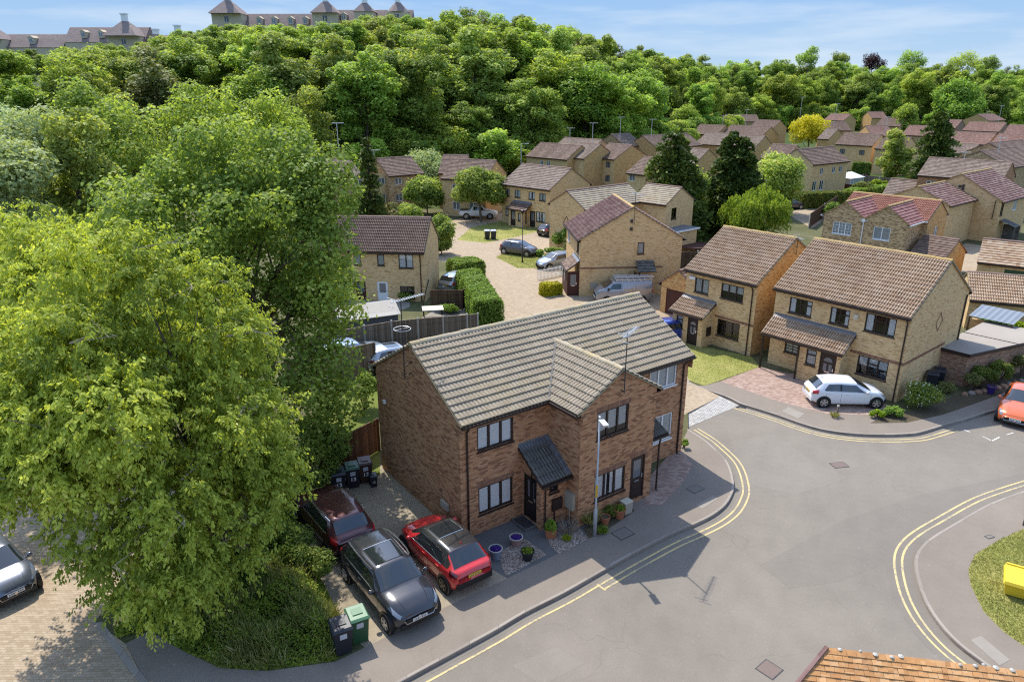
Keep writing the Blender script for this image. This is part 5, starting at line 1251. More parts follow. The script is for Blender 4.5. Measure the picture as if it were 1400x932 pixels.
# ---- woodland on the hill
SKY = np.array([(-80,66),(0,66),(60,72),(100,60),(150,62),(200,58),(240,40),(285,42),(300,35),(350,34),(420,37),(470,23),(540,18),(600,22),(640,8),(680,16),(730,20),(770,14),(850,25),(900,32),(960,36),(1000,48),(1040,42),(1070,70),(1100,79),(1250,79),(1500,76)], float)
F_, TH = 978.37, R(19.496)
def project(x, y, z):
    zz = z-16.58; fw = y*math.cos(TH)-zz*math.sin(TH); up = y*math.sin(TH)+zz*math.cos(TH)
    return 700+F_*x/fw, 466-F_*up/fw
def z_at(x, y, py):
    """height over (x, y) that projects to row py"""
    k = (466-py)/F_
    return 16.58+y*(k*math.cos(TH)-math.sin(TH))/(math.cos(TH)+k*math.sin(TH))
PROTO = []
def woodland():
    rng = random.Random(11)
    kinds = [('sycamore','forest',0.55,1),('sycamore','forest',0.47,1),('sycamore','sycamore',0.6,1),('ash','ash',0.5,.8),('ash','ash',0.40,.75),('oak','forest',0.64,1),('sycamore','forest',0.52,.9),('thin_ash','brownish',0.46,.42)]
    labels = {'sycamore':'domed bright green sycamore in the wood that climbs the hillside', 'ash':'looser olive green ash tree in the wood that climbs the hillside', 'oak':'broad dark green oak in the wood that climbs the hillside', 'thin_ash':'half bare brownish ash with visible limbs in the wood that climbs the hillside'}
    used = {}
    pts = []
    y = 70.0
    while y < 430:
        sp = 10.2 if y < 210 else 11.5 if y < 300 else 13.0
        x = -230.0
        while x < 330:
            px, py = x+rng.uniform(-.42,.42)*sp, y+rng.uniform(-.42,.42)*sp
            x += sp
            fd = float(foot_dist(px, py))
            lim = 160 if px < -25 else 95 if px < 60 else 78
            if fd < 3 or fd > lim: continue
            if py > 256 and px < -30: continue
            u, v = project(px, py, 12+float(ground_z(px, py)))
            if u < -50 or u > 1450: continue
            pts.append((px, py, fd, u))
        y += sp
    pts.sort(key=lambda p: p[1])
    protos = {}
    n_made = 0
    for px, py, fd, u in pts:
        g = float(ground_z(px, py)); H = rng.uniform(13, 21.5) if fd < 30 else rng.uniform(11.5, 20)
        if fd < 9: H = rng.uniform(11, 19)
        sky_y = np.interp(u, SKY[:,0], SKY[:,1])+rng.uniform(-4, 9)
        Hm = z_at(px, py, sky_y)-g
        if Hm < 4.5: continue
        H = min(H, Hm)
        ki = rng.choice([0,0,0,1,1,2,2,2,3,4,5,6,6,6]) if rng.random() < 0.94 else 7; nm, mt, wd, dn = kinds[ki]
        if ki not in protos:
            n = int(20000*dn); t = broadleaf(nm+'_tree', labels[nm], px, py, 17, 17*0.31*wd/0.5, n, 0.45, mt, 100+ki, zc=0.49, rz=0.51, nlob=58, z=g, group=nm+' trees of the hillside wood', lower=0.92, lr=(0.13,0.33), fr=(0.50,0.96), up=0.75, shell=0.5 if dn < .9 else 0.62)
            protos[ki] = t
        else: t = copy_tree(protos[ki])
        s = H/17; w = s*rng.uniform(1.15, 1.6) if s < 0.8 else s*rng.uniform(1.0, 1.35)
        t.location = (px, py, g); t.scale = (w, w, s); t.rotation_euler = (0,0,rng.uniform(0,6.28)); n_made += 1
    # lower growth along the foot of the slope
    us = None; n_low = 0
    for a, b in zip(FOOT[2:-2], FOOT[3:-1]):
        ln = math.dist(a, b)
        for q in range(int(ln/5.2)):
            t_ = (q+rng.random())/int(ln/5.2+1); px = a[0]+(b[0]-a[0])*t_+rng.uniform(-2,2); py = a[1]+(b[1]-a[1])*t_+rng.uniform(0,7)
            u, v = project(px, py, 4)
            if u < -30 or u > 1430: continue
            g = float(ground_z(px, py)); H = rng.uniform(5.5, 9.5)
            if us is None: us = broadleaf('understorey_tree', 'low leafy tree filling the foot of the hillside wood', px, py, 7, 3.3, 9000, 0.36, 'forest', 190, zc=0.46, rz=0.54, nlob=30, z=g, group='low trees at the foot of the wood', lower=0.98, fr=(0.5,0.95), up=0.7); t = us
            else: t = copy_tree(us)
            s = H/7; t.location = (px, py, g); t.scale = (s*rng.uniform(.9,1.4),s*rng.uniform(.9,1.4),s); t.rotation_euler = (0,0,rng.uniform(0,6.28)); n_low += 1
woodland()
# trees standing out on the far right skyline
rng_ = random.Random(3)
for k, (px, py, dep, w, mt, lab) in enumerate([(1077,61,372,5.5,'ash','thin tree rising above the skyline left of the dark copper tree'),(1117,70,400,6,'ash','small round tree on the skyline left of the copper tree'),(1160,72,400,6.5,'copper','dark copper tree on the far skyline'),
      (1209,67,400,7.5,'forest','open crowned tree on the skyline right of the copper tree'),(1276,68,400,9,'forest','wide tree standing up from the far skyline on the right'),(1308,75,400,6,'ash','low tree on the skyline right of the wide one'),(1371,66,400,6,'ash','windswept tree on the skyline near the right edge'),(1397,68,400,6,'forest','tree on the skyline at the very right edge')]):
    x = (px-700)*dep*1.0/978.37; g = float(ground_z(x, dep)); H = z_at(x, dep, py)-g
    broadleaf('skyline_tree', lab, x, dep, H, w, 3200, 0.7, mt, 300+k, zc=0.7, rz=0.30, nlob=18, z=g, shell=0.5)

# ---- single trees in the estate: (label, kind, base x, y, top row, crown radius, ...)
def at_top(x, y, py): return z_at(x, y, py)
E_ = [
 ('round topped green tree on the lawn in front of the white pickup', -4.11,93.7, 229, 3.55, 16000, 0.34, 'sycamore', dict(zc=0.62,rz=0.38,base_r=0.2,lower=0.5)),
 ('round green tree left of the one on the lawn', -11.83,100.09, 239, 3.1, 12000, 0.32, 'sycamore', dict(zc=0.55,rz=0.45)),
 ('pale green tree in front of the brown brick houses', -13.26,117.24, 205, 4.1, 12000, 0.36, 'willow', dict(zc=0.6,rz=0.4,tone0=0.25)),
 ('bright domed tree behind the brown roofs, below the wood', -11.87,152.44, 174, 3.4, 11000, 0.40, 'sycamore', dict(zc=0.55,rz=0.45)),
 ('small yellow green tree left of the long buff house', -0.11,143.3, 202, 2.9, 8000, 0.36, 'hedge', dict(zc=0.5,rz=0.5)),
 ('small dark tree beside the end wall of the fenced house', -7.47,74.09, 293, 1.75, 8000, 0.24, 'sycamore', dict(zc=0.5,rz=0.5,lower=0.9)),
 ('leafy sycamore sapling between the two tall conifers', 21,86.05, 224, 3.0, 11000, 0.34, 'sycamore', dict(zc=0.5,rz=0.5,lower=0.9)),
 ('bright green round tree behind the weeping willow', 36.48,99.83, 207, 4.0, 13000, 0.36, 'sycamore', dict(zc=0.5,rz=0.5,tone0=0.6,lower=0.9)),
 ('golden yellow tree among the far roofs', 76.47,190.96, 155, 4.9, 11000, 0.42, 'yellow', dict(zc=0.55,rz=0.42)),
 ('round green tree behind the dark conifers, far right', 122.71,234.77, 141, 4.5, 8000, 0.55, 'forest', dict(zc=0.5,rz=0.5,lower=0.9)),
 ('large round dark tree standing alone before the far wood', 180.06,303.91, 106, 10.0, 12000, 0.9, 'forest', dict(zc=0.5,rz=0.5,lower=0.9,tone0=0.3)),
 ('yellow green tree at the right edge before the far wood', 172.7,251.19, 128, 4.8, 7000, 0.55, 'hedge', dict(zc=0.5,rz=0.5,lower=0.9)),
 ('tall pale tree left of the dark conifer, far right', 68.74,131.54, 172, 3.0, 9000, 0.40, 'sycamore', dict(zc=0.5,rz=0.52,lower=0.95,tone0=0.6)),
]
for k, (lab, x, y, py, rr, n, sz, mt, kw) in enumerate(E_):
    broadleaf('round_tree' if 'round' in lab else 'tree', lab, x, y, at_top(x, y, py), rr, n, sz, mt, 500+k, **kw)
x_, y_ = -17.3, 88.0; conifer('conifer', 'narrow dark conifer between the left houses', x_, y_, at_top(x_, y_, 184), 2.0, 9000, 41, col=0.55, size=0.30, droop=0.1)
x_, y_ = 18.42,84.25; conifer('conifer', 'left one of the two tall dark conifers in the centre', x_, y_, at_top(x_, y_, 174), 5.4, 30000, 42, size=0.44, col=0.52)
x_, y_ = 26.49,86.96; conifer('conifer', 'right one of the two tall dark conifers in the centre', x_, y_, at_top(x_, y_, 178), 5.3, 30000, 43, size=0.44, col=0.52)
x_, y_ = 69.94,121.88; conifer('conifer', 'dark bushy conifer among the houses, far right', x_, y_, at_top(x_, y_, 150), 5.0, 14000, 44, col=0.5, size=0.5)
x_, y_ = 27.14,79.96; weeper('willow', 'weeping willow with bright drooping foliage behind the buff houses', x_, y_, at_top(x_, y_, 250), 4.2, 20000, 45)
for k, (lab, px, dep, py, rr, mt) in enumerate([('silvery willow at the left edge, upper one', 20, 88, 128, 6.2, 'willow'), ('silvery willow at the left edge, lower one', 30, 66, 182, 5.0, 'willow'), ('silvery willow right of the two at the left edge', 85, 80, 138, 5.2, 'willow'),
      ('yellow green tree between silvery willows and the dark wood', 128, 72, 138, 3.6, 'ash'), ('dark green tree below the wood, above the big sycamore', 205, 84, 118, 5.6, 'sycamore'), ('round green tree in front of the wood, upper left', 160, 92, 100, 5.6, 'sycamore'),
      ('dark tree at the foot of the wood behind the sycamore top', 300, 92, 105, 5.8, 'forest'), ('broad tree at the foot of the wood left of the tall aerial', 395, 100, 118, 5.2, 'forest'), ('round dark tree at the upper left corner below the roofs', 10, 110, 66, 5.0, 'forest'),('tall leafy tree right behind the tall aerial pole, at the foot of the wood', 437, 116, 112, 4.6, 'forest'),('bushy tree left of the tall aerial pole, below the wood', 418, 104, 160, 3.6, 'sycamore')]):
    x = (px-700)*dep/978.37*1.02; broadleaf('broadleaf_tree', lab, x, dep, z_at(x, dep, py)-float(ground_z(x, dep)), rr, 11000, 0.42, mt, 600+k, zc=0.52, rz=0.47, lower=0.9, z=float(ground_z(x, dep)))

# ---- the big sycamore behind and left of the brown house
def big_sycamore():
    rng = np.random.default_rng(77); t = thing('sycamore_tree', 'large dark leaved sycamore behind the brown house, at the centre left', 'tree', (-12.4, 31.5, 0))
    c1, r1 = lobes_for(rng, 4.9, 5.2, 9.6, 80, lr=(0.13,0.25), lower=0.95, fr=(0.5,0.98))
    top = (c1[:,2]+r1*0.85).max(); c1[:,2] += 15.4-top
    ex = np.array([(3.6,-1.5,6.0,1.4),(4.5,-2.2,5.2,1.2),(4.0,-3.0,4.2,1.3),(3.2,-2.6,3.2,1.5),(4.7,-1.0,7.2,1.2),(2.4,-3.2,5.4,1.5),(4.2,0.6,8.2,1.3),(5.2,-2.5,3.6,1.0),(4.4,-3.4,2.6,1.1),(3.0,-3.8,2.0,1.2),(-3.9,-1.0,12.2,1.3),(-4.3,0,11,1.4),(2.6,0,13.2,1.2),(3.6,-.5,11.8,1.2)]+[(4.29,-1.00,11.28,1.30),(4.68,-1.50,9.97,1.20),(4.28,-2.00,8.33,1.20),(4.96,-0.50,12.39,1.10),(4.62,0.00,13.47,1.10),(3.83,-0.50,12.76,1.30),(3.57,-1.50,10.44,1.40),(0.74,0.50,14.50,1.20),(-1.20,0.50,14.19,1.20),(2.60,0.50,14.19,1.10)])
    c = np.vstack([c1, ex[:,:3]]); r = np.append(r1, ex[:,3])
    trunk_mb(rng, 0.32, 10.5, (c, r), nl=22, n=9).build('trunk', M['bark'], t, smooth=True)
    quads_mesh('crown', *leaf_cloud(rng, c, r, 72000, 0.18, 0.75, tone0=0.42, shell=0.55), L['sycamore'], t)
big_sycamore()

# ---- the cherry in front: long toothed leaves hanging in sprays
def cherry(label, x, y, cx, cy, H, Rr, zc, rz, nspray, seed, per=15, ll=0.15, base_r=0.24, dead=60, extra=()):
    rng = np.random.default_rng(seed); t = thing('cherry_tree', label, 'tree', (x, y, 0))
    c, r = lobes_for(rng, Rr*0.95, rz, zc, 64, lr=(0.14,0.25), lower=0.85, fr=(0.5,0.98))
    top = (c[:,2]+r).max(); c[:,2] += np.where(c[:,2] > zc, H-top, 0)
    c[:,0] += cx-x; c[:,1] += cy-y
    keep = np.ones(len(c), bool)
    if len(extra):
        # the crown stops short of the parking court: the pale car stands clear of it
        for i_, q_ in enumerate(c+np.array([x,y,0])):
            u_, v_ = project(*q_)
            if (u_ < 100 and v_ > 650) or v_+r[i_]*40 > 840 or (u_ > 250 and v_+r[i_]*40 > 800): keep[i_] = False
        c, r = c[keep], r[keep]
    if len(extra): ex = np.array(extra); c = np.vstack([c, ex[:,:3]-np.array([x,y,0])]); r = np.append(r, ex[:,3])
    trunk_mb(rng, base_r, H*0.55, (c, r), nl=26, lean=((cx-x)*0.7,(cy-y)*0.7), n=9).build('trunk', M['bark'], t, smooth=True)
    m = MB()
    for _ in range(dead):
        q = rng.integers(len(c)); s = Vector(c[q]); d = Vector(sph(rng,1)[0]); d.z = abs(d.z)*0.5
        e = s+d*float(r[q])*1.25; k = s.lerp(e,0.5)+Vector(rng.normal(size=3)*0.15)
        m.tube([s,k,e],[0.03,0.02,0.007],4)
        for _ in range(3): m.tube([k.lerp(e,rng.random()), k.lerp(e,rng.random())+Vector(rng.normal(size=3)*0.35)],[0.012,0.004],3)
    m.build('dead_twigs', M['twig'], t)['kind'] = 'stuff'
    w = r**2; k = rng.choice(len(c), nspray, p=w/w.sum()); d = sph(rng, nspray)
    S = c[k]+d*(r[k]*rng.uniform(0.45,1.02,nspray))[:,None]
    so = unit(d*0.8+np.array([0,0,-0.25])+rng.normal(size=(nspray,3))*0.35); sl = rng.uniform(0.3,0.7,nspray)
    q = np.repeat(np.arange(nspray), per); u = rng.random(len(q))
    P = S[q]+so[q]*(u*sl[q])[:,None]; P[:,2] -= 0.35*(u**2)*sl[q]
    P += rng.normal(size=P.shape)*0.045
    lat = np.cross(so[q], np.array([0,0,1.0])); lat *= rng.choice([-1,1],len(q))[:,None]
    A = unit(np.array([0,0,-0.75])+so[q]*0.35+lat*0.7+rng.normal(size=P.shape)*0.30); N = unit(np.array([0,0,0.6])+d[q]*0.5+rng.normal(size=P.shape)*0.5); B = unit(np.cross(N, A))
    s_ = ll*rng.uniform(0.65,1.3,len(q))[:,None]; P = P+A*s_*0.5
    P[:,2] = np.maximum(P[:,2], 0.15)
    tone = 0.42+rng.normal(0,0.12,len(c))[k][q]+rng.normal(0,0.10,nspray)[q]+rng.normal(0,0.13,len(q))+0.15*(u-0.5)
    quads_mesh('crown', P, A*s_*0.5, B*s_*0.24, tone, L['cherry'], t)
cherry('big yellow green cherry tree with drooping leaves filling the left foreground', -9.4, 21.6, -11.9, 20.8, 12.2, 4.8, 7.2, 4.6, 8200, 5, per=30, ll=0.14,
       extra=[(-10.45,17.00,2.76,0.95),(-9.68,17.50,3.01,1.10),(-11.09,17.20,3.87,1.15),(-8.85,18.30,3.45,1.20),(-11.87,17.50,5.01,1.25),(-7.96,19.00,4.54,1.10),(-7.59,20.00,5.24,1.00),(-8.01,20.50,7.04,1.10),(-11.76,17.00,7.16,1.30),(-12.98,18.00,8.43,1.50),(-13.95,18.00,7.31,1.20),(-9.71,17.50,5.49,1.30),(-8.86,21.00,9.30,1.20),(-10.68,17.30,8.53,1.40),(-13.87,19.00,9.56,1.20),(-13.89,20.50,10.86,1.20),(-12.45,21.00,11.85,1.10),(-10.08,21.50,10.92,1.00),(-8.89,22.00,9.20,0.90),(-13.84,18.00,8.21,1.10),(-9.27,22.00,10.79,0.70),(-11.37,21.50,11.96,0.90),(-11.82,18.00,10.14,1.00),(-7.37,20.30,4.66,0.55),(-12.81,17.30,6.77,0.90)])
cherry('yellow green cherry tree behind the big one, at the left edge', -20.5, 32.0, -20.8, 31.5, 11.8, 5.6, 7.0, 4.6, 5200, 6, per=13, ll=0.20, dead=10)

# ---- undergrowth, shrubs and hedges close to the houses
def in_poly(x, y, poly):
    n = len(poly); c = np.zeros(x.shape, bool); j = n-1
    for i in range(n):
        xi, yi = poly[i]; xj, yj = poly[j]
        c ^= ((yi > y) != (yj > y)) & (x < (xj-xi)*(y-yi)/(yj-yi+1e-12)+xi); j = i
    return c
def ground_cover(name, label, poly, n, size, mat, seed, hfun, asp=0.7, up=0.8, tone0=0.4):
    rng = np.random.default_rng(seed); pa = np.array(poly); lo, hi = pa.min(0), pa.max(0)
    xy = rng.uniform(lo, hi, (n*4,2)); xy = xy[in_poly(xy[:,0], xy[:,1], poly)][:n]; n = len(xy)
    h = hfun(xy[:,0], xy[:,1], rng); z = h*np.clip(1-0.25*rng.random(n)**2, 0, 1)
    P = np.stack([xy[:,0], xy[:,1], z], 1)
    N = unit(np.array([0,-0.15,up])+rng.normal(size=(n,3))*0.5); A = unit(np.cross(N, rng.normal(size=(n,3)))); B = np.cross(N, A)
    s = size*rng.uniform(0.5,1.5,n)[:,None]
    o = quads_mesh(name, P, A*s*0.5, B*s*0.5*asp, tone0+rng.normal(0,0.2,n)+0.18*np.sin(xy[:,0]*1.7+1)*np.sin(xy[:,1]*1.3), L[mat])
    return tag(o, label, 'ground cover', kind='stuff')
UG = [(-12.64,18.41),(-11.74,18.73),(-10.42,17.93),(-8.87,17.18),(-7.39,17.06),(-5.4,17.44),(-5.25,18.4),(-6.52,20.74),(-7.51,22.43),(-9.02,25.33),(-12.14,25.6),(-14.19,23.58),(-13.83,20.21)]
UGa = np.array(UG)
def ug_h(x, y, rng):
    f = np.clip((y-15.8)/5.5, 0, 1); edge = np.full(x.shape, 9.0)
    for a, b in zip(UGa, np.roll(UGa, -1, 0)):
        d = b-a; t = np.clip(((x-a[0])*d[0]+(y-a[1])*d[1])/(d@d), 0, 1); edge = np.minimum(edge, np.hypot(x-a[0]-t*d[0], y-a[1]-t*d[1]))
    b = 0.28+0.80*f+0.30*np.sin(x*2.3)*np.sin(y*2.9+1)+0.20*np.sin(x*5.1+y*4.2)*np.sin(y*6.3-x)+rng.normal(0,0.09,x.shape)
    return np.clip(b, 0.08, 2)*np.clip(edge/0.7, 0.05, 1)
ground_cover('undergrowth', 'dark ivy and bramble undergrowth on the bank beside the drive', UG, 62000, 0.085, 'bramble', 21, ug_h)

sheet('planting_bed', UG, 0.010, M['earth'])
def tall_weeds(name, label, poly, n, h, mat, seed):
    rng = np.random.default_rng(seed); pa = np.array(poly); lo, hi = pa.min(0), pa.max(0)
    xy = rng.uniform(lo, hi, (n*5,2)); xy = xy[in_poly(xy[:,0], xy[:,1], poly)]
    xy = xy[(np.sin(xy[:,0]*1.9+1)*np.sin(xy[:,1]*2.4)+rng.normal(0,0.4,len(xy))) > 0.1][:n]; n = len(xy)
    A = unit(np.array([0,0,1.0])+rng.normal(size=(n,3))*0.45); B = unit(np.cross(A, rng.normal(size=(n,3)))); s = h*rng.uniform(0.4,1.6,n)[:,None]
    P = np.stack([xy[:,0], xy[:,1], ug_h(xy[:,0],xy[:,1],rng)*0.8], 1)+A*s*0.5
    return tag(quads_mesh(name, P, A*s*0.5, B*0.014, 0.35+rng.normal(0,0.25,n), L[mat]), label, 'weeds', kind='stuff')
tall_weeds('weeds', 'tall grassy weeds standing out of the undergrowth by the drive', [(-10.42,17.93),(-8.87,17.18),(-7.39,17.06),(-5.4,17.44),(-5.25,18.4),(-6.52,20.74),(-7.88,21.37),(-10.06,20.21)], 9000, 0.34, 'grass', 23)
gc = [(20.41,24.4),(18.89,23.62),(17.47,22.75),(16.65,21.83),(16.21,20.94),(15.84,19.63),(15.9,18.67),(16.13,18.06),(16.66,17.5),(21.83,24.76)]
def blades(name, label, poly, n, h, mat, seed):
    rng = np.random.default_rng(seed); pa = np.array(poly); lo, hi = pa.min(0), pa.max(0)
    xy = rng.uniform(lo, hi, (n*4,2)); xy = xy[in_poly(xy[:,0], xy[:,1], poly)][:n]; n = len(xy)
    A = unit(np.array([0,0,1.0])+rng.normal(size=(n,3))*0.55); B = unit(np.cross(A, rng.normal(size=(n,3)))); s = h*rng.uniform(0.5,1.5,n)[:,None]
    P = np.stack([xy[:,0], xy[:,1], np.full(n, 0.012)], 1)+A*s*0.45
    pt = np.sin(xy[:,0]*1.9+seed)*np.sin(xy[:,1]*2.3)*0.22
    return tag(quads_mesh(name, P, A*s*0.5, B*0.009, 0.45+rng.normal(0,0.2,n)+pt, L[mat]), label, 'grass', kind='stuff')
blades('grass', 'rough yellowing grass round the yellow grit bin', gc, 18000, 0.07, 'grass', 4)
blades('grass', 'mown front lawn of the buff house, yellow green', [(11.67,46.8),(10.61,39.81),(11.35,38.92),(15.62,41.96),(15.65,43.65)], 9000, 0.05, 'grass', 5)
blades('grass', 'patch of grass under the grey hatchback in the close', [(-1.66,72.69),(-0.77,74.77),(1.93,74.06),(4.67,74.75),(4,69.43),(2.49,67.91),(0.51,68.07)], 9000, 0.12, 'grass', 6)
blades('grass', 'lawn round the tree at the end of the close', [(-6.39,81.55),(-2.89,80.1),(0.01,83.01),(3.42,87.07),(4.21,91.01),(-0.47,95.34),(-5.04,89.54)], 9000, 0.12, 'grass', 7)

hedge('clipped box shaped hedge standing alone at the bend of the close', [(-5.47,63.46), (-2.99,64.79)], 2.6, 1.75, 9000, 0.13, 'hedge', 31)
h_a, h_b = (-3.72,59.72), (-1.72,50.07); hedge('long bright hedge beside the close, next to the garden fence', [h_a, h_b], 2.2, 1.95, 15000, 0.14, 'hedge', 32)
hedge('low golden hedge by the white railing', [(2.54,58.31), (4.07,58.99)], 1.1, 1.0, 5000, 0.11, 'gold_hedge', 33)
hedge('dark hedge left of the conservatory garden', [(41.87,104.94), (49.72,106.26)], 2.2, 2.2, 9000, 0.26, 'hedge_dark', 34)
hedge('mid green hedge below the conservatory', [(51.4,110.56), (60.76,116.77)], 2.0, 1.9, 7000, 0.26, 'hedge', 35)
hedge('dark clipped hedge behind the conservatory house garden', [(67.44,145.25), (70.49,143.98)], 2.0, 2.6, 4000, 0.3, 'hedge_dark', 36)
B_ = [
 ('rounded bush with white flowers at the corner of the buff house', 22.46,35.91, 1.15, 1.0, 1.55, 6500, 0.10, 'hedge_dark', dict(flowers=(260,0.085,'petal_white'))),
 ('low lime green clump at the front end of the white hatchback', 19.42,34.53, 0.42, 0.35, 0.5, 1500, 0.09, 'lime', {}),
 ('low grey green clump between the lime clump and the flowering bush', 20.41,34.8, 0.75, 0.45, 0.55, 2400, 0.09, 'hedge', {}),
 ('dark shrub in front of the flat roofed garage wall', 27.5,38.66, 0.9, 0.55, 1.6, 4500, 0.11, 'hedge_dark', {}),
 ('yellow tinged shrub at the garage corner', 26.6,38.23, 0.6, 0.45, 1.45, 3000, 0.10, 'brownish', {}),
 ('wide dark shrub right of the yellow tinged one', 28.99,39.32, 1.0, 0.55, 1.6, 5200, 0.11, 'hedge_dark', {}),
 ('bronze shrub at the right edge by the garage', 30.91,40.23, 0.9, 0.6, 1.9, 4200, 0.11, 'brownish', {}),
 ('small straggly plant beside the dark bins', 24.89,37.92, 0.6, 0.5, 0.7, 1300, 0.09, 'brownish', {}),
 ('lime green bush behind the corner of the buff house', 34.69,50.66, 1.25, 1.1, 2.3, 5000, 0.14, 'lime', {}),
 ('pale leaved bush behind the flat roofed garage', 34.55,48.3, 1.4, 1.1, 1.9, 4500, 0.15, 'hedge', {}),
 ('bright shrub at the right edge behind the garage', 35.08,46.74, 1.2, 1.0, 1.5, 3600, 0.14, 'lime', {}),
 ('dark bush in the garden of the fenced house', -8.72,56.59, 1.0, 0.6, 0.8, 1800, 0.12, 'hedge_dark', {}),
 ('leafy bush by the garden table', -5.02,53.34, 1.1, 0.6, 0.8, 2200, 0.12, 'hedge', {}),
 ('bronze leaved bush behind the left house roof', -16.46,89.1, 3.2, 2.0, 3.9, 6500, 0.24, 'brownish', {}),
 ('pale green bush behind the left house, near the conifer', -20.36,91.14, 2.6, 2.0, 4.2, 6000, 0.24, 'hedge', {}),
 ('green bush behind the roof end of the left house', -12.52,89.08, 2.2, 1.8, 3.6, 5000, 0.22, 'sycamore', {}),
 ('overgrown bush on the left of the purple roofed house', 5.78,75.1, 1.6, 1.5, 3.0, 5500, 0.17, 'hedge', {}),
 ('dark red leaved bush against the purple roofed house', 6.29,72.66, 1.0, 1.0, 3.2, 3000, 0.16, 'brownish', {}),
 ('scrubby bush beside the grey hatchback', 3.98,73.35, 1.8, 1.0, 0.9, 3500, 0.15, 'hedge', {}),
 ('yellow green shrub at the back corner of the brown house', -8.07,35.6, 1.0, 0.9, 2.6, 5000, 0.12, 'hedge', {}),
 ('dark evergreen shrub behind the maroon car', -8.61,26.61, 1.5, 1.3, 3.1, 9000, 0.11, 'hedge_dark', {}),
 ('low shrub of dark leaves beside the sycamore trunk', -8.29,29.23, 1.3, 1.2, 2.6, 6500, 0.12, 'sycamore', {}),
 ('ivy covered shrub under the big cherry', -10.35,20.98, 1.5, 1.1, 1.9, 7000, 0.09, 'bramble', {}),
 ('dark shrub at the foot of the cherry trunk', -8.12,22.21, 1.2, 1.0, 1.8, 6000, 0.09, 'hedge_dark', {}),
 ('dense shrub between cherry and sycamore', -11.42,26.15, 2.0, 1.6, 3.2, 9000, 0.12, 'hedge_dark', {}),
 ('variegated shrub with cream edged leaves under the cherry', -10.48,22, 0.55, 0.5, 1.7, 1300, 0.10, 'willow', {}),
 ('bright lime hedge plant by the far garden fence', 63.37,125.62, 2.6, 1.2, 1.7, 2600, 0.30, 'lime', {}),
 ('bright lime bush at the far right edge', 171.96,251.2, 4.0, 3.0, 3.2, 2600, 0.5, 'lime', {}),
 ('small dark purple shrub in the far garden', 64.56,133.68, 1.3, 1.0, 1.8, 1800, 0.28, 'copper', {}),
 ('round bush right of the conservatory hedge', 55.04,113.59, 2.2, 1.8, 3.0, 4500, 0.26, 'hedge_dark', {}),
 ('small bush beside the narrow conifer', -20.96,101.39, 2.0, 1.6, 4.6, 5000, 0.25, 'sycamore', {}),
 ('shrub with golden tips left of the small domed tree', -2.48,138.59, 1.2, 1.0, 2.4, 1800, 0.3, 'gold_hedge', {}),
 ('rough leafy bush on the bank left of the black wheelie bin', -6.51,19.13, 0.75, 0.65, 0.95, 2600, 0.09, 'bramble', {}),
 ('pale tipped bush in the middle of the bank under the cherry', -7.88,18.15, 0.6, 0.55, 0.8, 2000, 0.08, 'hedge', {}),
 ('taller dark shrub at the top of the bank beside the drive', -7.12,20.97, 0.9, 0.8, 1.9, 4200, 0.09, 'hedge_dark', {}),
 ('loose green shrub at the pavement end of the bank', -10.15,18.15, 0.7, 0.6, 1.1, 2600, 0.09, 'bramble', {}),
 ('small plant at the back corner of the gabled brown house', 8.39,31.19, 0.25, 0.22, 0.55, 500, 0.09, 'hedge', {}),
]
for k, (lab, x, y, rx, ry, h, n, sz, mt, kw) in enumerate(B_):
    bush(lab, x, y, rx, ry, h, n, sz, mt, 700+k, **kw)
for k in range(5):
    pass
bush('upright ivy clad bush at the end of the white railing', 42.82,95.11, 1.5, 1.3, 2.6, 3500, 0.22, 'hedge', 790)

M['tail_dark'] = NT('dark_tail_lamp').done((0.10,0.006,0.008), 0.15, 0.6, 0.0, coat=0.7)
# ---------------------------------------------------------------- vehicles
def lerp_tab(tab, x):
    xs = [t[0] for t in tab]; ys = [t[1] for t in tab]
    return float(np.interp(x, xs, ys))
def smooth_tab(tab, x, w):
    return sum(lerp_tab(tab, x+d*w)*k for d, k in ((-1,.15),(-.5,.22),(0,.26),(.5,.22),(1,.15)))

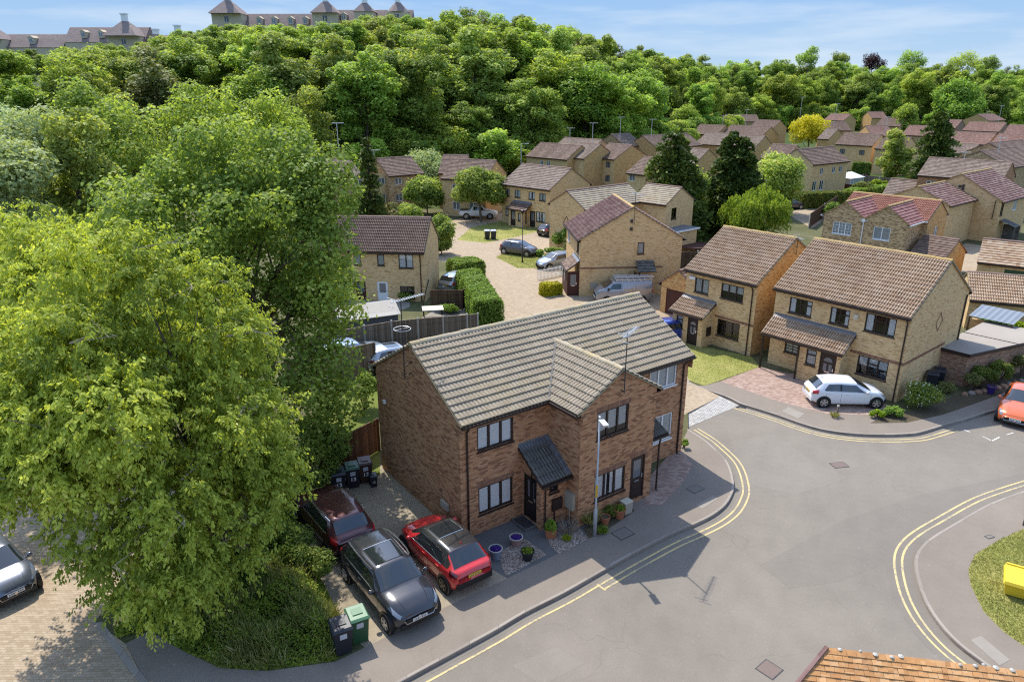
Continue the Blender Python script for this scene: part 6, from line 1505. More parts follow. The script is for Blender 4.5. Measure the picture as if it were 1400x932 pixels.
class Car:
    """body surface S(x, t): x along the car (front +), t from 0 (centre top) to 1 (sill) on each side"""
    def __init__(s, Ln, W, H, hood, base, wt, wb, rr, rb, tail, belt0, belt1, zb=0.24, nose=0.62, tumble=0.80, hood_w=0.80):
        s.L, s.W, s.H = Ln, W, H; h = Ln/2; s.h = h
        s.wb_, s.wt_, s.rr_, s.rb_ = wb, wt, rr, rb
        s.top = [(-h,tail-0.16),(-h+0.05,tail),(rb,tail+0.04),(rr,H-0.055),((rr+wt)/2-0.15,H),(wt,H-0.055),(wb,base),(wb+(h-wb)*0.55,hood),(h-0.16,nose+0.10),(h-0.04,nose),(h,nose-0.10)]
        s.belt = [(-h,belt0-0.16),(-h+0.1,belt0-0.02),(rb,belt0),(wb-0.5,belt1),(wb+0.15,base-0.045),(wb+(h-wb)*0.55,hood-0.06),(h-0.16,nose+0.03),(h,nose-0.14)]
        s.plan = [(-h,W/2*0.70),(-h+0.06,W/2*0.83),(-h+0.22,W/2*0.925),(-h+0.55,W/2*0.98),(-h+1.0,W/2),(h-1.15,W/2),(h-0.6,W/2*0.97),(h-0.3,W/2*0.90),(h-0.12,W/2*0.79),(h,W/2*0.58)]
        s.topw = [(-h,0.80),(rb-0.05,0.84),(rr,tumble*0.93),((rr+wt)/2,tumble),(wt,tumble*0.96),(wb+0.05,hood_w+0.04),(h-0.3,hood_w),(h,0.80)]
        s.zb = zb; s.bot = [(-h,zb+0.20),(-h+0.25,zb+0.05),(-h+0.7,zb),(h-0.8,zb),(h-0.2,zb+0.02),(h,zb+0.10)]
    def ring(s, x):
        w = smooth_tab(s.plan, x, 0.06); zt = smooth_tab(s.top, x, 0.07) if abs(x) < s.h-0.08 else lerp_tab(s.top, x)
        zs = min(smooth_tab(s.belt, x, 0.1), zt-0.01); yt = w*smooth_tab(s.topw, x, 0.12); zb = lerp_tab(s.bot, x)
        r = min(0.075, (zt-zs)*0.35); zm = zb+(zs-zb)*0.52
        return [(0, zt+0.022), (yt*0.55, zt+0.014), (yt-r, zt-0.004), (yt, zt-r), (w*0.965, zs), (w*0.995, zs-0.07), (w, zm), (w*0.985, zb+0.10), (w*0.93, zb), (0, zb)]
    PAR = [0, .18, .30, .36, .58, .63, .78, .92, .97, 1.0]
    def pt(s, x, t, side, off=0.0):
        r = s.ring(x)
        def at(tt): return float(np.interp(tt, s.PAR, [q[0] for q in r])), float(np.interp(tt, s.PAR, [q[1] for q in r]))
        y, z = at(t)
        if off:
            y0, z0 = at(max(0, t-0.02)); y1, z1 = at(min(1, t+0.02)); dy, dz = y1-y0, z1-z0; l = math.hypot(dy, dz) or 1
            y, z = y-dz/l*off, z+dy/l*off
            # also push along the slope of the top
            e = 0.03; za = np.interp(t, s.PAR, [q[1] for q in s.ring(x-e)]); zb = np.interp(t, s.PAR, [q[1] for q in s.ring(x+e)])
            sx = (zb-za)/(2*e); k = math.hypot(1, sx); x -= off*sx/k*0.7
        return (x, side*y, z)
    def shell(s, mb):
        h = s.h; xs = sorted(set([-h,-h+0.03,-h+0.07,-h+0.14,-h+0.25,h,h-0.03,h-0.07,h-0.14,h-0.25]+[float(v) for v in np.linspace(-h+0.4,h-0.4,26)]+[s.wb_,s.wt_,s.rr_,s.rb_]))
        R_ = []
        for x in xs:
            r = s.ring(x); R_.append([(x,y,z) for y, z in r]+[(x,-y,z) for y, z in r[-2:0:-1]])
        n = len(R_[0]); vs = [p for q in R_ for p in q]
        fs = [(i*n+j, i*n+(j+1)%n, (i+1)*n+(j+1)%n, (i+1)*n+j) for i in range(len(xs)-1) for j in range(n)]
        fs.append(tuple(range(n))); fs.append(tuple((len(xs)-1)*n+j for j in range(n-1,-1,-1)))
        mb.add(vs, fs)
    def patch(s, mb, x0, x1, t0, t1, side, off=0.006, nx=8, nt=3, skew0=0.0, skew1=0.0):
        """piece of the surface from x0..x1, t0..t1; skew moves the ends along x at t1"""
        vs = []
        for i in range(nx+1):
            for j in range(nt+1):
                f = j/nt; a, b = x0+skew0*f, x1+skew1*f
                vs.append(s.pt(a+(b-a)*i/nx, t0+(t1-t0)*f, side, off))
        m = nt+1; mb.add(vs, [(i*m+j, i*m+j+1, (i+1)*m+j+1, (i+1)*m+j) for i in range(nx) for j in range(nt)])
    def across(s, mb, x0, x1, tm, off=0.006, nx=8, tm1=None):
        """patch across the roof line between -tm and +tm (windscreen, rear window, roof glass)"""
        pos = [v for v in (0.09,.18,.24,.30,.33,.36) if v < tm-0.005]+[tm]; cs = [-v/tm for v in pos[::-1]]+[0.0]+[v/tm for v in pos]; vs = []; tm1 = tm if tm1 is None else tm1
        for i in range(nx+1):
            x = x0+(x1-x0)*i/nx; m = tm+(tm1-tm)*i/nx
            for c in cs: vs.append(s.pt(x, abs(c)*m, 1 if c >= 0 else -1, off))
        k = len(cs); mb.add(vs, [(i*k+j, i*k+j+1, (i+1)*k+j+1, (i+1)*k+j) for i in range(nx) for j in range(k-1)])

def wheel_mb(cx, cy, r, w, side):
    t = MB(); t.lathe([(r*0.64,-w/2),(r*0.93,-w/2),(r,-w/2+0.03),(r,w/2-0.03),(r*0.93,w/2),(r*0.64,w/2)], (cx,cy,r), 22, 'y')
    m = MB(); yo = cy+side*(w/2+0.006)
    m.lathe([(r*0.67,-0.03*side),(r*0.67,0.004*side),(r*0.60,0.004*side),(r*0.585,-0.03*side)], (cx,yo,r), 22, 'y')
    m.lathe([(r*0.17,-0.02*side),(r*0.17,0.006*side),(0.01,0.010*side)], (cx,yo,r), 10, 'y')
    for k in range(5):
        for dd in (-0.16, 0.16):
            a = 2*math.pi*k/5+0.3+dd; c, s_ = math.cos(a), math.sin(a)
            m.bar((cx+c*r*0.14,yo-side*0.006,r+s_*r*0.14),(cx+c*r*0.61,yo-side*0.012,r+s_*r*0.61),0.035,0.05)
    return t, m

CAR_TYPES = {
 'suv':   lambda: Car(4.45,1.86,1.62, 1.04,1.12, 0.42,1.12, -1.62,-2.02, 1.06, 1.08,1.02, 0.30,0.80, 0.80,0.84),
 'cross': lambda: Car(4.10,1.80,1.54, 0.98,1.07, 0.42,1.12, -1.32,-1.84, 1.00, 1.04,0.97, 0.27,0.76, 0.76,0.82),
 'hatch': lambda: Car(4.05,1.72,1.46, 0.88,0.98, 0.30,1.15, -1.45,-1.88, 0.96, 0.98,0.90, 0.22,0.66, 0.77,0.80),
 'small': lambda: Car(3.70,1.66,1.48, 0.92,1.00, 0.42,1.10, -1.42,-1.74, 0.98, 0.98,0.92, 0.22,0.68, 0.78,0.80),
 'coupe': lambda: Car(4.69,1.84,1.39, 0.84,0.95, -0.05,0.95, -1.30,-2.00, 0.95, 0.96,0.88, 0.18,0.62, 0.74,0.80),
 'estate':lambda: Car(4.60,1.80,1.50, 0.90,0.98, 0.25,1.10, -1.85,-2.20, 0.98, 0.98,0.90, 0.24,0.68, 0.78,0.80),
}
def vehicle(typ, label, x, y, yaw, paint, cat='car', name=None, roof=None, rails=False, plate='white', sunroof=False, cladding=True, rim='rim', z=0.0, wheel_r=0.33, dark_side=True, wb=0.30, front_detail=True, plate_both=True, group=None):
    c = CAR_TYPES[typ](); t = thing(name or 'parked_car', label, cat, (x, y, z), yaw, group)
    pm = paint; h = c.h; W = c.W
    b = MB(); c.shell(b); body = b.build('body', pm, t, smooth=True)
    if roof:
        r = MB(); c.across(r, c.rr_-0.02, c.wt_+0.03, 0.384, 0.012, 12); ro_ = r.build('roof', roof, t, smooth=True)
        for s in (1,-1):
            r = MB(); c.patch(r, c.wt_, c.wb_-0.06, 0.325, 0.384, s, 0.005, 8, 2); r.build('pillar', roof, ro_, smooth=True)
            r = MB(); c.patch(r, c.rr_-0.25, c.rr_+0.30, 0.37, 0.56, s, 0.0045, 5, 3); r.build('pillar', roof, ro_, smooth=True)
    # glass
    g = MB(); c.across(g, c.wt_+0.04, c.wb_-0.05, 0.325, 0.008, 8); g.build('windscreen', M['car_glass'], t, smooth=True)
    g = MB(); c.across(g, c.rb_+0.05, c.rr_-0.03, 0.32, 0.008, 6); g.build('rear_window', M['car_glass'], t, smooth=True)
    mid = (c.wt_+c.rr_)/2+0.05
    for s in (1, -1):
        g = MB(); c.patch(g, mid+0.05, c.wt_+0.02, 0.385, 0.555, s, 0.006, 8, 3, 0.0, (c.wb_-c.wt_)*0.62)
        g.build('side_window', M['car_glass'], t, smooth=True)
        g = MB(); c.patch(g, c.rr_+0.28, mid-0.05, 0.385, 0.555, s, 0.006, 8, 3, -0.25, 0.0)
        g.build('side_window', M['car_glass'], t, smooth=True)
        p = MB(); c.patch(p, mid-0.052, mid+0.052, 0.385, 0.555, s, 0.007, 2, 3); p.build('door_pillar', M['plastic_black'], t)
        # mirror
        mx = c.wb_-0.30; my = W/2+0.09; mz = smooth_tab(c.belt, mx, 0.1)+0.06
        m = MB(); m.lathe([(0.02,-0.085),(0.075,-0.06),(0.085,0.02),(0.06,0.075),(0.02,0.09)], (mx,s*my,mz), 10, 'y'); m.bar((mx,s*(my-0.16),mz-0.05),(mx,s*(my-0.04),mz-0.03),0.05); m.build('door_mirror', pm, t, smooth=True)
        for dx in (mid-0.62, mid+0.62-0.3):
            zz = smooth_tab(c.belt, dx, 0.1)-0.10
            d = MB(); d.box(dx-0.09, s*W/2*0.992, zz-0.015, dx+0.09, s*(W/2*0.992+0.022), zz+0.015); d.build('door_handle', pm, t)
        for dx in (mid+0.02, c.wb_-0.06, c.rr_+0.16):
            d = MB(); c.patch(d, dx-0.006, dx+0.006, 0.60, 0.93, s, 0.003, 1, 6); d.build('door_seam', M['plastic_black'], t)
        # lamps
        l = MB(); c.patch(l, h-0.52, h-0.10, 0.40, 0.60, s, 0.010, 5, 3, 0.22, 0.02); l.build('headlight', M['lamp_glass'], t, smooth=True)
        l = MB(); c.patch(l, -h+0.04, -h+0.36, 0.50, 0.69, s, 0.010, 6, 3, 0.0, -0.06); l.build('tail_light', M['tail_dark'] if roof else M['tail_red'], t, smooth=True)
        w_ = MB(); w_.tube([c.pt(v, 0.565, s, 0.006) for v in np.linspace(c.rr_+0.10, c.wb_-0.30, 9)], 0.011, 4); w_.build('window_trim', M['chrome'] if cladding else M['plastic_black'], t)
        if cladding:
            k = MB(); c.patch(k, -h+0.30, h-0.32, 0.885, 0.965, s, 0.008, 16, 1); k.build('sill_trim', M['plastic_black'], t)
        if rails:
            q = MB(); xs = np.linspace(c.rr_+0.08, c.wt_-0.12, 7)
            q.tube([c.pt(v, 0.335, s, 0.03 if i in (0,6) else 0.075) for i, v in enumerate(xs)], 0.026, 6); q.build('roof_rail', M['chrome'], t)
    wx = h*(1-wb)+0.0
    for fx in (wx+0.02, -wx+0.04):
        for s in (1, -1):
            a = MB(); a.lathe([(wheel_r*1.20,-0.14),(wheel_r*1.20,0.004),(wheel_r*1.05,0.006)], (fx,s*W/2 - (0 if s > 0 else 0),wheel_r), 22, 'y')
            if s < 0:
                a = MB(); a.lathe([(wheel_r*1.20,0.14),(wheel_r*1.20,-0.004),(wheel_r*1.05,-0.006)], (fx,s*W/2,wheel_r), 22, 'y')
            a.build('wheel_arch', M['plastic_black'], t)
            ty, ri = wheel_mb(fx, s*(W/2-0.085), wheel_r, 0.215, s)
            wo = ty.build('wheel', M['tyre'], t, smooth=False); ri.build('rim', M[rim], wo)
    # nose and tail
    n_ = MB(); zl = c.ring(h-0.03)[4][1]
    zg = zl-0.02
    n_.box(h-0.05, -W*0.30, zg-0.16, h+0.012, W*0.30, zg-0.02); gr_ = n_.build('grille', M['plastic_black'], t); q = MB(); q.tube([(h+0.014,-W*0.30,zg-0.02),(h+0.014,-W*0.26,zg-0.16),(h+0.014,W*0.26,zg-0.16),(h+0.014,W*0.30,zg-0.02)],0.014,5); q.build('trim', M['chrome'], gr_)
    for s in (1,-1):
        q = MB(); q.tube([c.pt(v, 0.20, s, 0.002) for v in np.linspace(c.wb_+0.05, h-0.20, 8)], 0.006, 4); q.build('bonnet_crease', M['plastic_black'] if False else pm, t)
    n_ = MB(); n_.box(h-0.07, -W*0.36, c.zb+0.06, h+0.010, W*0.36, c.zb+0.21); n_.build('lower_grille', M['plastic_black'], t)
    n_ = MB(); n_.lathe([(0.055,0.0),(0.05,0.012)], (h+0.012,0,zg-0.075), 12, 'x'); n_.build('badge', M['chrome'], t)
    p = MB(); p.box(h+0.002, -0.26, c.zb+0.225, h+0.020, 0.26, c.zb+0.335); po_ = p.build('number_plate', M['plate_white'], t)
    q = MB()
    for k in range(7):
        y0 = -0.215+k*0.062+(0.02 if k > 3 else 0); q.box(h+0.021, y0, c.zb+0.250, h+0.022, y0+0.038, c.zb+0.312)
    q.build('plate_characters', M['plate_text'], po_)
    p = MB(); zp = c.zb+0.46; p.box(-h-0.022, -0.26, zp, -h-0.002, 0.26, zp+0.11); po_ = p.build('number_plate', M['plate_yellow'], t)
    q = MB()
    for k in range(7):
        y0 = -0.215+k*0.062+(0.02 if k > 3 else 0); q.box(-h-0.024, y0, zp+0.024, -h-0.023, y0+0.038, zp+0.086)
    q.build('plate_characters', M['plate_text'], po_)
    p = MB(); p.box(-h-0.015, -W*0.40, c.zb+0.12, -h+0.10, W*0.40, c.zb+0.34); p.build('rear_bumper', M['plastic_black'] if cladding else pm, t)
    if sunroof:
        m = (c.rr_+c.wt_)/2
        g = MB(); c.across(g, m-0.10, c.wt_-0.14, 0.235, 0.016, 5); so = g.build('sunroof', M['car_glass'], t, smooth=True)
        e = MB()
        for tt in (0.24,):
            for s in (1,-1): e.tube([c.pt(v, tt, s, 0.018) for v in np.linspace(m-0.10, c.wt_-0.14, 5)], 0.012, 5)
            e.tube([c.pt(m-0.10, abs(a)*0.24, 1 if a >= 0 else -1, 0.018) for a in np.linspace(-1,1,7)], 0.012, 5)
        e.build('trim', M['chrome'], so)
    a = MB(); p0 = c.pt(c.rr_+0.16, 0, 1, 0.0); a.add([(p0[0]-0.11,0,p0[2]),(p0[0]+0.11,0.025,p0[2]),(p0[0]+0.11,-0.025,p0[2]),(p0[0]-0.08,0,p0[2]+0.075)], [(0,1,3),(0,3,2),(1,2,3),(0,2,1)]); a.build('roof_fin', pm, t)
    return t

P_ = {k: car_paint('paint_'+k, c, m, r) for k, c, m, r in [('black',(0.014,0.016,0.024),0.35,0.22),('red',(0.60,0.014,0.016),0.0,0.25),('maroon',(0.085,0.010,0.014),0.35,0.25),('white',(0.72,0.73,0.74),0.0,0.3),
   ('orange',(0.70,0.135,0.025),0.2,0.25),('silver',(0.42,0.45,0.48),0.6,0.3),('bluesilver',(0.33,0.41,0.50),0.5,0.3),('grey',(0.085,0.075,0.082),0.4,0.3),('blue',(0.015,0.05,0.30),0.3,0.25),('greyvan',(0.30,0.31,0.33),0.5,0.35),('pale',(0.30,0.34,0.40),0.5,0.3),('slate',(0.095,0.11,0.14),0.4,0.28),('gloss_black',(0.010,0.010,0.011),0.0,0.2),('navy',(0.02,0.025,0.045),0.4,0.25)]}
vehicle('suv', 'black sports utility car with roof rails facing the road on the drive', -4.27, 20.5, -53.6, P_['black'], rails=True, sunroof=True)
vehicle('cross', 'bright red crossover with black panoramic roof, tail towards the road', -2.5, 22.25, 126.5, P_['red'], roof=P_['gloss_black'], sunroof=True, rails=False, rim='rim_dark')
vehicle('suv', 'dark maroon estate car parked behind the black one, half under the trees', -7.05, 24.25, 126.0, P_['maroon'], rails=True)
vehicle('hatch', 'white hatchback parked across the drive of the buff house', 18.5, 36.62, -2.5, P_['white'], cladding=False, wheel_r=0.32)
vehicle('coupe', 'orange coupe parked at the kerb at the right edge', 27.6, 35.35, -131, P_['orange'], cladding=False, z=-0.12, wheel_r=0.34)
vehicle('hatch', 'dark slate grey car under the cherry at the left edge', -18.4, 21.2, -36.7, P_['slate'])
vehicle('hatch', 'dark grey hatchback parked on the grass in the close', 0.75, 74.2, -32, P_['grey'], cladding=False)
vehicle('hatch', 'black car seen from behind beside the house with the diamond brick', 4.9, 84.9, 42, P_['black'], cladding=False)
vehicle('hatch', 'silver car behind the white railing by the purple roofed house', 4.3, 68.6, 215, P_['pale'], cladding=False)
vehicle('estate', 'pale blue estate car behind the wooden fence', -10.2, 42.75, 33, P_['bluesilver'], rails=True, cladding=False)
vehicle('hatch', 'silver hatchback next to the pale blue estate, behind the brown house', -7.35, 42.1, 33, P_['silver'], roof=P_['silver'], cladding=False, sunroof=True)
vehicle('estate', 'silver car half hidden behind the box hedge', -4.63,60.92, 62, P_['silver'], cladding=False)
vehicle('small', 'blue car glimpsed between the grey roof and the small porch', 11.01,47.26, 20, P_['blue'], cladding=False)
vehicle('hatch', 'dark blue car by the garages far right', 38.4, 65.6, 25, P_['navy'], cladding=False)
vehicle('small', 'small grey car among the hedges behind the weeping willow', 40.24,104.28, 10, P_['grey'], cladding=False)

# ---- panel van with ladders on the roof
def lettering(name, text, size, mat, parent, bold=0.0):
    cu = bpy.data.curves.new(name, 'FONT'); cu.body = text; cu.size = size; cu.extrude = 0.002; cu.align_x = 'CENTER'; cu.offset = bold
    tmp = bpy.data.objects.new('tmp', cu); COL.objects.link(tmp); dg = bpy.context.evaluated_depsgraph_get()
    me = bpy.data.meshes.new_from_object(tmp.evaluated_get(dg)); bpy.data.objects.remove(tmp); bpy.data.curves.remove(cu)
    me.name = name; me.materials.clear(); me.materials.append(mat); o = bpy.data.objects.new(name, me); COL.objects.link(o); o.parent = parent; return o
def van(x, y, yaw):
    c = Car(4.95,1.95,1.94, 1.22,1.32, 1.05,1.85, -2.36,-2.44, 1.30, 1.34,1.22, 0.28,0.92, 0.86,0.86)
    t = thing('panel_van', 'silver grey panel van with ladder rack beside the gable wall', 'van', (x, y, 0), yaw); t.scale = (0.95,0.95,0.95)
    pm = P_['greyvan']; b = MB(); c.shell(b); b.build('body', pm, t, smooth=True)
    g = MB(); c.across(g, 1.09, 1.80, 0.325, 0.008, 8); g.build('windscreen', M['car_glass'], t, smooth=True)
    for s in (1,-1):
        g = MB(); c.patch(g, 0.35, 1.08, 0.385, 0.555, s, 0.006, 8, 3, 0.0, 0.42); g.build('side_window', M['car_glass'], t, smooth=True)
        l = MB(); c.patch(l, c.h-0.5, c.h-0.1, 0.42, 0.60, s, 0.01, 5, 3, 0.2, 0.02); l.build('headlight', M['lamp_glass'], t)
        l = MB(); c.patch(l, -c.h+0.03, -c.h+0.12, 0.45, 0.75, s, 0.01, 2, 3); l.build('tail_light', M['tail_red'], t)
        m = MB(); m.box(1.42, s*1.0 if s > 0 else -1.16, 1.22, 1.55, s*1.16 if s > 0 else -1.0, 1.46); m.build('door_mirror', M['plastic_black'], t)
        for dx in (0.28, -0.9, 1.5):
            d = MB(); c.patch(d, dx-0.008, dx+0.008, 0.42, 0.93, s, 0.004, 1, 6); d.build('door_seam', M['plastic_black'], t)
    for fx in (1.55,-1.45):
        for s in (1,-1):
            ty, ri = wheel_mb(fx, s*(c.W/2-0.09), 0.34, 0.22, s); wo = ty.build('wheel', M['tyre'], t); ri.build('rim', M['rim'], wo)
            a = MB(); a.lathe([(0.41,-0.12*s),(0.41,0.006*s),(0.36,0.010*s)], (fx,s*c.W/2,0.34), 22, 'y'); a.build('wheel_arch', M['plastic_black'], t)
    n_ = MB(); n_.box(c.h-0.06,-0.6,0.62,c.h+0.012,0.6,0.80); n_.build('grille', M['plastic_black'], t)
    p = MB(); p.box(c.h+0.002,-0.26,0.44,c.h+0.02,0.26,0.55); p.build('number_plate', M['plate_white'], t)
    rk = MB()
    for k in range(7): xx = 0.75-k*0.5; rk.bar((xx,-0.80,2.06),(xx,0.80,2.06),0.045); rk.bar((xx,-0.78,1.90),(xx,-0.78,2.05),0.04); rk.bar((xx,0.78,1.90),(xx,0.78,2.05),0.04)
    for yy in (-0.80,0.80): rk.bar((0.8,yy,2.10),(-2.35,yy,2.10),0.05)
    rk.build('roof_rack', M['alu'], t)
    lt = thing('ladder', 'aluminium ladder lying on the van roof rack', 'ladder', (x, y, 2.02), yaw)
    for yy in (-0.25,0.18): ld = MB(); ld.bar((0.7,yy,0.03),(-2.5,yy,0.03),0.05,0.08); ld.build('rail', M['alu'], lt)
    ld = MB()
    for k in range(11): ld.bar((0.6-k*0.29,-0.25,0.03),(0.6-k*0.29,0.18,0.03),0.03)
    ld.build('rung', M['alu'], lt)
    # gold lettering on the side
    for s in (1,-1):
        o = lettering('lettering', 'Galbra', 0.46, M['gold_letter'], t)
        yy = s*(c.W/2+0.012); o.location = (-0.55, yy, 1.10); o.rotation_euler = (R(90), 0, R(180) if s > 0 else 0)
M['gold_letter'] = plain('gold_lettering', (0.60,0.42,0.20), 0.5, 0.3)
van(9.1, 56.7, 184)

# ---- white pickup
def pickup(x, y, yaw):
    t = thing('pickup_truck', 'white double cab pickup parked behind the round tree', 'pickup', (x, y, 0), yaw)
    c = Car(5.2,1.85,1.78, 1.10,1.18, 0.55,1.20, -0.75,-1.05, 1.10, 1.12,1.10, 0.42,0.85, 0.80,0.84)
    pm = P_['white']; b = MB(); c.shell(b); b.build('body', pm, t, smooth=True)
    g = MB(); c.across(g, 0.6, 1.15, 0.325, 0.008, 6); g.build('windscreen', M['car_glass'], t, smooth=True)
    g = MB(); c.across(g, -1.02, -0.78, 0.3, 0.008, 3); g.build('rear_window', M['car_glass'], t)
    for s in (1,-1):
        g = MB(); c.patch(g, -0.6, 0.57, 0.385, 0.555, s, 0.006, 8, 3, 0.0, 0.35); g.build('side_window', M['car_glass'], t, smooth=True)
        l = MB(); c.patch(l, -c.h+0.04, -c.h+0.16, 0.5, 0.75, s, 0.01, 2, 3); l.build('tail_light', M['tail_red'], t)
    d = MB(); d.box(-2.45,-0.75,1.115,-1.15,0.75,1.15); d.build('load_bed', M['plastic_black'], t)
    for fx in (1.6,-1.55):
        for s in (1,-1):
            ty, ri = wheel_mb(fx, s*(c.W/2-0.09), 0.38, 0.24, s); wo = ty.build('wheel', M['tyre'], t); ri.build('rim', M['rim'], wo)
            a = MB(); a.lathe([(0.46,-0.12*s),(0.46,0.006*s),(0.40,0.010*s)], (fx,s*c.W/2,0.38), 22, 'y'); a.build('wheel_arch', M['plastic_black'], t)
pickup(-4.5, 96.3, -2)

# ---------------------------------------------------------------- street furniture, bins, pots, fences
def lamp_post(label, x, y, h, ang=0, band=True, kind='led', mat='post_grey', z=0.0):
    t = thing('street_lamp', label, 'street lamp', (x, y, z), ang)
    p = MB(); p.lathe([(0.078,0),(0.078,1.15),(0.040,1.28),(0.033,h)], (0,0,0), 10); p.build('post', M[mat], t, smooth=True)
    if band: b = MB(); b.lathe([(0.044,1.75),(0.044,2.28)], (0,0,0), 10); b.build('band', M['band_yellow'], t)
    a = MB()
    if kind == 'led':
        a.bar((-0.05,0,h-0.02),(0.18,0,h),0.05); a.frame_box((0.14,0,h), (1,0,0), (0,1,0), (0,0,1), (0,-0.11,-0.03), (0.48,0.11,0.045)); a.lathe([(0.05,0),(0.05,0.10),(0.02,0.12)], (0.0,0,h), 8)
    elif kind == 'post':
        a.lathe([(0.05,0),(0.16,0.10),(0.17,0.30),(0.20,0.36),(0.05,0.42)], (0,0,h-0.02), 12)
    else:
        a.bar((-0.02,0,h),(0.9,0,h+0.08),0.05); a.frame_box((0.7,0,h+0.05), (1,0,0), (0,1,0), (0,0,1), (0,-0.10,-0.03), (0.6,0.10,0.06))
    a.build('lamp_head', M['alu'] if kind != 'post' else M['black_frame'], t)
    return t
lamp_post('grey street lamp with yellow band in front of the brown gabled house', 3.24,23.94, 5.05, -75)
lamp_post('old style lamp post in the close beside the grey hatchback', 1.04,70.39, 4.9, 0, False, 'post', 'dark_metal')
lx, ly = 1.51,122.33; lamp_post('tall lamp post against the wood behind the brown roofs', lx, ly, z_at(lx, ly, 197), 0, False, 'arm')

def wheelie(label, x, y, yaw, body, lid, number=None, h=1.06, group=None, sticker=True, scale=1.0):
    t = thing('wheelie_bin', label, 'wheelie bin', (x, y, 0), yaw, group); t.scale = (scale,)*3
    b = MB(); w0, w1, d0, d1 = 0.24, 0.29, 0.25, 0.34
    b.add([(-w0,-d0,0.05),(w0,-d0,0.05),(w0,d0,0.05),(-w0,d0,0.05),(-w1,-d1,h-0.08),(w1,-d1,h-0.08),(w1,d1,h-0.08),(-w1,d1,h-0.08)], [(0,3,2,1),(4,5,6,7),(0,1,5,4),(1,2,6,5),(2,3,7,6),(3,0,4,7)])
    b.box(-w1-0.02,-d1-0.02,h-0.12,w1+0.02,d1+0.02,h-0.07); b.build('bin_body', M[body], t)
    l = MB(); l.add([(-w1-.03,-d1-.05,h-0.068),(w1+.03,-d1-.05,h-0.068),(w1+.03,d1+.03,h-0.068),(-w1-.03,d1+.03,h-0.068),(-w1+.02,-d1+.02,h-0.01),(w1-.02,-d1+.02,h-0.01),(w1-.02,d1-.04,h+0.02),(-w1+.02,d1-.04,h+0.02)], [(0,3,2,1),(4,5,6,7),(0,1,5,4),(1,2,6,5),(2,3,7,6),(3,0,4,7)])
    l.frame_box((0,0,h+0.006), (1,0,0), (0,1,0), (0,0,1), (-0.16,-0.15,-0.01), (0.16,0.15,0.022)); lo = l.build('lid', M[lid], t)
    hd = MB(); hd.tube([(-0.2,d1+0.09,h-0.10),(0.2,d1+0.09,h-0.10)], 0.016, 6); hd.build('handle', M[body], lo)
    for s in (-1,1):
        w = MB(); w.lathe([(0.10,-0.03),(0.10,0.03)], (s*0.27,d0-0.02,0.10), 12, 'x'); w.build('wheel', M['tyre'], t)
    fy = lambda z: -d0-(d1-d0)*(z-0.05)/(h-0.13)-0.004
    if sticker:
        q = MB(); q.add([(-0.11,fy(0.66),0.66),(0.11,fy(0.66),0.66),(0.11,fy(0.86),0.86),(-0.11,fy(0.86),0.86)], [(0,1,2,3)]); q.build('sticker', M['sticker'], t)
    if number:
        o = lettering('number', number, 0.26, M['white'], t, 0.008); o.location = (0, fy(0.48)-0.004, 0.40); o.rotation_euler = (R(96),0,0)
    return t
wheelie('black wheelie bin beside the undergrowth, next to the green one', -5.3,17.89, 28, 'bin_black', 'bin_black')
wheelie('green wheelie bin beside the black one at the drive edge', -4.89,18.37, 28, 'bin_green', 'bin_green_lid')
wheelie('leftmost black bin numbered 13 in front of the back fence', -7.52,27.19, 20, 'bin_black', 'bin_black', '13')
wheelie('dark green bin numbered 13 between two others by the back fence', -7.02,27.68, 20, 'bin_black', 'bin_green', '13')
wheelie('dark brown bin numbered 13 nearest the brick gable', -6.55,28.11, 20, 'bin_brown', 'bin_brown', '13')
wheelie('small low black caddy bin in front of the brown one', -6.11,27.67, 20, 'bin_black', 'bin_black', '13', sticker=False, scale=0.55)
wheelie('dark wheelie bin standing by the flat roofed garage wall, front one', 24.42,38.45, -30, 'bin_black', 'bin_black', sticker=False)
wheelie('dark wheelie bin standing by the flat roofed garage wall, rear one', 25.11,38.99, -30, 'bin_black', 'bin_black', sticker=False)
wheelie('grey wheelie bin with pale lid on the lawn of the close, left of two', -2.87,82.17, 10, 'bin_black', 'sticker', sticker=False)
wheelie('grey wheelie bin with pale lid on the lawn of the close, right of two', -2.15,82.17, 10, 'bin_black', 'sticker', sticker=False)
wheelie('dark wheelie bin behind the white hatchback, left one', 20.01,38.9, -50, 'bin_black', 'bin_green', sticker=False)
wheelie('dark wheelie bin behind the white hatchback, right one', 20.33,38.46, -50, 'bin_black', 'bin_black', sticker=False)
wheelie('black bin by the back door of the fenced house', -13.36,54.95, 0, 'bin_black', 'bin_black', sticker=False)

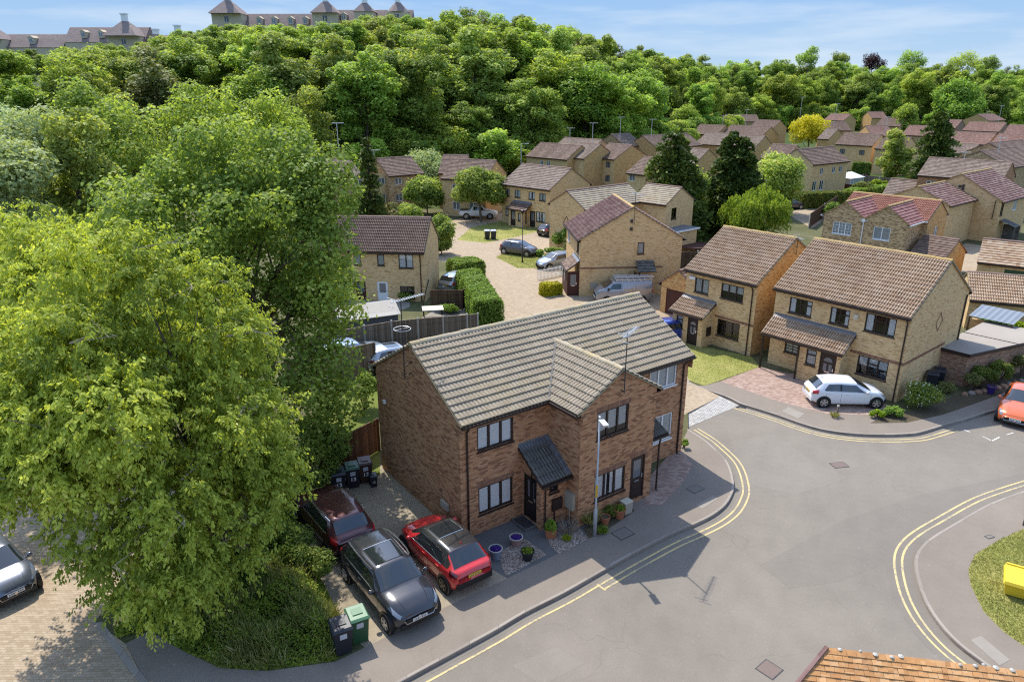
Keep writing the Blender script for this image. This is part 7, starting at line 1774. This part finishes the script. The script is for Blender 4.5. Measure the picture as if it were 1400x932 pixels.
def pot(label, x, y, r, h, mat, plant=None, rim=None, seed=1, ph=0.3, square=False, soil_=True):
    t = thing('plant_pot', label, 'plant pot', (x, y, 0.016), 0)
    b = MB()
    if square: b.add([(-r*.8,-r*.8,0),(r*.8,-r*.8,0),(r*.8,r*.8,0),(-r*.8,r*.8,0),(-r,-r,h),(r,-r,h),(r,r,h),(-r,r,h)], [(0,3,2,1),(0,1,5,4),(1,2,6,5),(2,3,7,6),(3,0,4,7)])
    else: b.lathe([(r*0.68,0),(r*0.95,h*0.86),(r*1.06,h*0.88),(r*1.06,h),(r*0.93,h),(r*0.92,h*0.86)], (0,0,0), 20)
    b.build('pot', M[mat], t, smooth=False)
    if rim: k = MB(); k.lathe([(r*0.93,h+0.001),(r*1.07,h+0.001),(r*1.07,h+0.022),(r*0.93,h+0.022)], (0,0,0), 20, cap=False); k.build('rim', M[rim], t)
    sb = MB(); sb.lathe([(r*0.92,h*0.87),(r*0.9,h*0.9)], (0,0,0), 16); sb.build('soil', M['earth'], t)
    if plant:
        rng = np.random.default_rng(seed); n = 700
        mat_, up, size = plant
        d = sph(rng, n); d[:,2] = np.abs(d[:,2]); rad = r*rng.uniform(0.2,0.95,n)
        P = np.stack([d[:,0]*rad,d[:,1]*rad,h*0.86+d[:,2]*ph],1); A = unit(np.array([0,0,up])+rng.normal(size=(n,3))); B = unit(np.cross(A,rng.normal(size=(n,3)))); s = size*rng.uniform(.6,1.4,n)[:,None]
        quads_mesh('plant', P, A*s*0.5, B*s*0.3, 0.4+rng.normal(0,.25,n), L[mat_], t)
    return t
pot('blue grey pot with pale rim and purple flowers', -0.61,22.5, 0.25, 0.42, 'pot_blue', ('petal_purple',0.5,0.07), 'concrete', 1, 0.10)
pot('pinkish pot with pale rim and purple flowers by the doormat', 0.16,23.32, 0.25, 0.36, 'pot_pink', ('petal_purple',0.5,0.06), 'concrete', 2, 0.06)
pot('black plastic pot with dark plant on the gravel', 0.58,22.46, 0.25, 0.36, 'pot_black', ('bramble',0.6,0.07), None, 3, 0.14)
pot('tapered terracotta pot full of green grass by the porch', 1.51,23.89, 0.22, 0.40, 'terracotta', ('hedge',2.5,0.22), None, 4, 0.30, True)
pot('terracotta pot, left of two below the ground floor window', 3.74,24.73, 0.20, 0.36, 'terracotta', None, None, 5)
pot('larger terracotta pot, right of two below the ground floor window', 4.39,25.2, 0.25, 0.42, 'terracotta', ('bramble',1.0,0.10), None, 6, 0.18)
pot('purple pot beside the planted bed at the right edge', 27.52,37.81, 0.24, 0.42, 'pot_purple', None, None, 7)
bx = thing('storage_box', 'small cream box standing by the brown front door', 'box', (4.72,25.58, 0.0), 35); b_ = MB(); b_.box(-0.2,-0.16,0.02,0.2,0.16,0.52); b_.build('body', M['meter'], bx); b_ = MB(); b_.box(-0.22,-0.18,0.522,0.22,0.18,0.56); b_.build('lid', M['cream'], bx)
def tuft(label, x, y, n, h, spread, mat, seed, w=0.006):
    rng = np.random.default_rng(seed); az = rng.uniform(0,6.283,n); r = spread*np.sqrt(rng.random(n)); tl = rng.uniform(0.2,0.9,n)
    A = unit(np.stack([np.cos(az)*tl,np.sin(az)*tl,np.full(n,1.0)],1)+rng.normal(size=(n,3))*0.15); s = h*rng.uniform(0.5,1.2,n)[:,None]
    B = unit(np.cross(A, rng.normal(size=(n,3)))); P = np.stack([np.cos(az)*r*0.4,np.sin(az)*r*0.4,np.full(n,0.01)],1)+A*s*0.5
    o = quads_mesh('plant', P, A*s*0.5, B*w, rng.random(n), L[mat]); o.location = (x, y, 0.01)
    return tag(o, label, 'plant')
tuft('dry grey lavender clump in the gravel by the meter box', 2.22,24.18, 340, 0.55, 0.5, 'dry', 1, 0.008)
tuft('long leaved green plant behind the street lamp base', 3.12,24.74, 260, 0.75, 0.4, 'grass', 2, 0.016)
tuft('small weeds at the foot of the street lamp', 3.58,24.13, 220, 0.28, 0.35, 'hedge', 3, 0.014)
tuft('yellowish weeds in the gravel strip', 2.13,23.65, 160, 0.22, 0.3, 'lime', 4, 0.012)
bush('leafy dark plant between the two terracotta pots', 4.1,25.26, 0.45, 0.3, 0.6, 1500, 0.08, 'hedge_dark', 801)
def manhole(label, px, z, w, d, yaw, mat='dark_metal', lid='asphalt_dark'):
    t = thing('manhole_cover', label, 'manhole cover', (px[0], px[1], z), yaw)
    f = MB(); f.box(-w/2,-d/2,0,w/2,d/2,0.008); f.build('frame', M['dark_metal'], t); l = MB(); l.box(-w/2+0.03,-d/2+0.03,0.0085,w/2-0.03,d/2-0.03,0.011); l.build('lid', M[lid], t)
M['rust'] = plain('rusty_iron', (0.17,0.125,0.105), 0.8, 0.3, 0.1, 0.25, 20)
manhole('reddish square manhole cover in the road near the bottom edge', (7.84,17.22), -0.119, 0.62, 0.60, 40, lid='rust')
manhole('reddish worn patch cover in the middle of the junction', (15.36,29.73), -0.119, 0.75, 0.5, 10, lid='rust')
manhole('dark manhole cover in the pavement by the street lamp', (4.38,24.08), 0.006, 0.75, 0.6, 36)
manhole('dark manhole cover in the pavement at the bend', (8.04,27.41), 0.006, 0.7, 0.5, 36)
manhole('small utility cover in the pavement near the yellow bin', (18.7,23.86), 0.006, 0.35, 0.2, 20)
gy = thing('gully_grate', 'iron drain grate at the kerb by the bend', 'drain', (12.69,36.23, -0.118), -20); g_ = MB(); g_.box(-0.3,-0.2,0,0.3,0.2,0.006); g_.build('frame', M['dark_metal'], gy)

# yellow grit bin
gb = thing('grit_bin', 'yellow salt grit bin with sloping lid on the rough grass', 'grit bin', (17.81,20.47, 0.0), -32)
b_ = MB(); b_.add([(-0.62,-0.40,0.06),(0.62,-0.40,0.06),(0.62,0.40,0.06),(-0.62,0.40,0.06),(-0.70,-0.46,0.50),(0.70,-0.46,0.50),(0.70,0.46,0.62),(-0.70,0.46,0.62)], [(0,3,2,1),(4,5,6,7),(0,1,5,4),(1,2,6,5),(2,3,7,6),(3,0,4,7)]); b_.box(-0.66,-0.42,0.20,0.66,-0.40,0.26); b_.build('body', M['grit_yellow'], gb)
b_ = MB(); b_.add([(-0.74,-0.52,0.505),(0.74,-0.52,0.505),(0.74,0.46,0.63),(-0.74,0.46,0.63),(-0.70,-0.47,0.60),(0.70,-0.47,0.60),(0.70,0.42,0.76),(-0.70,0.42,0.76)], [(0,3,2,1),(4,5,6,7),(0,1,5,4),(1,2,6,5),(2,3,7,6),(3,0,4,7)]); b_.box(-0.68,0.40,0.62,0.68,0.47,0.80); b_.build('lid', M['grit_yellow'], gb)
fb_ = thing('litter_bin', 'dark grey post base at the right edge above the grass', 'post', (20.58,24.61, 0.0), 0); b_ = MB(); b_.lathe([(0.16,0),(0.16,0.75),(0.12,0.8)], (0.1,0,0), 12); b_.build('body', M['dark_metal'], fb_); b_ = MB(); b_.lathe([(0.17,0.72),(0.17,0.78)], (0.1,0,0), 12); b_.build('band', M['alu'], fb_)
# short marker post in front of the white car
mk = thing('marker_post', 'short weathered marker post on the pavement edge by the white hatchback', 'post', (17.4,34.81, 0.0), 0); b_ = MB(); b_.bar((0,0,0),(0,0,0.55),0.09); b_.build('post', M['fence'], mk); b_ = MB(); b_.box(-0.05,-0.05,0.552,0.05,0.05,0.62); b_.build('cap', M['concrete'], mk)
tuft('weeds round the short marker post', 17.2,34.63, 200, 0.3, 0.35, 'grass', 8, 0.012)
# kerb stones of the raised planting bed
bs = thing('bed_edging', 'low stone edging of the planted bed along the garage', 'edging', (26.96,38.55, 0.0), 0)
def edge_stones(root, pts):
    for k, (a, b) in enumerate(zip(pts[:-1], pts[1:])):
        n = max(1, int(math.dist(a,b)/0.5)); 
        for q in range(n):
            x = a[0]+(b[0]-a[0])*(q+.5)/n-root.location.x; y = a[1]+(b[1]-a[1])*(q+.5)/n-root.location.y; m = MB(); s = 0.17+0.05*math.sin(q*7+k)
            m.lathe([(s,0),(s*1.05,0.10),(s*0.7,0.19)], (x,y,0), 7); m.build('stone', M['stone'] if q % 2 else M['brick_red'], root)
edge_stones(bs, [(25.59,37.4),(27.08,37.91),(28.59,38.55),(30.7,39.65)])

# ---- fences
def fence(label, pts, h, mat='fence', post='concrete', base=0.0, gravel=True, name='fence', cap=True, ph=0.12):
    t = thing(name, label, 'fence', (pts[0][0], pts[0][1], 0), 0); ox, oy = pts[0]
    for k, p in enumerate(pts):
        m = MB(); m.box(p[0]-ox-0.055, p[1]-oy-0.055, -0.1, p[0]-ox+0.055, p[1]-oy+0.055, h+ph); m.build('post', M[post], t)
    for a, b in zip(pts[:-1], pts[1:]):
        a, b = Vector((a[0]-ox,a[1]-oy,0)), Vector((b[0]-ox,b[1]-oy,0)); d = (b-a).normalized(); N = d.cross(Vector((0,0,1))); m = MB(); ln = (b-a).length
        n = max(2, int((ln-0.12)/0.115))
        for q in range(n):
            s0 = 0.06+(ln-0.12)*q/n; s1 = 0.06+(ln-0.12)*(q+1)/n+0.012; jit = 0.006*math.sin(q*5.1)
            m.frame_box(a, d, Vector((0,0,1)), N, (s0,base+0.16 if gravel else base+0.03,-0.012+(q%2)*0.010), (s1,h+jit,0.002+(q%2)*0.010))
        m.build('panel', M[mat], t)
        m = MB()
        if gravel: m.frame_box(a, d, Vector((0,0,1)), N, (0.06,0.0,-0.025), (ln-0.06,0.158,0.025))
        if cap: m.frame_box(a, d, Vector((0,0,1)), N, (0.056,h+0.008,-0.035), (ln-0.056,h+0.04,0.04))
        for zz in (h*0.3, h*0.8): m.frame_box(a, d, Vector((0,0,1)), N, (0.06,zz,0.016), (ln-0.06,zz+0.07,0.05))
        m.build('rail', M[mat], t)
    return t
FA = [(-13.6,42.2),(-11.3,43.65),(-9.75,44.75),(-8.1,45.7),(-6.4,46.3),(-4.72,46.75),(-3.1,47.2),(-2.38,47.4)]
fence('long weathered panel fence with concrete posts behind the brown house', FA, 1.75)
fence('grey brown panel fence in front of the parked blue estate', [(-12.9,37.9),(-10.65,39.2),(-8.35,40.85)], 2.0, post='fence', ph=0.02)
fence('dark brown fence behind the numbered bins', [(-8.44,27.8),(-7.51,29.22),(-6.42,30.92)], 1.7, 'fence_dark', 'fence_dark', gravel=False, ph=0.02)
fence('dark red brown fence beside the garden table', [(-6.36,54.12),(-3.93,54.12),(-2.89,56.58)], 1.6, 'fence_dark', 'fence_dark', gravel=False, ph=0.02)
fence('short leaning fence panel at the corner of the garden shed', [(-12.47,45.1),(-11.84,46.86)], 1.5, 'fence', 'fence', gravel=False, ph=0.05)
fence('fence with concrete posts behind the purple roofed house', [(16.01,66.98),(17.76,67.27),(20.41,68.45),(22.48,69.36)], 1.8, 'fence_dark')
fence('grey garden fence beyond the conservatory', [(61.74,131.59),(64.3,127.54),(66.15,125.6)], 1.8, 'fence')
fence('dark fence beside the far parking space', [(36.97,88.84),(42.07,96.82),(47.81,105.59)], 1.8, 'fence_dark')
fence('brown fence below the long garage roof', [(35.97,52.46),(37.17,51.54),(38.27,50.47)], 1.7, 'fence_dark', 'fence_dark')
wr = thing('railing', 'white picket railing by the purple roofed house', 'railing', (2.34,63.43, 0), 0)
rp = [(2.34,63.43),(4.67,65.32),(4.64,59.22)]
ox_, oy_ = rp[0]
for a, b in zip(rp[:-1], rp[1:]):
    m = MB(); n = int(math.dist(a,b)/0.16)
    for q in range(n+1): x = a[0]+(b[0]-a[0])*q/n-ox_; y = a[1]+(b[1]-a[1])*q/n-oy_; m.box(x-0.025,y-0.025,0,x+0.025,y+0.025,0.95)
    m.build('picket', M['white_frame'], wr)
    m = MB()
    for zz in (0.25,0.8): m.bar((a[0]-ox_,a[1]-oy_,zz),(b[0]-ox_,b[1]-oy_,zz),0.05)
    m.build('rail', M['white_frame'], wr)
# garden shed
sh = thing('garden_shed', 'grey garden shed with pale felt roof behind the panel fence', 'shed', (-11.6, 46.1, 0), 25)
m = MB(); facade(m,(0,0,0),(1,0,0),4.0,1.75,[]); facade(m,(4.0,0,0),(0,1,0),2.4,1.75,[],top=[(0,1.75),(2.4,1.75),(1.2,2.35)]); facade(m,(4.0,2.4,0),(-1,0,0),4.0,1.75,[]); facade(m,(0,2.4,0),(0,-1,0),2.4,1.75,[],top=[(0,1.75),(2.4,1.75),(1.2,2.35)]); m.build('wall', plain('slate_grey_boards', (0.085,0.095,0.11), 0.8, 0.2, 0, 0.2), sh)
m = MB()
for y0, y1 in ((-0.18,1.2),(2.58,1.2)):
    q = [(-0.15,y0,1.70),(4.15,y0,1.70),(4.15,y1,2.40),(-0.15,y1,2.40)]; m.add(q+[(a,b,c-0.04) for a,b,c in q], [(0,1,2,3),(7,6,5,4),(0,4,5,1),(1,5,6,2),(3,7,4,0)])
m.build('roof', M['felt_shed'], sh)
# garden table with parasol-like cream top and bench
gt = thing('garden_table', 'cream square garden table with plants on the patio', 'table', (-6.04,52.22, 0), 10)
m = MB(); m.box(-0.8,-0.6,0.72,0.8,0.6,0.76); m.build('table_top', M['cream'], gt)
for a, b in ((-.7,-.5),(.7,-.5),(.7,.5),(-.7,.5)): m = MB(); m.bar((a,b,0),(a,b,0.72),0.06); m.build('leg', M['plastic_black'], gt)
gbn = thing('garden_bench', 'dark red garden bench by the long hedge', 'bench', (-4.8,54.92, 0), 20)
m = MB(); m.box(-0.7,-0.25,0.42,0.7,0.25,0.47); m.build('seat', M['red_wood'], gbn); m = MB(); m.frame_box((0,0.25,0.47),(1,0,0),(0,0,1),(0,-1,0),(-0.7,0,0),(0.7,0.45,0.04)); m.build('backrest', M['red_wood'], gbn)
for a in (-.62,.62): m = MB(); m.box(a-0.04,-0.22,0,a+0.04,0.22,0.42); m.build('leg', M['red_wood'], gbn)
pcs = thing('pole', 'bare curved pole leaning on the fenced house wall', 'pole', (-7.08,53.93, 0), 0); m = MB(); m.tube([(0,0,0),(0.25,0.4,1.3),(0.5,0.9,2.3)],0.05,6); m.build('pole', M['needle_bark'], pcs)
# trampoline-like round pool behind the purple roofed house
rp_ = thing('trampoline', 'round garden trampoline behind the purple roofed house', 'trampoline', (19.11,75.05, 0), 0)
m = MB(); m.lathe([(1.9,0.75),(1.9,0.86),(1.65,0.87),(1.65,0.80)], (0,0,0), 28); m.build('rim', M['red_wood'], rp_); m = MB(); m.lathe([(1.66,0.79),(0.01,0.78)], (0,0,0), 28); m.build('mat', M['felt'], rp_)
for k in range(6): a = k*math.pi/3; m = MB(); m.bar((1.8*math.cos(a),1.8*math.sin(a),0),(1.8*math.cos(a),1.8*math.sin(a),0.8),0.06); m.build('leg', M['dark_metal'], rp_)
# corrugated lean-to behind the buff house
ct = thing('lean_to', 'corrugated grey lean-to roof behind the corner of the buff house', 'lean-to', (31.17,46.15, 0), -50)
m = MB()
n = 28
vs = []
for q in range(n+1):
    u = 2.6*q/n; z = 0.012*math.sin(q*math.pi/2*1.0+0.4)
    vs += [(u,-0.9,2.25+z),(u,1.3,2.6+z)]
m.add(vs, [(2*q,2*q+2,2*q+3,2*q+1) for q in range(n)]); m.build('roof', M['metal'], ct)
for a in (0.05,2.5): m = MB(); m.bar((a,-0.85,0),(a,-0.85,2.2),0.08); m.build('post', M['fence_dark'], ct)
m = MB(); m.box(0,-0.2,0,2.4,0,1.9); m.build('wall', M['brick_buff'], ct)

# ---- television aerials and poles against the wood, each standing on its own house roof
def roof_pole(house_o, px, py_base, py_top, dep, boom=True):
    x = (px-700)*dep*1.03/978.37; zt = z_at(x, dep, py_top); zb = z_at(x, dep, py_base)-0.6
    m = MB(); m.tube([(x,dep,zb),(x,dep,zt)], 0.045, 6)
    if boom: m.bar((x-0.6,dep-0.1,zt-0.05),(x+0.9,dep+0.15,zt-0.05),0.06)
    o = m.build('aerial', M['alu'], house_o)
    o.matrix_parent_inverse = house_o.matrix_basis.inverted()
    if boom:
        e = MB()
        for k in range(6): q = -0.5+k*0.26; e.bar((x+q-0.05,dep-0.3+q*0.15,zt),(x+q+0.05,dep+0.3+q*0.15,zt),0.03)
        e2 = e.build('antenna', M['alu'], o)
BH = {o['label']: o for o in list(C.objects) if o.type == 'EMPTY' and 'label' in o}
def by(s): return next(o for k, o in BH.items() if s in k)
for s, px, b, t_, dep in (('narrow conifer on the left',477,216,168,98),('behind the pale green tree',522,217,205,105),('touching the dark woods',774,188,175,137),('long buff house',803,191,168,133),('pale pinkish roof slope',838,183,160,146),('left of the tall conifers',878,186,163,148),
      ('left of the rooflight',968,170,158,200),('beside the black pipe',997,171,150,200),('rising behind the pipe',1065,164,133,222),('far behind the golden tree',1110,170,142,210),('grey roofed house',1326,206,188,112),('red gable right',1302,163,152,228),('chimney at the far right',1318,165,145,212),('windows right of the golden tree',1176,181,160,165),('long grey brown roofed',1284,214,208,106)):
    roof_pole(by(s), px, b, t_, dep, True)
aerial(HD.root, 7.55, 4.3, 6.0, 2.6, 20, 1.6, off=(0.2,0.0))
m = MB(); m.bar((0,0,0),(0,0,1),0.02)
aerial(RB.root, 5.50, 3.9, 6.2, 1.2, -30, 0.9, off=(0.15,0.0))
